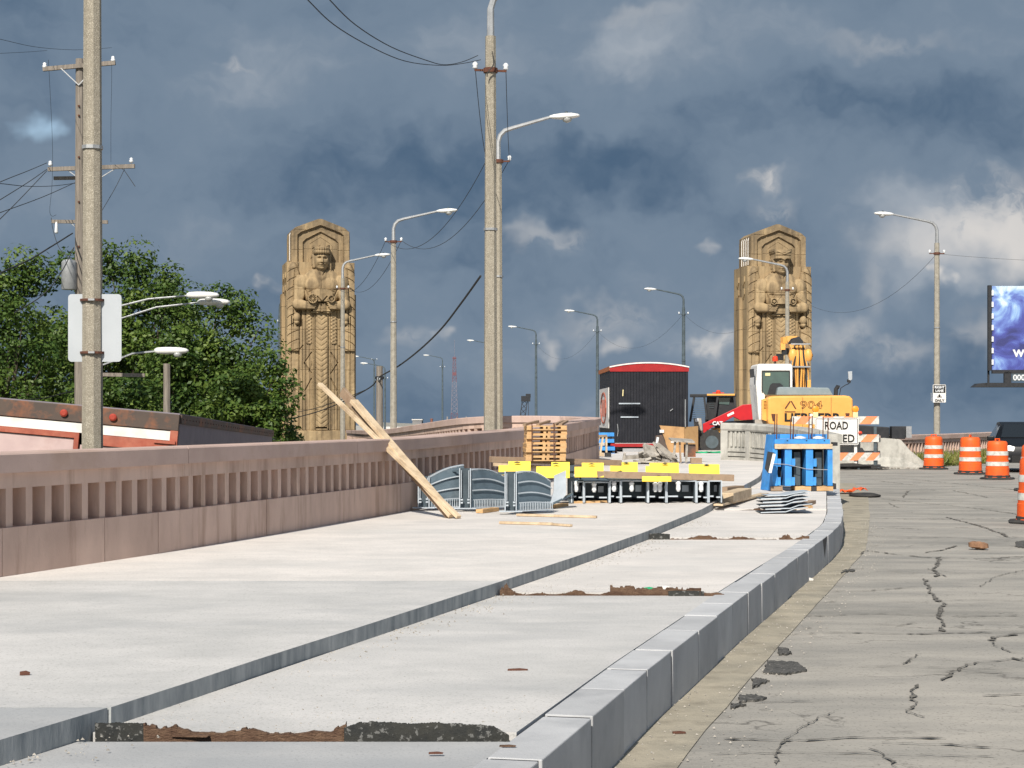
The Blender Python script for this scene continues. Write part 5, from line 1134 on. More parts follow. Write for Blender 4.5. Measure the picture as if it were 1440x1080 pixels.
# ================================================================ LEANING BOARDS
def board(a, c, w, h, m, label, up=(0, 0, 1)):
    a, c = Vector(a), Vector(c); o = T('board', label, 'timber board', tuple(a), 0, 'boards leaning on the parapet'); b = MB(); b.beam(Vector((0, 0, 0)), c - a, w, h, up=up); b.build('plank', M[m], o, bevel=.004)
board((-.66, 23.0, .44), (-2.57, 24.7, 2.13), .075, .04, 'wood_pale', 'longest pale board leaning on the parapet, reaching up in front of the pylon')
board((-.76, 23.16, .44), (-2.27, 24.72, 2.03), .05, .13, 'wood_dark', 'dark weathered board leaning on the parapet behind the longest one')
board((-.74, 23.08, .45), (-2.10, 24.50, 1.90), .12, .05, 'wood_pale', 'shorter split pale board leaning on the parapet between the other two')

# ================================================================ CURVED STEEL PARAPET FORMS
GS = 'curved steel forms standing by the parapet'
def arch(k, n, h0, h1, rise): t = k / n; return h0 + (h1 - h0) * t + rise * math.sin(math.pi * t)
def curved_form(loc, rz, ln, h0, h1, rise, label, left=False, ang=36, hcol=.53, yscale=1):
    root = T('steel_form', label, 'steel form', loc, rz, GS)
    # front column: two pale flanges, dark web between, bolts at the foot
    for s in (-1, 1):
        b = MB(); b.box((s * .072, 0, hcol / 2), (.014, .09, hcol)); b.build('flange', M['steel_lt'], root)
        b = MB(); b.box((s * .050, -.02, hcol * .60), (.010, .03, hcol * .7)); b.build('lip', M['steel_lt'], root)
        b = MB(); b.box((s * .045, -.05, .07), (.03, .03, .02)); b.box((s * .045, -.05, .11), (.03, .03, .02)); b.build('bolt', M['steel_lt'], root)
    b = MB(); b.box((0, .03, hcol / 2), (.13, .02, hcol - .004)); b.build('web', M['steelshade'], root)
    b = MB(); b.box((0, 0, -.008), (.30, .16, .014)); b.build('foot_plate', M['steel_lt'], root)
    def wing(s, ln, ang, h0, h1, rise, nm):
        d = Vector((s * math.cos(math.radians(ang)), math.sin(math.radians(ang)), 0)); o = Vector((s * .085, .0, 0)); n = 10; nn = Vector((-d.y, d.x, 0)) * s
        def strip(f0, f1, th, m, name, off=0.0):
            b = MB(); vs = []
            for k in range(n + 1):
                p = o + d * ln * k / n + nn * off * -1; z0, z1 = f0(k), f1(k)
                vs += [p + Vector((0, 0, z0)), p + Vector((0, 0, z1)), p + nn * th + Vector((0, 0, z1)), p + nn * th + Vector((0, 0, z0))]
            fs = [(4 * k + i, 4 * k + (i + 1) % 4, 4 * k + 4 + (i + 1) % 4, 4 * k + 4 + i) for k in range(n) for i in range(4)] + [(0, 3, 2, 1), (4 * n, 4 * n + 1, 4 * n + 2, 4 * n + 3)]
            b.add(vs, fs); return b.build(name, M[m], root)
        top = lambda k: arch(k, n, h0, h1, rise)
        strip(lambda k: .01, top, .012, 'steel', 'side_panel'); strip(lambda k: top(k) - .012, lambda k: top(k) + .012, .10, 'steel_lt', 'top_flange')
        strip(lambda k: top(k) * .74, lambda k: top(k) * .74 + .016, .012, 'steel_lt', 'stiffener', .03); strip(lambda k: top(k) * .45, lambda k: top(k) * .45 + .016, .012, 'steel_lt', 'stiffener', .03)
        strip(lambda k: top(k) * .20, lambda k: top(k) * .20 + .012, .012, 'steel_lt', 'stiffener', .05); strip(lambda k: -.012, lambda k: .004, .12, 'steel_lt', 'base_flange', .06)
        nt_ = int(ln / .03); b = MB()
        for k in range(nt_):
            p = o + d * ln * (k + .5) / nt_ - nn * .045; b.box(p + Vector((0, 0, .055)), (.008, .01, .10))
        b.build('comb', M['steel_lt'], root)
        b = MB()      # lattice behind the top edge
        for k in range(0, n, 2):
            p = o + d * ln * k / n; b.beam(p + Vector((0, 0, top(k))), p + nn * .5 + Vector((0, 0, top(k) - .02)), .02, .02)
        b.build('tie', M['steel'], root)
    wing(1, ln, ang, h0, h1, rise, 'r')
    if left: wing(-1, left, 22, h0 * .98, h1 * 1.0, .02, 'l')
    return root
Zs = .42
def at_slab(x, y, z=Zs): return W(x, y, z)
p = at_slab(596, 713, .47); curved_form((p.x, p.y, .47), 0, .47, .40, .56, .03, 'curved steel form nearest the parapet, its arched panel half hidden by the leaning boards', ang=14, hcol=.42)
p = at_slab(654, 714, .47); curved_form((p.x, p.y, .47), math.radians(2), .66, .50, .37, .06, 'middle curved steel form with its arched panel turned right', ang=42, hcol=.53)
p = at_slab(718, 718, .47); curved_form((p.x, p.y, .47), math.radians(2), .60, .48, .36, .07, 'curved steel form with a yellow plate hanging over its column', ang=40, hcol=.51)
# bent light plate, right of them
b = MB(); bp = T('bent_steel_plate', 'light grey bent steel plate standing right of the curved steel forms', 'steel plate', (.50, 25.4, .47), math.radians(4))
b.prism([(.0, 0), (.16, .06), (.22, .14), (.22, .47), (.06, .40), (.05, .18)], -.02, .03, c=(0.02, 0, .01)); b.build('upright', M['steel_lt'], bp)
b = MB(); b.add([(0, 0, 0), (.02, -.15, .0), (.35, .1, .14), (.36, .3, .14), (0, 0, .02), (.02, -.15, .03), (.35, .1, .17), (.36, .3, .17)], [(0, 3, 2, 1), (4, 5, 6, 7), (0, 1, 5, 4), (1, 2, 6, 5), (2, 3, 7, 6), (3, 0, 4, 7)]); b.build('base', M['steel'], bp)
# row of straight forms with yellow end plates
def bay(x0, x1, ytop, ybot, d, z, label, inner=1, seed=0):
    X0, X1 = (x0 - 720) * d / F, (x1 - 720) * d / F; h = (ybot - ytop) * d / F; w = X1 - X0
    o = T('steel_form', label, 'steel form', ((X0 + X1) / 2, d, z), 0, 'straight steel forms in a row'); r = random.Random(seed)
    for s in (-1, 1):
        b = MB(); b.box((s * (w / 2 - .008), 0, h / 2), (.016, .08, h)); b.build('flange', M['steel_lt'], o)
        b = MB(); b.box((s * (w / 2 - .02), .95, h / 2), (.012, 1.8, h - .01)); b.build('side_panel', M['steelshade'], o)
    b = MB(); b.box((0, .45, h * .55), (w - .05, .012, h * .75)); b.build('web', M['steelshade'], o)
    b = MB(); b.box((0, 0.02, h - .008), (w - .034, .06, .016)); b.build('top_edge', M['steel_lt'], o)
    b = MB(); b.box((0, .95, h + .008), (w, 1.8, .014)); b.build('top_plate', M['steel'], o)
    b = MB(); b.box((-w * .28, .02, h * .28), (w * .34, .05, .02)); b.box((w * .25, .02, h * .24), (w * .3, .05, .02)); b.build('foot', M['steel_lt'], o)
    b = MB(); b.box((w * .2, .3, h * .6), (w * .22, .02, h * .3)); b.build('gusset', M['steel_lt'], o)
    for k in range(inner):
        q = -w * .1 + k * w * .25; b = MB(); b.lathe([(.02, 0), (.035, .03), (.03, .09), (.04, .12), (.02, .15)], (q, -.01, h * .5), 8); b.build('bolt', M['ceramic'], o)
BAYS = [(803, 821, 676, 706, 1), (821, 857, 675, 704, 1), (857, 873, 675, 706, 1), (873, 911, 675, 706, 1), (911, 937, 677, 707, 2), (937, 979, 676, 707, 1), (979, 996, 677, 707, 1), (996, 1015, 675, 706, 0)]
nm = ['first narrow steel form right of the bent plate', 'wide open steel form second in the row', 'narrow steel form under the timber\'s left end', 'wide steel form left of the hanging yellow plate', 'steel form under the hanging yellow plate', 'wide steel form right of the hanging yellow plate', 'narrow steel form near the right end of the row', 'last steel form at the right end of the row']
for i, (a, c, t, q, k) in enumerate(BAYS): bay(a, c, t, q, 26.6 + (i % 2) * .02, .455, nm[i], k, i)
def yplate(x0, x1, y0, y1, d, label, notch=0.0, drop=0.0):
    a, c = D(x0, y1, d), D(x1, y1, d); h = (y1 - y0) * d / F; w = c.x - a.x; L_ = h / math.sin(math.radians(62))
    o = T('yellow_plate', label, 'steel plate', tuple(a + Vector((w / 2, 0, 0))), math.radians(-2), 'yellow end plates on the steel forms')
    poly = [(-w / 2, 0), (w / 2, drop), (w / 2, L_), (-w / 2 + w * notch, L_), (-w / 2 + w * notch, L_ * .72), (-w / 2, L_ * .72)] if notch else [(-w / 2, 0), (w / 2, 0), (w / 2, L_), (-w / 2, L_)]
    b = MB(); b.prism(poly, 0, .010, M=Matrix.Rotation(math.radians(-28), 3, 'X')); b.build('plate', M['yellow'], o)
    b = MB(); b.prism([(-.05, 0), (.05, 0), (.03, .012), (0, .02), (-.03, .012)], -.006, .0, c=(w * .08, .045, L_ * .78), M=Matrix.Rotation(math.radians(-28), 3, 'X')); b.build('slot', M['ltext'], o)
    b = MB(); b.beam((-w * .3, .08, L_ * .3), (-w * .3, .5, -.03), .03, .03); b.beam((w * .3, .08, L_ * .3), (w * .3, .5, -.03), .03, .03); b.build('leg', M['steel'], o)
for a in [(701, 746, 649, 668, 25.6, 'yellow plate over the rightmost curved steel form', .30), (754, 801, 650, 672, 26.2, 'wide yellow plate between the pallet stack and the bent plate', .45), (808, 849, 651, 671, 26.4, 'yellow plate right of the pallet stack', .25),
          (858, 897, 650, 665, 27.6, 'yellow plate in front of the trailer, left of the rubble heap', .12), (908, 955, 651, 667, 27.6, 'yellow plate in front of the rubble heap', .12), (969, 1012, 653, 667, 27.8, 'yellow plate at the right end of the row', .0), (903, 944, 670, 677, 26.4, 'thin yellow plate hanging under the front timber', .0)]:
    yplate(*a)
def timber(x0, y0, x1, y1, d0, d1, w, h, m, label, g='loose timbers around the steel forms'):
    a, c = D(x0, y0, d0), D(x1, y1, d1); o = T('timber', label, 'timber', tuple(a), 0, g); b = MB(); b.beam(Vector((0, 0, 0)), c - a, w, h); b.build('beam', M[m], o, bevel=.004)
timber(839, 667, 1031, 672, 26.45, 26.75, .12, .095, 'wood_dark', 'long weathered timber lying across the tops of the straight steel forms')
timber(690, 646, 872, 651, 26.4, 27.4, .10, .085, 'wood_dark', 'dark timber under the pallet stack, behind the yellow plates')
timber(694, 653, 760, 657, 27.2, 27.0, .06, .05, 'wood_pale', 'thin pale timber behind the leftmost yellow plates')
def ground_timber(x0, y0, x1, y1, h, m, label, w=.1, z=.42):
    a, c = W(x0, y0, z), W(x1, y1, z); a.z = c.z = z + h / 2 + .004; o = T('timber', label, 'timber', tuple(a), 0, 'loose timbers around the steel forms'); b = MB(); b.beam(Vector((0, 0, 0)), c - a, w, h); b.build('beam', M[m], o, bevel=.004)
ground_timber(674, 722, 697, 719, .05, 'wood', 'short timber block under the middle curved form'); ground_timber(736, 721, 768, 717, .055, 'wood_dark', 'short dark timber under the yellow-topped curved form'); ground_timber(762, 717, 795, 713, .05, 'wood', 'timber block under the bent plate')
ground_timber(727, 726, 839, 729, .03, 'wood_pale', 'thin pale lath on the slab in front of the steel forms', .05); ground_timber(703, 737, 777, 739, .03, 'wood_pale', 'nearest pale lath on the slab', .06); ground_timber(776, 739, 803, 741, .025, 'wood_pale', 'short lath lying end to end with the nearest one', .05)
ground_timber(803, 710, 856, 709, .05, 'wood', 'timber under the left end of the straight forms'); ground_timber(1016, 700, 1040, 697, .16, 'wood_dark', 'dark timber block past the right end of the straight forms', .16)
ground_timber(1010, 712, 1075, 696, .03, 'wood_pale', 'pale plank lying along the step beyond the forms', .14, .40)
bb_ = MB(); o = T('plank_block', 'thick pale timber sleeper at the end of the straight steel forms', 'timber', (3.15, 27.2, .43)); bb_.beam((0, 0, .07), (.5, 1.8, .07), .22, .14); bb_.build('beam', M['wood_pale'], o, bevel=.01)
# supports beneath pallet stack: two plain steel trestles (seen between the yellow plates)
for x, lb in ((.15, 'left low steel trestle carrying the pallet stack'), (.85, 'right low steel trestle carrying the pallet stack')):
    o = T('steel_trestle', lb, 'trestle', (x, 26.9, .45)); b = MB(); b.box((0, 0, .50), (.10, .75, .08)); b.build('top_beam', M['steelshade'], o)
    for s in (-1, 1): b = MB(); b.box((0, s * .3, .23), (.07, .07, .46)); b.build('leg', M['steelshade'], o)

# ================================================================ PALLETS
def pallet(loc, rz, label, w=.58, dp=.50, h=.068):
    o = T('pallet', label, 'pallet', loc, rz, 'wooden pallets strapped in a stack')
    for x, ww in ((-w / 2 + .045, .085), (-.032, .04), (.032, .04), (w / 2 - .045, .085)):
        b = MB(); b.box((x, 0, .031), (ww, dp, .030)); b.build('bearer', M['wood'], o)
    for k in range(5):
        b = MB(); b.box((0, -dp / 2 + .04 + k * (dp - .08) / 4, .0545), (w, .08, .017)); b.build('deck_board', M['wood'], o)
    for k in range(3):
        b = MB(); b.box((0, -dp / 2 + .04 + k * (dp - .08) / 2, .0075), (w, .08, .015)); b.build('bottom_board', M['wood'], o)
    return o
p0 = None; r = random.Random(3); names = ['lowest', 'second lowest', 'third from below', 'fourth from below', 'fourth from the top', 'third from the top', 'second from the top', 'topmost']
for k in range(8):
    loc = (.475 + r.uniform(-.012, .012), 26.75 + r.uniform(-.03, .03), 1.055 + k * .0635); lb = names[k] + ' pallet of the strapped pallet stack'
    if p0 is None: p0 = pallet(loc, math.radians(3), lb)
    else: copy_tree(p0, loc, math.radians(3 + r.uniform(-3, 3)), lb)
for x in (-.19, .125):
    o = T('strap', 'dark strap round the pallet stack, ' + ('left one' if x < 0 else 'right one'), 'strap', (.475 + x, 26.44, 1.05), 0, 'straps round the pallets'); b = MB(); b.box((0, 0, .27), (.013, .006, .54)); b.box((0, .3, .545), (.013, .62, .006)); b.build('band', M['rust'], o)
for k, (x, ry) in enumerate(((-.2, 35), (-.02, 30), (.2, 40), (.27, 35))):
    o = T('wood_offcut', ['leftmost', 'second', 'third', 'rightmost'][k] + ' of the offcuts lying on top of the pallet stack', 'offcut', (.475 + x, 26.7, 1.575), math.radians(60 + 5 * k), 'offcuts on the pallet stack'); b = MB(); b.beam((-.2, 0, .0), (.2, 0, .05), .05, .03); b.build('piece', M['wood_dark'], o)

# ================================================================ BLACK TRAILER
wg = T('black_trailer', 'black corrugated trailer with red roof trim and white side poster', 'trailer', (3.86, 52, .68), math.radians(.8))
Wd, Hh, Ln = 2.18, 2.30, 5.0
b = MB(); b.box((0, Ln / 2, .26 + Hh / 2 - .13), (Wd - .04, Ln, Hh - .26)); b.build('body', M['wagon'], wg)
nb = 27
for k in range(nb):
    b = MB(); x = -Wd / 2 + (k + .5) * Wd / nb; b.box((x, -.012, .26 + (Hh - .26) / 2), (Wd / nb - .012, .03, Hh - .27)); b.build('siding_board', M['wagon'], wg)
for k in range(24):
    for s in (-1, 1):
        b = MB(); b.box((s * (Wd / 2 - .01), (k + .5) * Ln / 24, .26 + (Hh - .26) / 2), (.03, Ln / 24 - .012, Hh - .27)); b.build('siding_board', M['wagon'], wg)
def roofpoly(w, e, n=12): return [(-w / 2 + w * k / n, e + .12 * (1 - (2 * k / n - 1) ** 2)) for k in range(n + 1)]
b = MB(); tp_ = roofpoly(Wd + .04, Hh + .10); b.prism([(-(Wd + .04) / 2, Hh - .03)] + tp_ + [((Wd + .04) / 2, Hh - .03)], -.05, .02); b.build('red_trim', M['rooftrim'], wg)
b = MB(); lo_ = roofpoly(Wd + .06, Hh + .115); b.prism([(x, z - .035) for x, z in lo_][::-1] + lo_, -.07, -.045); b.build('white_trim', M['white'], wg)
b = MB(); b.prism([(-(Wd + .06) / 2, Hh)] + roofpoly(Wd + .06, Hh + .12) + [((Wd + .06) / 2, Hh)], .021, Ln + .05); b.build('roof', M['rustorange'], wg)
b = MB(); b.box((-Wd * .07, -.04, .20), (Wd * .86, .10, .09)); b.build('red_sill', M['rooftrim'], wg)
b = MB(); b.box((0, Ln / 2, .12), (Wd * .8, Ln, .10)); b.build('chassis', M['black'], wg)
b = MB(); b.box((-.1, -.02, .06), (1.3, .08, .10)); b.build('bumper', M['galv'], wg)
for x, z, w in ((-.56, 1.37, .60), (-.56, .99, .50)):
    b = MB(); b.box((x, -.045, z), (w, .03, .035)); b.build('shelf_bracket', M['steel_lt'], wg)
b = MB(); b.beam((-.75, -.05, 1.58), (-.74, -.05, 1.76), .025, .02); b.build('hook', M['cream'], wg); b = MB(); b.beam((.58, -.05, 1.16), (.66, -.05, 1.22), .03, .02); b.build('latch', M['galv'], wg)
b = MB(); b.tube([(-.9, -.05, .45), (-.88, -.06, .6), (-.9, -.05, .8)], .012, 5); b.build('chain', M['galv'], wg)
b = MB(); b.box((-Wd / 2 - .035, 2.3, 1.25), (.02, 4.2, 1.15)); ps_ = b.build('side_poster', M['white'], wg)
b = MB(); b.tube([(-Wd / 2 - .05, 2.3 + 1.2 * math.cos(t * math.pi / 10), 1.25 + .44 * math.sin(t * math.pi / 10)) for t in range(21)], .03, 4, caps=False); b.build('poster_ring', M['redtrim'], ps_)
b = MB()
for k in range(4): b.box((-Wd / 2 - .05, 1.6 + k * .45, 1.25), (.01, .2, .5))
b.build('poster_emblem', M['redtrim'], ps_)
for s in (-1, 1):
    for y in (1.9, 2.9):
        b = MB(); b.add([(s * .95 + x, y + .33 * math.cos(t * math.pi / 9), -.02 + .33 * math.sin(t * math.pi / 9)) for x in (-.1, .1) for t in range(18)], [tuple(range(18)), tuple(range(18, 36))] + [(k, (k + 1) % 18, (k + 1) % 18 + 18, k + 18) for k in range(18)]); b.build('wheel', M['rubber'], wg)
# blue steel crates and trestle at its left
for (x, z, lb) in ((2.55, .98, 'upper blue steel frame left of the black trailer'), (2.57, .60, 'lower blue steel frame left of the black trailer')):
    o = T('blue_steel_frame', lb, 'steel frame', (x, 50.2, z), 0, 'blue steel frames by the black trailer')
    b = MB(); b.box((0, 0, .22), (.42, .5, .10)); b.build('top_channel', M['blue'], o); b = MB(); b.box((0, 0, .05), (.42, .5, .10)); b.build('bottom_channel', M['blue'], o)
    for s in (-1, 1): b = MB(); b.box((s * .17, 0, .135), (.05, .46, .075)); b.build('spacer', M['black'], o)
o = T('blue_rack', 'blue drum and rack standing under the blue frames', 'rack', (2.62, 50.6, .69)); b = MB(); b.lathe([(.16, -.1), (.18, .0), (.16, .1)], (0, -.1, .1), 10); b.build('drum', M['blue'], o)
for s in (-1, 1): b = MB(); b.box((s * .22, 0, -.0), (.05, .4, .25)); b.build('leg', M['rust'], o)
ts = T('wood_trestle', 'small pale wooden trestle left of the black trailer', 'trestle', (2.18, 46, .70), math.radians(10))
for x0, x1 in ((-.22, -.08), (-.12, -.02), (.0, .12), (.14, .24)):
    b = MB(); b.beam((x0 * 1.2, -.02, 0), (x1 * .7, 0, .50), .045, .045); b.build('leg', M['wood_pale'], ts)
b = MB(); b.beam((-.26, -.06, .06), (.1, -.06, .04), .05, .09); b.build('base_board', M['wood_pale'], ts); b = MB(); b.beam((-.16, 0, .50), (.18, 0, .51), .07, .05); b.build('top_board', M['wood_dark'], ts); b = MB(); b.box((.2, -.05, .04), (.14, .12, .10)); b.build('block', M['rubber'], ts)

# ================================================================ RUBBLE AND BOARDS IN FRONT OF THE TRAILER
rb = T('rubble_heap', 'heap of grey broken boards and slabs in front of the black trailer', 'rubble heap', (3.15, 41, .66)); r = random.Random(21)
def slab_(c, sx, sy, sz, rx, ry, rz_, m, nm='broken_slab'):
    Mx = Matrix.Rotation(math.radians(rz_), 3, 'Z') @ Matrix.Rotation(math.radians(rx), 3, 'X') @ Matrix.Rotation(math.radians(ry), 3, 'Y'); b = MB(); b.box(c, (sx, sy, sz), M=Mx); b.build(nm, M[m], rb)
slab_((.02, 0, .22), .55, .35, .06, 52, 20, 10, 'debris'); slab_((.25, -.05, .27), .5, .06, .10, 10, 38, 5, 'debris'); slab_((.28, .1, .20), .6, .5, .05, 30, 30, 20, 'debris'); slab_((-.45, .1, .13), .42, .14, .08, 5, -4, 10, 'debris'); slab_((-.66, .05, .14), .05, .1, .16, 0, 10, 0, 'debris')
slab_((.62, .1, .50), .52, .4, .03, 8, 4, 5, 'debris', 'table_board'); slab_((.45, 0, .25), .05, .05, .45, 0, 5, 0, 'debris', 'prop'); slab_((.58, 0, .24), .04, .05, .46, 0, -3, 0, 'wood_dark', 'prop'); slab_((.72, 0, .24), .05, .05, .46, 0, 2, 0, 'debris', 'prop'); slab_((.80, .1, .27), .22, .2, .28, 0, 0, 10, 'truck_hdr', 'box')
slab_((.9, -.3, .06), .24, .15, .12, 0, 0, 5, 'wood_dark', 'block'); slab_((-.1, -.2, .03), .7, .4, .04, 0, 3, 5, 'debris'); slab_((.08, .1, .50), .05, .05, .14, 0, 10, 0, 'ceramic', 'bottle')
for k in range(26):
    slab_((r.uniform(-.35, .45), r.uniform(-.3, .2), r.uniform(.02, .2)), r.uniform(.06, .22), r.uniform(.05, .14), r.uniform(.02, .06), r.uniform(-40, 40), r.uniform(-40, 40), r.uniform(0, 180), 'debris', 'fragment')
pb = T('plywood_box', 'tan plywood sheets standing as a box beside the black trailer', 'plywood box', (4.75, 51, .66))
b = MB(); b.prism([(-.68, .78), (-.1, .74), (.0, .73), (.0, .0), (-.45, .0), (-.52, .35)], 0, .03); b.build('front_sheet', M['ply'], pb)
b = MB(); b.hexa([(0.01, 0, 0), (.42, .35, 0), (.40, .38, 0), (0, .03, 0), (.01, 0, .73), (.42, .35, .76), (.40, .38, .76), (0, .03, .73)]); b.build('side_sheet', M['ply'], pb)
b = MB(); b.box((-.28, -.012, .33), (.18, .01, .05)); b.box((-.62, -.03, .62), (.12, .02, .08)); b.build('label_patch', M['white'], pb)
b = MB(); b.prism([(-.86, .12), (-.45, .10), (-.62, .52), (-.80, .50)], -.2, -.17); b.build('dark_flap', M['truck_hdr'], pb)
b = MB(); b.tube([(.03, -.02, .74), (.025, -.02, 1.0), (.03, -.02, 1.5)], .015, 5); b.build('thin_pole', M['galv'], pb)

# ================================================================ SKID STEER
sk = T('skid_steer', 'red and black skid-steer loader with a caged cab behind the fluted barrier', 'loader', (6.05, 54, .66), math.radians(-6))
S = 54 / F * 1.0
def q(x, y): return ((x - 1010) * S, (645 - y) * S)          # outline on the loader's own side plane, in metres
def sprism(nm, m, pts, y0, y1, bev=0.0, par=None): b = MB(); b.prism([q(*p) for p in pts], y0, y1); return b.build(nm, M[m], par or sk, bevel=bev)
sprism('cab_frame', 'black', [(993, 566), (1031, 566), (1034, 582), (1022, 592), (994, 606), (990, 603)], .35, 1.35)
sprism('cab_roof', 'black', [(969, 564), (1034, 564), (1034, 568), (969, 568)], .15, 1.45, .01); sprism('roof_edge', 'exc', [(993, 563.6), (1032, 563.6), (1032, 566), (993, 566)], .12, .155)
for a, c in (((975, 567), (969, 603)), ((989, 567), (993, 600)), ((1008, 567), (1004, 596)), ((1031, 566), (1033, 584))):
    (x0, z0), (x1, z1) = q(*a), q(*c); b = MB(); b.beam((x0, .2, z0), (x1, .2, z1), .06, .07); b.build('cage_post', M['black'], sk); b = MB(); b.beam((x0, 1.4, z0), (x1, 1.4, z1), .06, .07); b.build('cage_post', M['black'], sk)
for k in range(10):
    (x0, z0) = q(973.5 - k * .35, 572 + k * 3); (x1, z1) = q(990 + k * .3, 572 + k * 3); b = MB(); b.beam((x0, .24, z0), (x1, .24, z1), .012, .012); b.build('cage_bar', M['darksteel'], sk)
sprism('side_window', 'glass', [(1009, 569), (1026, 569), (1024, 579), (1010, 578)], .33, .345)
for k in range(5): (x0, z0) = q(996, 571 + k * 3); (x1, z1) = q(1003, 571 + k * 3); b = MB(); b.beam((x0, .33, z0), (x1, .33, z1), .012, .012); b.build('cage_bar', M['darksteel'], sk)
sprism('loader_arm', 'red', [(987, 606), (1043, 579), (1055, 578), (1057, 600), (1040, 601), (1030, 596), (1012, 606), (1000, 611), (988, 620)], -.02, .12, .012)
sprism('loader_arm', 'red', [(987, 606), (1043, 579), (1055, 578), (1057, 600), (1040, 601), (1030, 596), (1012, 606), (1000, 611), (988, 620)], 1.4, 1.52, .012)
sprism('lower_body', 'exc', [(999, 612), (1060, 610), (1060, 628), (1002, 632)], .2, 1.35, .02); sprism('engine_cover', 'black', [(1004, 604), (1060, 600), (1060, 611), (1004, 612)], .15, 1.4)
sprism('arm_decal', 'black', [(996, 607), (1002, 603.5), (1008, 602.5), (1008, 606), (1003, 608)], -.03, -.021)
(tx, tz) = q(1000.6, 607.6); text('CAT', .15, (tx, -.045, tz), sk, M['ceramic'], bold=.006)
sprism('white_decal', 'white', [(1021, 593), (1030, 588.5), (1031, 591.5), (1022, 596)], -.03, -.021)
for cx in (1000, 1046):
    (x0, z0) = q(cx, 633)
    b = MB()
    for rr_, y0, y1 in ((.36, -.02, .26),):
        b.add([(x0 + rr_ * math.cos(t * math.pi / 12), y, z0 + .03 + rr_ * math.sin(t * math.pi / 12)) for y in (y0, y1) for t in range(24)], [tuple(range(24)), tuple(range(24, 48))] + [(k, (k + 1) % 24, (k + 1) % 24 + 24, k + 24) for k in range(24)])
    for t in range(16):
        a_ = t * math.pi / 8; b.box((x0 + .37 * math.cos(a_), .12, z0 + .03 + .37 * math.sin(a_)), (.05, .28, .05))
    w_ = b.build('wheel', M['rubber'], sk); b = MB(); b.add([(x0 + .19 * math.cos(t * math.pi / 9), y, z0 + .03 + .19 * math.sin(t * math.pi / 9)) for y in (-.04, .0) for t in range(18)], [tuple(range(18))[::-1], tuple(range(18, 36))] + [(k, (k + 1) % 18, (k + 1) % 18 + 18, k + 18) for k in range(18)]); b.build('rim', M['darksteel'], w_)
sprism('front_coupler', 'debris', [(974, 598), (985, 598), (987, 618), (976, 622)], .2, 1.3); sprism('headlamp', 'ceramic', [(976, 599), (981, 598), (981, 603), (976, 603)], .16, .19); sprism('bucket', 'truck_hdr', [(966, 617), (992, 615), (992, 640), (962, 643)], .1, 1.5)
(x0, z0) = q(1009, 563.5); b = MB(); b.lathe([(.07, 0), (.07, .07), (.04, .11)], (x0, .6, z0), 10); b.build('beacon', M['redbeacon'], sk); b = MB(); b.box((x0, .6, z0 + .03), (.34, .05, .025)); b.build('beacon_bar', M['redbeacon'], sk)
for (x, y, n_) in ((986, 637, 1), (1006, 632, 2)):
    pass
gt = T('green_netting', 'crumpled bright green netting on the ground beside the loader wheel', 'netting', (5.55, 50.5, .66)); b = MB(); r = random.Random(6); n = 14; m_ = 8
vs = []
for i in range(n):
    for j in range(m_): vs.append((i * .085 - .55, j * .07 - .25, max(.01, (.05 + .30 * (i > 9) * (1 - abs(i - 12) / 4)) * r.uniform(.4, 1.3))))
b.add(vs, [(i * m_ + j, (i + 1) * m_ + j, (i + 1) * m_ + j + 1, i * m_ + j + 1) for i in range(n - 1) for j in range(m_ - 1)]); o = b.build('cloth', M['green'], gt); sd = o.modifiers.new('thickness', 'SOLIDIFY'); sd.thickness = .012

# ================================================================ EXCAVATOR
ex = T('excavator', 'yellow wheeled excavator with a white cab parked behind the road closed barricade', 'excavator', (9.78, 61, 0))
E = 61 / F
def e(x, y): return ((x - 1137) * E, EYE - (y - 585) * E)
def eprism(nm, m, pts, y0, y1, bev=0.0, par=None, smooth=False): b = MB(); b.prism([e(*p) for p in pts], y0, y1); return b.build(nm, M[m], par or ex, bevel=bev, smooth=smooth, seg=3)
eprism('counterweight', 'exc', [(1079, 560), (1082, 557.5), (1090, 556.5), (1187, 556), (1194, 557), (1199, 561), (1200, 598), (1193, 600), (1150, 604), (1120, 604), (1081, 597), (1079, 590)], -.1, 1.6, .07)
eprism('panel_seam', 'rust', [(1128, 559), (1128.5, 559), (1128.5, 602), (1128, 602)], -.106, -.099)
eprism('panel_seam', 'rust', [(1168, 559), (1168.5, 559), (1168.5, 600), (1168, 600)], -.106, -.099)
eprism('engine_hood', 'grey_hood', [(1095, 545.5), (1098, 544), (1166, 545), (1168, 547), (1173, 555.8), (1093, 555.8)], .15, 1.5, .03)
for k in range(6): eprism('vent_slot', 'black', [(1075.4, 564 + k * 2), (1078.8, 564 + k * 2), (1078.8, 565 + k * 2), (1075.4, 565 + k * 2)], .2, .35)
eprism('side_housing', 'exc', [(1073, 562), (1079.2, 560), (1079.2, 592), (1073, 590)], .2, 2.6)
cab_ = eprism('cab', 'white', [(1068, 513), (1071, 511), (1115, 511), (1118, 513), (1118, 556), (1079, 556), (1078, 600), (1071, 600), (1066, 540)], .5, 2.2, .03)
eprism('rear_window', 'glass', [(1075, 521.5), (1113, 521.5), (1113, 553), (1092, 555.2), (1079, 555), (1075, 550)], .475, .49, par=cab_)
for pts in ([(1074, 520.5), (1114, 520.5), (1114, 521.8), (1074, 521.8)], [(1074, 521.8), (1075.3, 521.8), (1075.3, 551), (1074, 551)], [(1112.8, 521.8), (1114, 521.8), (1114, 554), (1112.8, 554)]): eprism('window_seal', 'rubber', pts, .45, .474, par=cab_)
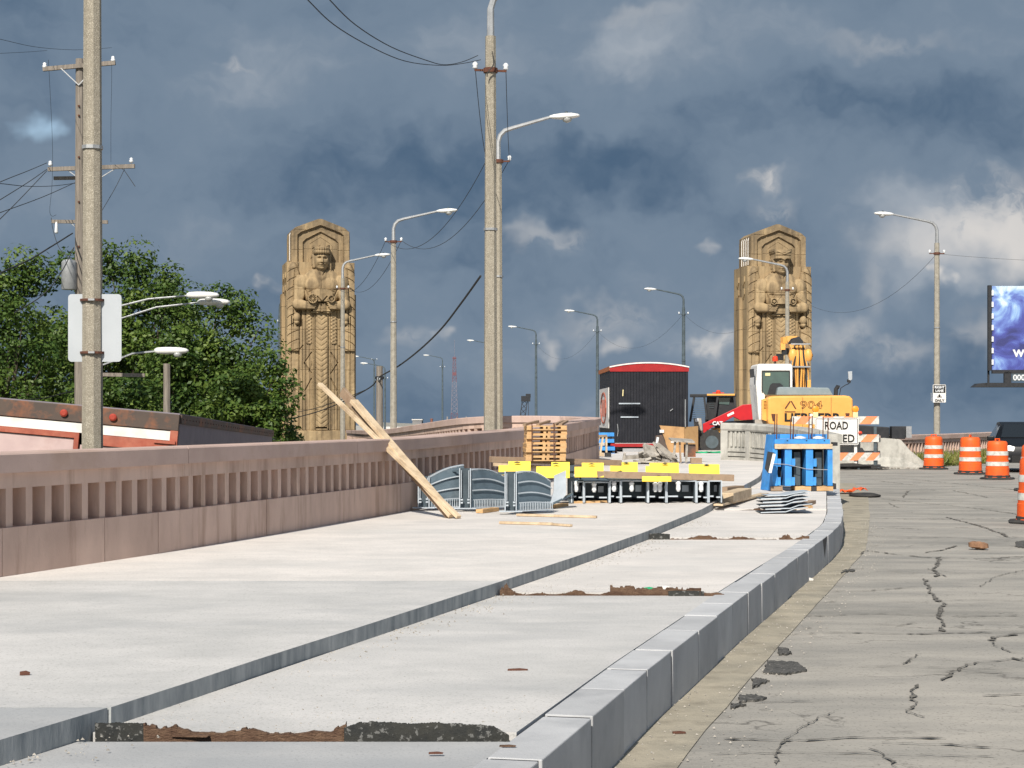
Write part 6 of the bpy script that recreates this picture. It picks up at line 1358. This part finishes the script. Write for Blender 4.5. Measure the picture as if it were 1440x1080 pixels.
eprism('seat', 'black', [(1082, 554), (1086, 541), (1089, 538.5), (1100, 538.5), (1104, 542), (1104, 554)], .455, .474, .0, par=cab_); eprism('window_sticker', 'cream', [(1079, 524), (1086, 524), (1086, 528), (1079, 528)], .455, .474, par=cab_)
b = MB(); x0, z0 = e(1067, 520); b.tube([(x0, .6, z0), (x0 - .06, .6, z0 - .3), (x0 - .02, .6, z0 - 1.4)], .022, 6); b.build('handrail', M['galv'], cab_)
eprism('mirror', 'black', [(1056, 519), (1062, 518), (1063, 530), (1057, 531)], .3, .36, .01); eprism('lower_step', 'debris', [(1064, 590), (1080, 590), (1080, 600), (1064, 600)], .4, 1.6)
x0, z0 = e(1094.5, 511); b = MB(); b.tube([(x0, .7, z0), (x0, .7, z0 + .1)], .03, 6); b.build('beacon_stem', M['black'], ex); b = MB(); b.lathe([(.09, 0), (.10, .05), (.085, .15), (.04, .18)], (x0, .7, z0 + .09), 12); b.build('beacon', M['redbeacon'], ex, smooth='auto')
# boom seen end on, with hydraulic hoses
eprism('boom', 'exc', [(1121, 545), (1122, 500), (1126, 487), (1132, 480), (1138, 486), (1144, 500), (1146, 545)], 1.4, 1.9, .02)
for k in range(9):
    x = 1120.5 + k * 3.0; p_ = [e(x + math.sin(k) * 1.5, 545), e(x - .5, 520), e(1124 + k * 2.0, 500), e(1124 + k * 2.0, 484)]
    b = MB(); b.tube([(p_[0][0], 1.2, p_[0][1]), (p_[1][0], 1.12, p_[1][1]), (p_[2][0], 1.15, p_[2][1]), (p_[3][0], 1.3, p_[3][1])], .034 if k % 2 else .02, 6); b.build('hydraulic_hose', M['exc' if k % 3 != 1 else 'rubber'], ex, smooth='auto')
for y_ in (481, 513.5):
    eprism('hose_clamp', 'galv', [(1119, y_), (1147, y_), (1147, y_ + 2), (1119, y_ + 2)], 1.02, 1.10)
for x_ in (1119, 1141):
    x0, z0 = e(x_, 497); b = MB(); b.lathe([(.09, -.22), (.13, -.16), (.15, 0), (.11, .14), (.06, .2)], (x0 + .1, 1.25, z0), 12); b.build('cylinder_head', M['exc'], ex, smooth='auto')
x0, z0 = e(1139, 500); x1, z1 = e(1146, 545); b = MB(); b.tube([(x0 + .1, 1.2, z0), (x1 - .05, 1.2, z1)], .035, 8); b.build('piston_rod', M['chrome'], ex); x0, z0 = e(1119, 543); x1, z1 = e(1121, 505); b = MB(); b.tube([(x0, 1.2, z0), (x1, 1.2, z1)], .035, 8); b.build('piston_rod', M['chrome'], ex)
for pts in ([(1117, 534), (1121, 533), (1121, 545), (1117, 545)], [(1143, 534), (1148, 533), (1148, 545), (1143, 545)]): eprism('boom_foot', 'exc', pts, 1.1, 1.5, .01)
for k, (x, y) in enumerate(((1110, 485), (1112, 476), (1106, 500), (1114, 492))): x0, z0 = e(x, y); b = MB(); b.box((x0, 1.5, z0), (.16, .2, .22), rz=.3 * k); b.build('boom_link', M['exc' if k < 2 else 'black'], ex)
eprism('boom_tip', 'black', [(1120, 479), (1124, 473), (1132, 471), (1138, 478), (1138, 481), (1120, 481)], 1.2, 1.8)
x0, z0 = e(1150, 498); b = MB(); b.box((x0, 1.3, z0), (.1, .1, .1)); b.beam((x0, 1.3, z0), (x0 - .2, 1.3, z0 - .03), .02, .02); b.build('work_lamp', M['black'], ex, bevel=.01)
b = MB(); x0, z0 = e(1185, 556); x1, z1 = e(1199, 541); b.tube([(x0, .6, z0), (x0 + .05, .6, z0 + .25), (x1 - .12, .6, z1), (x1, .6, z1 + .05)], .015, 5); b.build('mirror_arm', M['black'], ex); eprism('mirror', 'signback', [(1197, 522), (1203, 521.5), (1203, 533), (1198, 537)], .55, .60, .01); eprism('mirror_back', 'black', [(1196, 533), (1201, 535), (1200, 538.5), (1196, 537)], .5, .62)
x0, z0 = e(1180.5, 556); b = MB(); b.tube([(x0, .7, z0), (x0 + .01, .7, z0 + .22), (x0 + .06, .7, z0 + .30), (x0 + .12, .7, z0 + .27)], .07, 8); b.build('exhaust_pipe', M['black'], ex, smooth='auto')
x0, z0 = e(1102, 586.4); text('LIEBHERR', .36, (x0, -.115, z0 - .13), ex, M['ltext'], bold=.012, fit=1.86)
x0, z0 = e(1124, 574.5); text('904', .36, (x0, -.112, z0), ex, M['rust'], outline=.006, fit=.74)
for pts in ([(1103, 574), (1110, 563.5), (1111, 565), (1104.5, 575)], [(1111, 564), (1113, 564), (1119.5, 575), (1117.5, 575)], [(1103, 578.4), (1118, 578.4), (1118, 579.6), (1103, 579.6)]): eprism('warning_mark', 'rust', pts, -.115, -.101)
for pts in ([(1084, 582), (1090, 582), (1089, 592), (1086, 592)], [(1188, 581), (1194, 581), (1193, 586), (1189, 586)]): eprism('tail_light', 'rust', pts, -.12, -.101)
b = MB(); b.box((-.1, 1.4, .95), (1.3, 1.6, .3)); b.build('turntable', M['black'], ex); b = MB(); b.box((0, 1.4, .7), (1.5, 4.2, .3)); b.build('undercarriage', M['darksteel'], ex)
for s in (-1, 1):
    for y in (.0, 2.8):
        b = MB(); b.add([(s * 1.05 + x, y + .5 * math.cos(t * math.pi / 10), .5 + .5 * math.sin(t * math.pi / 10)) for x in (-.22, .22) for t in range(20)], [tuple(range(20)), tuple(range(20, 40))] + [(k, (k + 1) % 20, (k + 1) % 20 + 20, k + 20) for k in range(20)]); b.build('wheel', M['rubber'], ex)
b = MB(); b.beam((.1, 1.7, 3.2), (.1, 4.5, 4.3), .4, .5); b.build('boom_reach', M['exc'], ex)
# dark machine parts behind the barricade
eb = T('dark_attachment', 'black steel attachment lying behind the striped boards and the concrete barrier', 'attachment', (11.9, 61.3, .0)); b = MB(); b.prism([(-1.2, .6), (.62, .6), (.62, 1.33), (-1.2, 1.45)], 0, .6); b.build('housing', M['black'], eb, bevel=.03); b = MB(); b.box((.9, .1, 1.15), (.45, .4, .42)); b.build('end_block', M['black'], eb, bevel=.02); b = MB(); b.box((1.25, .1, 1.17), (.18, .3, .38)); b.build('pale_end', M['galv'], eb)
b = MB(); b.box((0, .3, .3), (1.5, .5, .62)); b.build('skid', M['black'], eb)

# ================================================================ ROAD CLOSED BARRICADE
bc = T('barricade', 'striped barricade carrying the white ROAD CLOSED sign in front of the excavator', 'barricade', (480 * 59.0 / F, 59.0, 0)); Bs = 59.0 / F; X0 = (1200 - 720) * Bs
def bq(x, y): return (x - 1200) * Bs, EYE - (y - 585) * Bs
def striped(x0, x1, y0, y1, yy, n, off=0.0):
    xa, za = bq(x0, y1); xb, zb_ = bq(x1, y0); h = zb_ - za; b = MB(); b.box(((xa + xb) / 2, yy, (za + zb_) / 2), (xb - xa, .03, h)); o = b.build('striped_board', M['refl'], bc); w = (xb - xa) / n; st = []
    for k in range(-1, n + 1):
        a = xa + (k + off) * w; poly = [(a, za), (a + w * .5, za), (a + w * .5 + h * .9, zb_), (a + h * .9, zb_)]
        # clip to the board
        P = poly
        for lim, sg in ((xa, 1), (xb, -1)):
            Q = []
            for i in range(len(P)):
                p_, n_ = P[i], P[(i + 1) % len(P)]; ip, inn = (p_[0] - lim) * sg >= 0, (n_[0] - lim) * sg >= 0
                if ip: Q.append(p_)
                if ip != inn: t = (lim - p_[0]) / (n_[0] - p_[0]); Q.append((lim, p_[1] + t * (n_[1] - p_[1])))
            P = Q
            if not P: break
        if len(P) >= 3: b = MB(); b.prism(P, yy - .021, yy - .017); b.build('orange_stripe', M['orange_st'], o)
striped(1114, 1236, 585.5, 596.5, 0, 4, .1); striped(1120, 1236, 611, 621.5, 0, 4, .1); striped(1170, 1237, 636.5, 647.5, 0, 3, .1)
for x in (1141, 1203.5, 1231):
    xa, zb_ = bq(x, 582 if x != 1231 else 600); b = MB(); b.box((xa, .05, zb_ / 2), (.09, .05, zb_)); b.build('upright', M['white'], bc) if x != 1231 else b.build('upright', M['darksteel'], bc)
    b = MB(); b.box((xa, .1, .04), (.07, 1.2, .06)); b.build('foot', M['darksteel'], bc)
xa, za = bq(1145.5, 625.5); xb, zb_ = bq(1207, 587.5)
b = MB(); b.prism(rrect(xb - xa, zb_ - za, .05), -.06, -.045, c=((xa + xb) / 2, 0, (za + zb_) / 2)); sg = b.build('sign_plate', M['white'], bc)
for (dx, dz, w, h) in ((0, (zb_ - za) / 2 - .035, xb - xa - .08, .018), (0, -(zb_ - za) / 2 + .035, xb - xa - .08, .018)): b = MB(); b.box(((xa + xb) / 2 + dx, -.063, (za + zb_) / 2 + dz), (w, .004, h)); b.build('sign_border', M['ltext'], sg)
for s in (-1, 1): b = MB(); b.box(((xa + xb) / 2 + s * ((xb - xa) / 2 - .035), -.063, (za + zb_) / 2), (.018, .004, zb_ - za - .09)); b.build('sign_border', M['ltext'], sg)
cx_ = bq(1175.5, 0)[0]; text('ROAD', .345, (cx_, -.075, bq(0, 603.5)[1]), sg, M['ltext'], align='CENTER', bold=.006, fit=.74, ext=.004); text('CLOSED', .345, (cx_, -.075, bq(0, 621.5)[1]), sg, M['ltext'], align='CENTER', bold=.006, fit=1.16, ext=.004)
for x in (1147, 1203):
    x0, z0 = bq(x, 587.3); b = MB(); b.box((x0, .02, z0 + .09), (.16, .1, .18)); h_ = b.build('warning_light', M['cream'], bc, bevel=.02); b = MB(); Mx = Matrix.Rotation(math.radians(90), 3, 'X')
    b.add([Vector((x0, -.05, z0 + .27)) + Vector((r_ * math.cos(t * math.pi / 8), y, r_ * math.sin(t * math.pi / 8))) for r_, y in ((.04, -.0), (.10, .02), (.11, .06), (.11, .10)) for t in range(16)], [(i * 16 + k, i * 16 + (k + 1) % 16, (i + 1) * 16 + (k + 1) % 16, (i + 1) * 16 + k) for i in range(3) for k in range(16)] + [tuple(range(16)), tuple(range(48, 64))]); b.build('amber_lens', M['amber'], h_, smooth='auto')
b = MB(); x0, z0 = bq(1209, 609); b.lathe([(.03, -.05), (.08, 0), (.05, .06)], (x0, -.03, z0), 8); b.build('red_flag', M['redbeacon'], bc)
o = T('rubber_mats', 'flattened black rubber mats in front of the barricade foot', 'rubber mats', tuple(W(1192, 660, 0))); r = random.Random(8)
for k in range(6):
    b = MB(); b.prism([(-.7, 0), (.1, .0), (.8, .02), (.3, .10), (-.1, .09), (-.5, .03)], -.25, .25, c=(r.uniform(-.3, .5), r.uniform(-.2, .3), .02 * k), M=Matrix.Rotation(r.uniform(-.4, .4), 3, 'Z')); b.build('mat', M['rubber'], o)
# post of grey timber and block beside the blue stack
pt = T('timber_post', 'pale grey timber post standing at the right edge of the blue steel stack', 'timber post', (5.62, 33.4, .4)); b = MB(); b.box((0, 0, .52), (.13, .13, 1.04)); b.build('post', M['oldconc'], pt, bevel=.01)
# ================================================================ BLUE STEEL FORM STACK
bs = T('blue_form_stack', 'bright blue steel channel forms standing upright on timbers by the kerb', 'steel forms', (4.98, 31.7, .42)); Q = 31.7 / F
def bl(x, y): return (x - 1128.5) * Q, (690 - y) * Q
def bbox(nm, m, x0, x1, y0, y1, ya, yb, par=None): (a, t_), (c, bt) = bl(x0, y0), bl(x1, y1); b = MB(); b.box(((a + c) / 2, (ya + yb) / 2, (t_ + bt) / 2), (c - a, yb - ya, t_ - bt)); return b.build(nm, M[m], par or bs)
bbox('rear_channel', 'blue', 1094, 1170, 611, 617.5, .5, .62); bbox('top_channel', 'blue', 1089, 1167, 617.8, 624, -.02, .45); bbox('pale_board', 'wood_pale', 1089, 1170, 624.3, 631, -.06, .5)
for x in (1106, 1133, 1158): b_ = bbox('hole', 'ltext', x, x + 2, 619, 620.2, -.028, -.021)
for x0, x1, lip in ((1086, 1093, 1), (1103.5, 1113, 1), (1133, 1143, 1), (1163.5, 1170.5, 0)):
    pr_ = bbox('upright_channel', 'blue', x0, x1, 631.3, 683, -.03, .03); bbox('channel_web', 'blue', x0, x0 + 1.2, 631.5, 683, .03, .42)
    if lip:
        bbox('lip', 'blue', x1 + .3, x1 + 5, 645, 656, -.03, .0, pr_); bbox('lip', 'blue', x1 + .2, x1 + 4.5, 671, 682.5, -.03, .0, pr_)
for x0, x1 in ((1118, 1127), (1148, 1157)): bbox('grey_panel', 'steelshade', x0, x1, 636, 683, .12, .16)
bbox('back_panel', 'black', 1093, 1163, 632, 684, .40, .43); bbox('base_timber', 'wood', 1118, 1140, 684, 690, -.05, .5); bbox('base_timber', 'wood', 1148, 1171, 684, 690, -.05, .5); bbox('base_timber', 'wood_dark', 1084, 1100, 684, 690, -.05, .5); bbox('base_block', 'black', 1140.5, 1147.5, 684, 693, -.05, .4); bbox('end_block', 'black', 1171, 1176, 680, 688, 0, .3); bbox('end_block', 'black', 1171.5, 1178, 622, 627, 0, .2)
b = MB(); (a, t_), (c, bt) = bl(1075, 630), bl(1086, 688); b.hexa([(a, .5, 0), (c, 0, 0), (c + .04, .05, 0), (a + .04, .55, 0), (a + .10, .5, .96), (c + .03, 0, .96), (c + .07, .05, .96), (a + .14, .55, .96)]); b.build('side_sheet', M['blue'], bs)
b = MB(); (x0, z0), (x1, z1) = bl(1072, 660), bl(1083, 636); b.prism([(x0 - .0, z0 + .02), (x0 + .05, z1 + .02), (x1 + .03, z1), (x1 - .04, z0 - .02), (x0 + .06, z0 - .06)], -.35, -.30); b.build('black_offcut', M['black'], bs); b = MB(); b.beam((x0 + .08, -.36, z0 - .05), (x1 + .02, -.36, z1 - .02), .015, .05); b.build('white_edge', M['white'], bs)
b = MB(); pts = [bl(1086, 652), bl(1106, 653), bl(1134, 659.5), bl(1163, 660.5)]; b.tube([(x, -.05, z) for x, z in pts], .006, 5); b.build('tie_wire', M['galv'], bs)
for x, y0, y1 in ((1091.5, 586, 617), (1094.5, 582, 616), (1114, 588, 618), (1118, 587, 617), (1140, 586, 618), (1144.5, 585, 618), (1160, 586, 616), (1167, 588, 616)):
    (a, t_), (c, bt) = bl(x, y0), bl(x, y1); b = MB(); b.tube([(a, .2, bt - .05), (a + .006, .2, t_)], .010, 6); b.build('rebar', M['rust'], bs)
for x0, x1 in ((1119, 1137), (1146, 1162)): (a, t_), (c, bt) = bl(x0, 613), bl(x1, 617); b = MB(); b.lathe([(.11, 0), (.11, .02), (.02, .045)], ((a + c) / 2, .25, bt + .0), 14); b.build('cap_disc', M['white'], bs)
# curved steel plates, stacked
for k in range(6):
    z = .345 + k * .048; lb = ['lowest', 'second lowest', 'third', 'fourth', 'second from the top', 'topmost'][k] + ' bent steel plate of the stack beside the kerb'
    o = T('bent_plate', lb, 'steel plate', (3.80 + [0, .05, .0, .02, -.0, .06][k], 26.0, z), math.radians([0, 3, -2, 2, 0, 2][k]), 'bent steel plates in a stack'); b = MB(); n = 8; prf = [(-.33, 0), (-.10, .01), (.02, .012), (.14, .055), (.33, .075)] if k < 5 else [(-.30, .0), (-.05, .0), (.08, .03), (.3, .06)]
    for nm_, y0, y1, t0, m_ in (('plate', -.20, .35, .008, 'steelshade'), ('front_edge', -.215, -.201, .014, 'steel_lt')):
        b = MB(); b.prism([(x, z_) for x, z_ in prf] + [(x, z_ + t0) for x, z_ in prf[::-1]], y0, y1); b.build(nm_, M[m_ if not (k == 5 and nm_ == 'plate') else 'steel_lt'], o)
ground_timber(1104, 719, 1140, 717, .06, 'wood', 'timber block under the bent steel plates', .08, .33); ground_timber(1126, 717, 1142, 712, .09, 'wood_dark', 'dark round-ended timber beside the bent steel plates', .12, .33)
# orange vest
ov = T('orange_cloth', 'orange safety cloth dropped on the gutter beside the kerb', 'cloth', tuple(W(1196, 694, .008))); b = MB(); r = random.Random(4); n = 12; m_ = 6; vs = []
for i in range(n):
    for j in range(m_): vs.append((i * .055 - .28, j * .12 - .3, .02 + .07 * r.random() + .05 * (i > 6)))
b.add(vs, [(i * m_ + j, (i + 1) * m_ + j, (i + 1) * m_ + j + 1, i * m_ + j + 1) for i in range(n - 1) for j in range(m_ - 1)]); o = b.build('fabric', M['orange'], ov, smooth=True); sd = o.modifiers.new('thickness', 'SOLIDIFY'); sd.thickness = .008
kb = T('stack_shadow', 'flat dark shape added on the road as the shadow of the blue stack', 'shadow patch', tuple(W(1216, 698, .006))); b = MB(); b.lathe([(.3, 0), (.34, .03), (.2, .07), (.03, .08)], n=12); o = b.build('shadow_shape', M['rubber'], kb, smooth=True); o.scale = (1, 1.6, 1)  # added dark shape in place of the blue stack's cast shadow

# ================================================================ TRAFFIC BARRELS
def barrel(loc, rz, label, h=1.1, dent=False):
    o = T('traffic_barrel', label, 'traffic barrel', loc, rz, 'orange traffic barrels'); k = h / 1.1
    prof = [(.335, .05), (.315, .07), (.31, .30), (.300, .31), (.298, .50), (.288, .51), (.286, .70), (.276, .71), (.272, .92), (.262, .98), (.23, 1.02), (.10, 1.03)]
    b = MB(); b.lathe([(r_ * k, z * k) for r_, z in prof], n=24); bd = b.build('drum', M['orange'], o, smooth='auto')
    for z0, z1, r0, r1 in ((.36, .47, .303, .3015), (.64, .75, .290, .279 + .01), ): b = MB(); b.lathe([(r0 * k - .004, z0 * k), (r0 * k, z0 * k), (r1 * k, z1 * k), (r1 * k - .004, z1 * k)], n=24); b.build('white_band', M['refl'], o, smooth='auto')
    b = MB(); b.prism([(-.10, 0), (-.07, 0), (-.07, .05), (.07, .05), (.07, 0), (.10, 0), (.10, .08), (-.10, .08)], -.02, .02, c=(0, 0, 1.015 * k)); b.build('handle', M['orange'], o, bevel=.01)
    b = MB(); b.lathe([(.46 * k, 0), (.47 * k, .02), (.44 * k, .05), (.345 * k, .055), (.345 * k, .10), (.33 * k, .11)], n=8); b.build('rubber_base', M['rubber'], o)
    return o
def bpos(x, y): p = W(x, y, 0); return (p.x, p.y, .005)
barrel(bpos(1313, 660), .3, 'orange traffic barrel nearest the concrete barrier, in front of the weeds', 1.12); barrel(bpos(1364.5, 667), 1.1, 'orange traffic barrel between the other two in front of the far parapet', 1.16); barrel(bpos(1402.5, 674), .7, 'scuffed orange traffic barrel overlapping the black car', 1.1)
barrel((8.33, 29.3, .005), .2, 'nearest orange traffic barrel, almost wholly cut by the right edge', 1.12); barrel((11.86, 42.0, .005), .2, 'orange traffic barrel at the right edge just behind the nearest one', 1.12)

# ================================================================ CAR
car = T('car', 'black hatchback with its headlamp on, driving toward the barrels at the right edge', 'car', (15.78, 57.2, 0), math.radians(-10))
L2, W2_ = 2.1, .88
prof = [(-2.05, .30), (-2.10, .55), (-2.02, .78), (-1.75, .90), (-1.10, 1.02), (-.45, 1.42), (.1, 1.52), (1.1, 1.50), (1.75, 1.20), (2.0, 1.0), (2.08, .5), (2.0, .28)]
prof = prof[::-1] if False else prof
secs = [(-W2_, .80, .0), (-W2_ + .06, 1.0, 1.0), (W2_ - .06, 1.0, 1.0), (W2_, .80, .0)]
b = MB(); n = len(prof); vs = []
for x, kz, _k in [(-.88, .0, 0), (-.86, 1, 0), (-.66, 2, 0), (.66, 2, 0), (.86, 1, 0), (.88, 0, 0)]:
    for y, z in prof:
        zz = z
        if kz == 0: zz = min(z, .72)
        elif kz == 1: zz = min(z, 1.0)
        yy = y * (.97 if kz == 0 else 1.0 if kz == 2 else .99); vs.append((x, yy, zz))
fs = [(i * n + k, i * n + (k + 1) % n, (i + 1) * n + (k + 1) % n, (i + 1) * n + k) for i in range(5) for k in range(n)] + [tuple(range(n)), tuple(range(5 * n, 6 * n))]
b.add(vs, fs); b.build('body', M['carpaint'], car, smooth='auto')
b = MB(); b.add([(-.72, -1.02, 1.04), (.72, -1.02, 1.04), (.58, -.42, 1.43), (-.58, -.42, 1.43)], [(0, 1, 2, 3)]); b.v = [(x, y - .03, z + .012) for x, y, z in b.v]; o = b.build('windscreen', M['darkglass'], car); sd = o.modifiers.new('thickness', 'SOLIDIFY'); sd.thickness = .01
for s in (-1, 1):
    b = MB(); b.add([(s * .865, -.85, 1.02), (s * .68, -.38, 1.38), (s * .68, .9, 1.42), (s * .865, 1.3, 1.04)], [(0, 1, 2, 3)]); o = b.build('side_window', M['darkglass'], car); sd = o.modifiers.new('thickness', 'SOLIDIFY'); sd.thickness = .02
    b = MB(); b.box((s * 1.0, -.75, 1.02), (.22, .12, .14)); b.build('mirror', M['carpaint'], car, bevel=.03)
    b = MB(); b.prism([(-.20, -.04), (.16, -.07), (.20, .05), (.05, .10), (-.18, .07)], -2.10, -1.9, c=(s * .60, .02, .72)); b.build('headlight', M['headl'] if s < 0 else M['headl'], car, bevel=.01)
    for y in (-1.35, 1.35):
        b = MB(); b.add([(s * .78 + x, y + .31 * math.cos(t * math.pi / 10), .31 + .31 * math.sin(t * math.pi / 10)) for x in (-.11, .115) for t in range(20)], [tuple(range(20)), tuple(range(20, 40))] + [(k, (k + 1) % 20, (k + 1) % 20 + 20, k + 20) for k in range(20)]); b.build('wheel', M['rubber'], car)
b = MB(); b.box((0, -2.09, .42), (1.0, .06, .20)); b.build('grille', M['ltext'], car); b = MB(); b.box((0, -2.13, .46), (.42, .02, .12)); b.build('number_plate', M['refl'], car); b = MB(); b.box((-.62, -2.06, .44), (.16, .04, .09)); b.build('fog_lamp', M['chrome'], car)
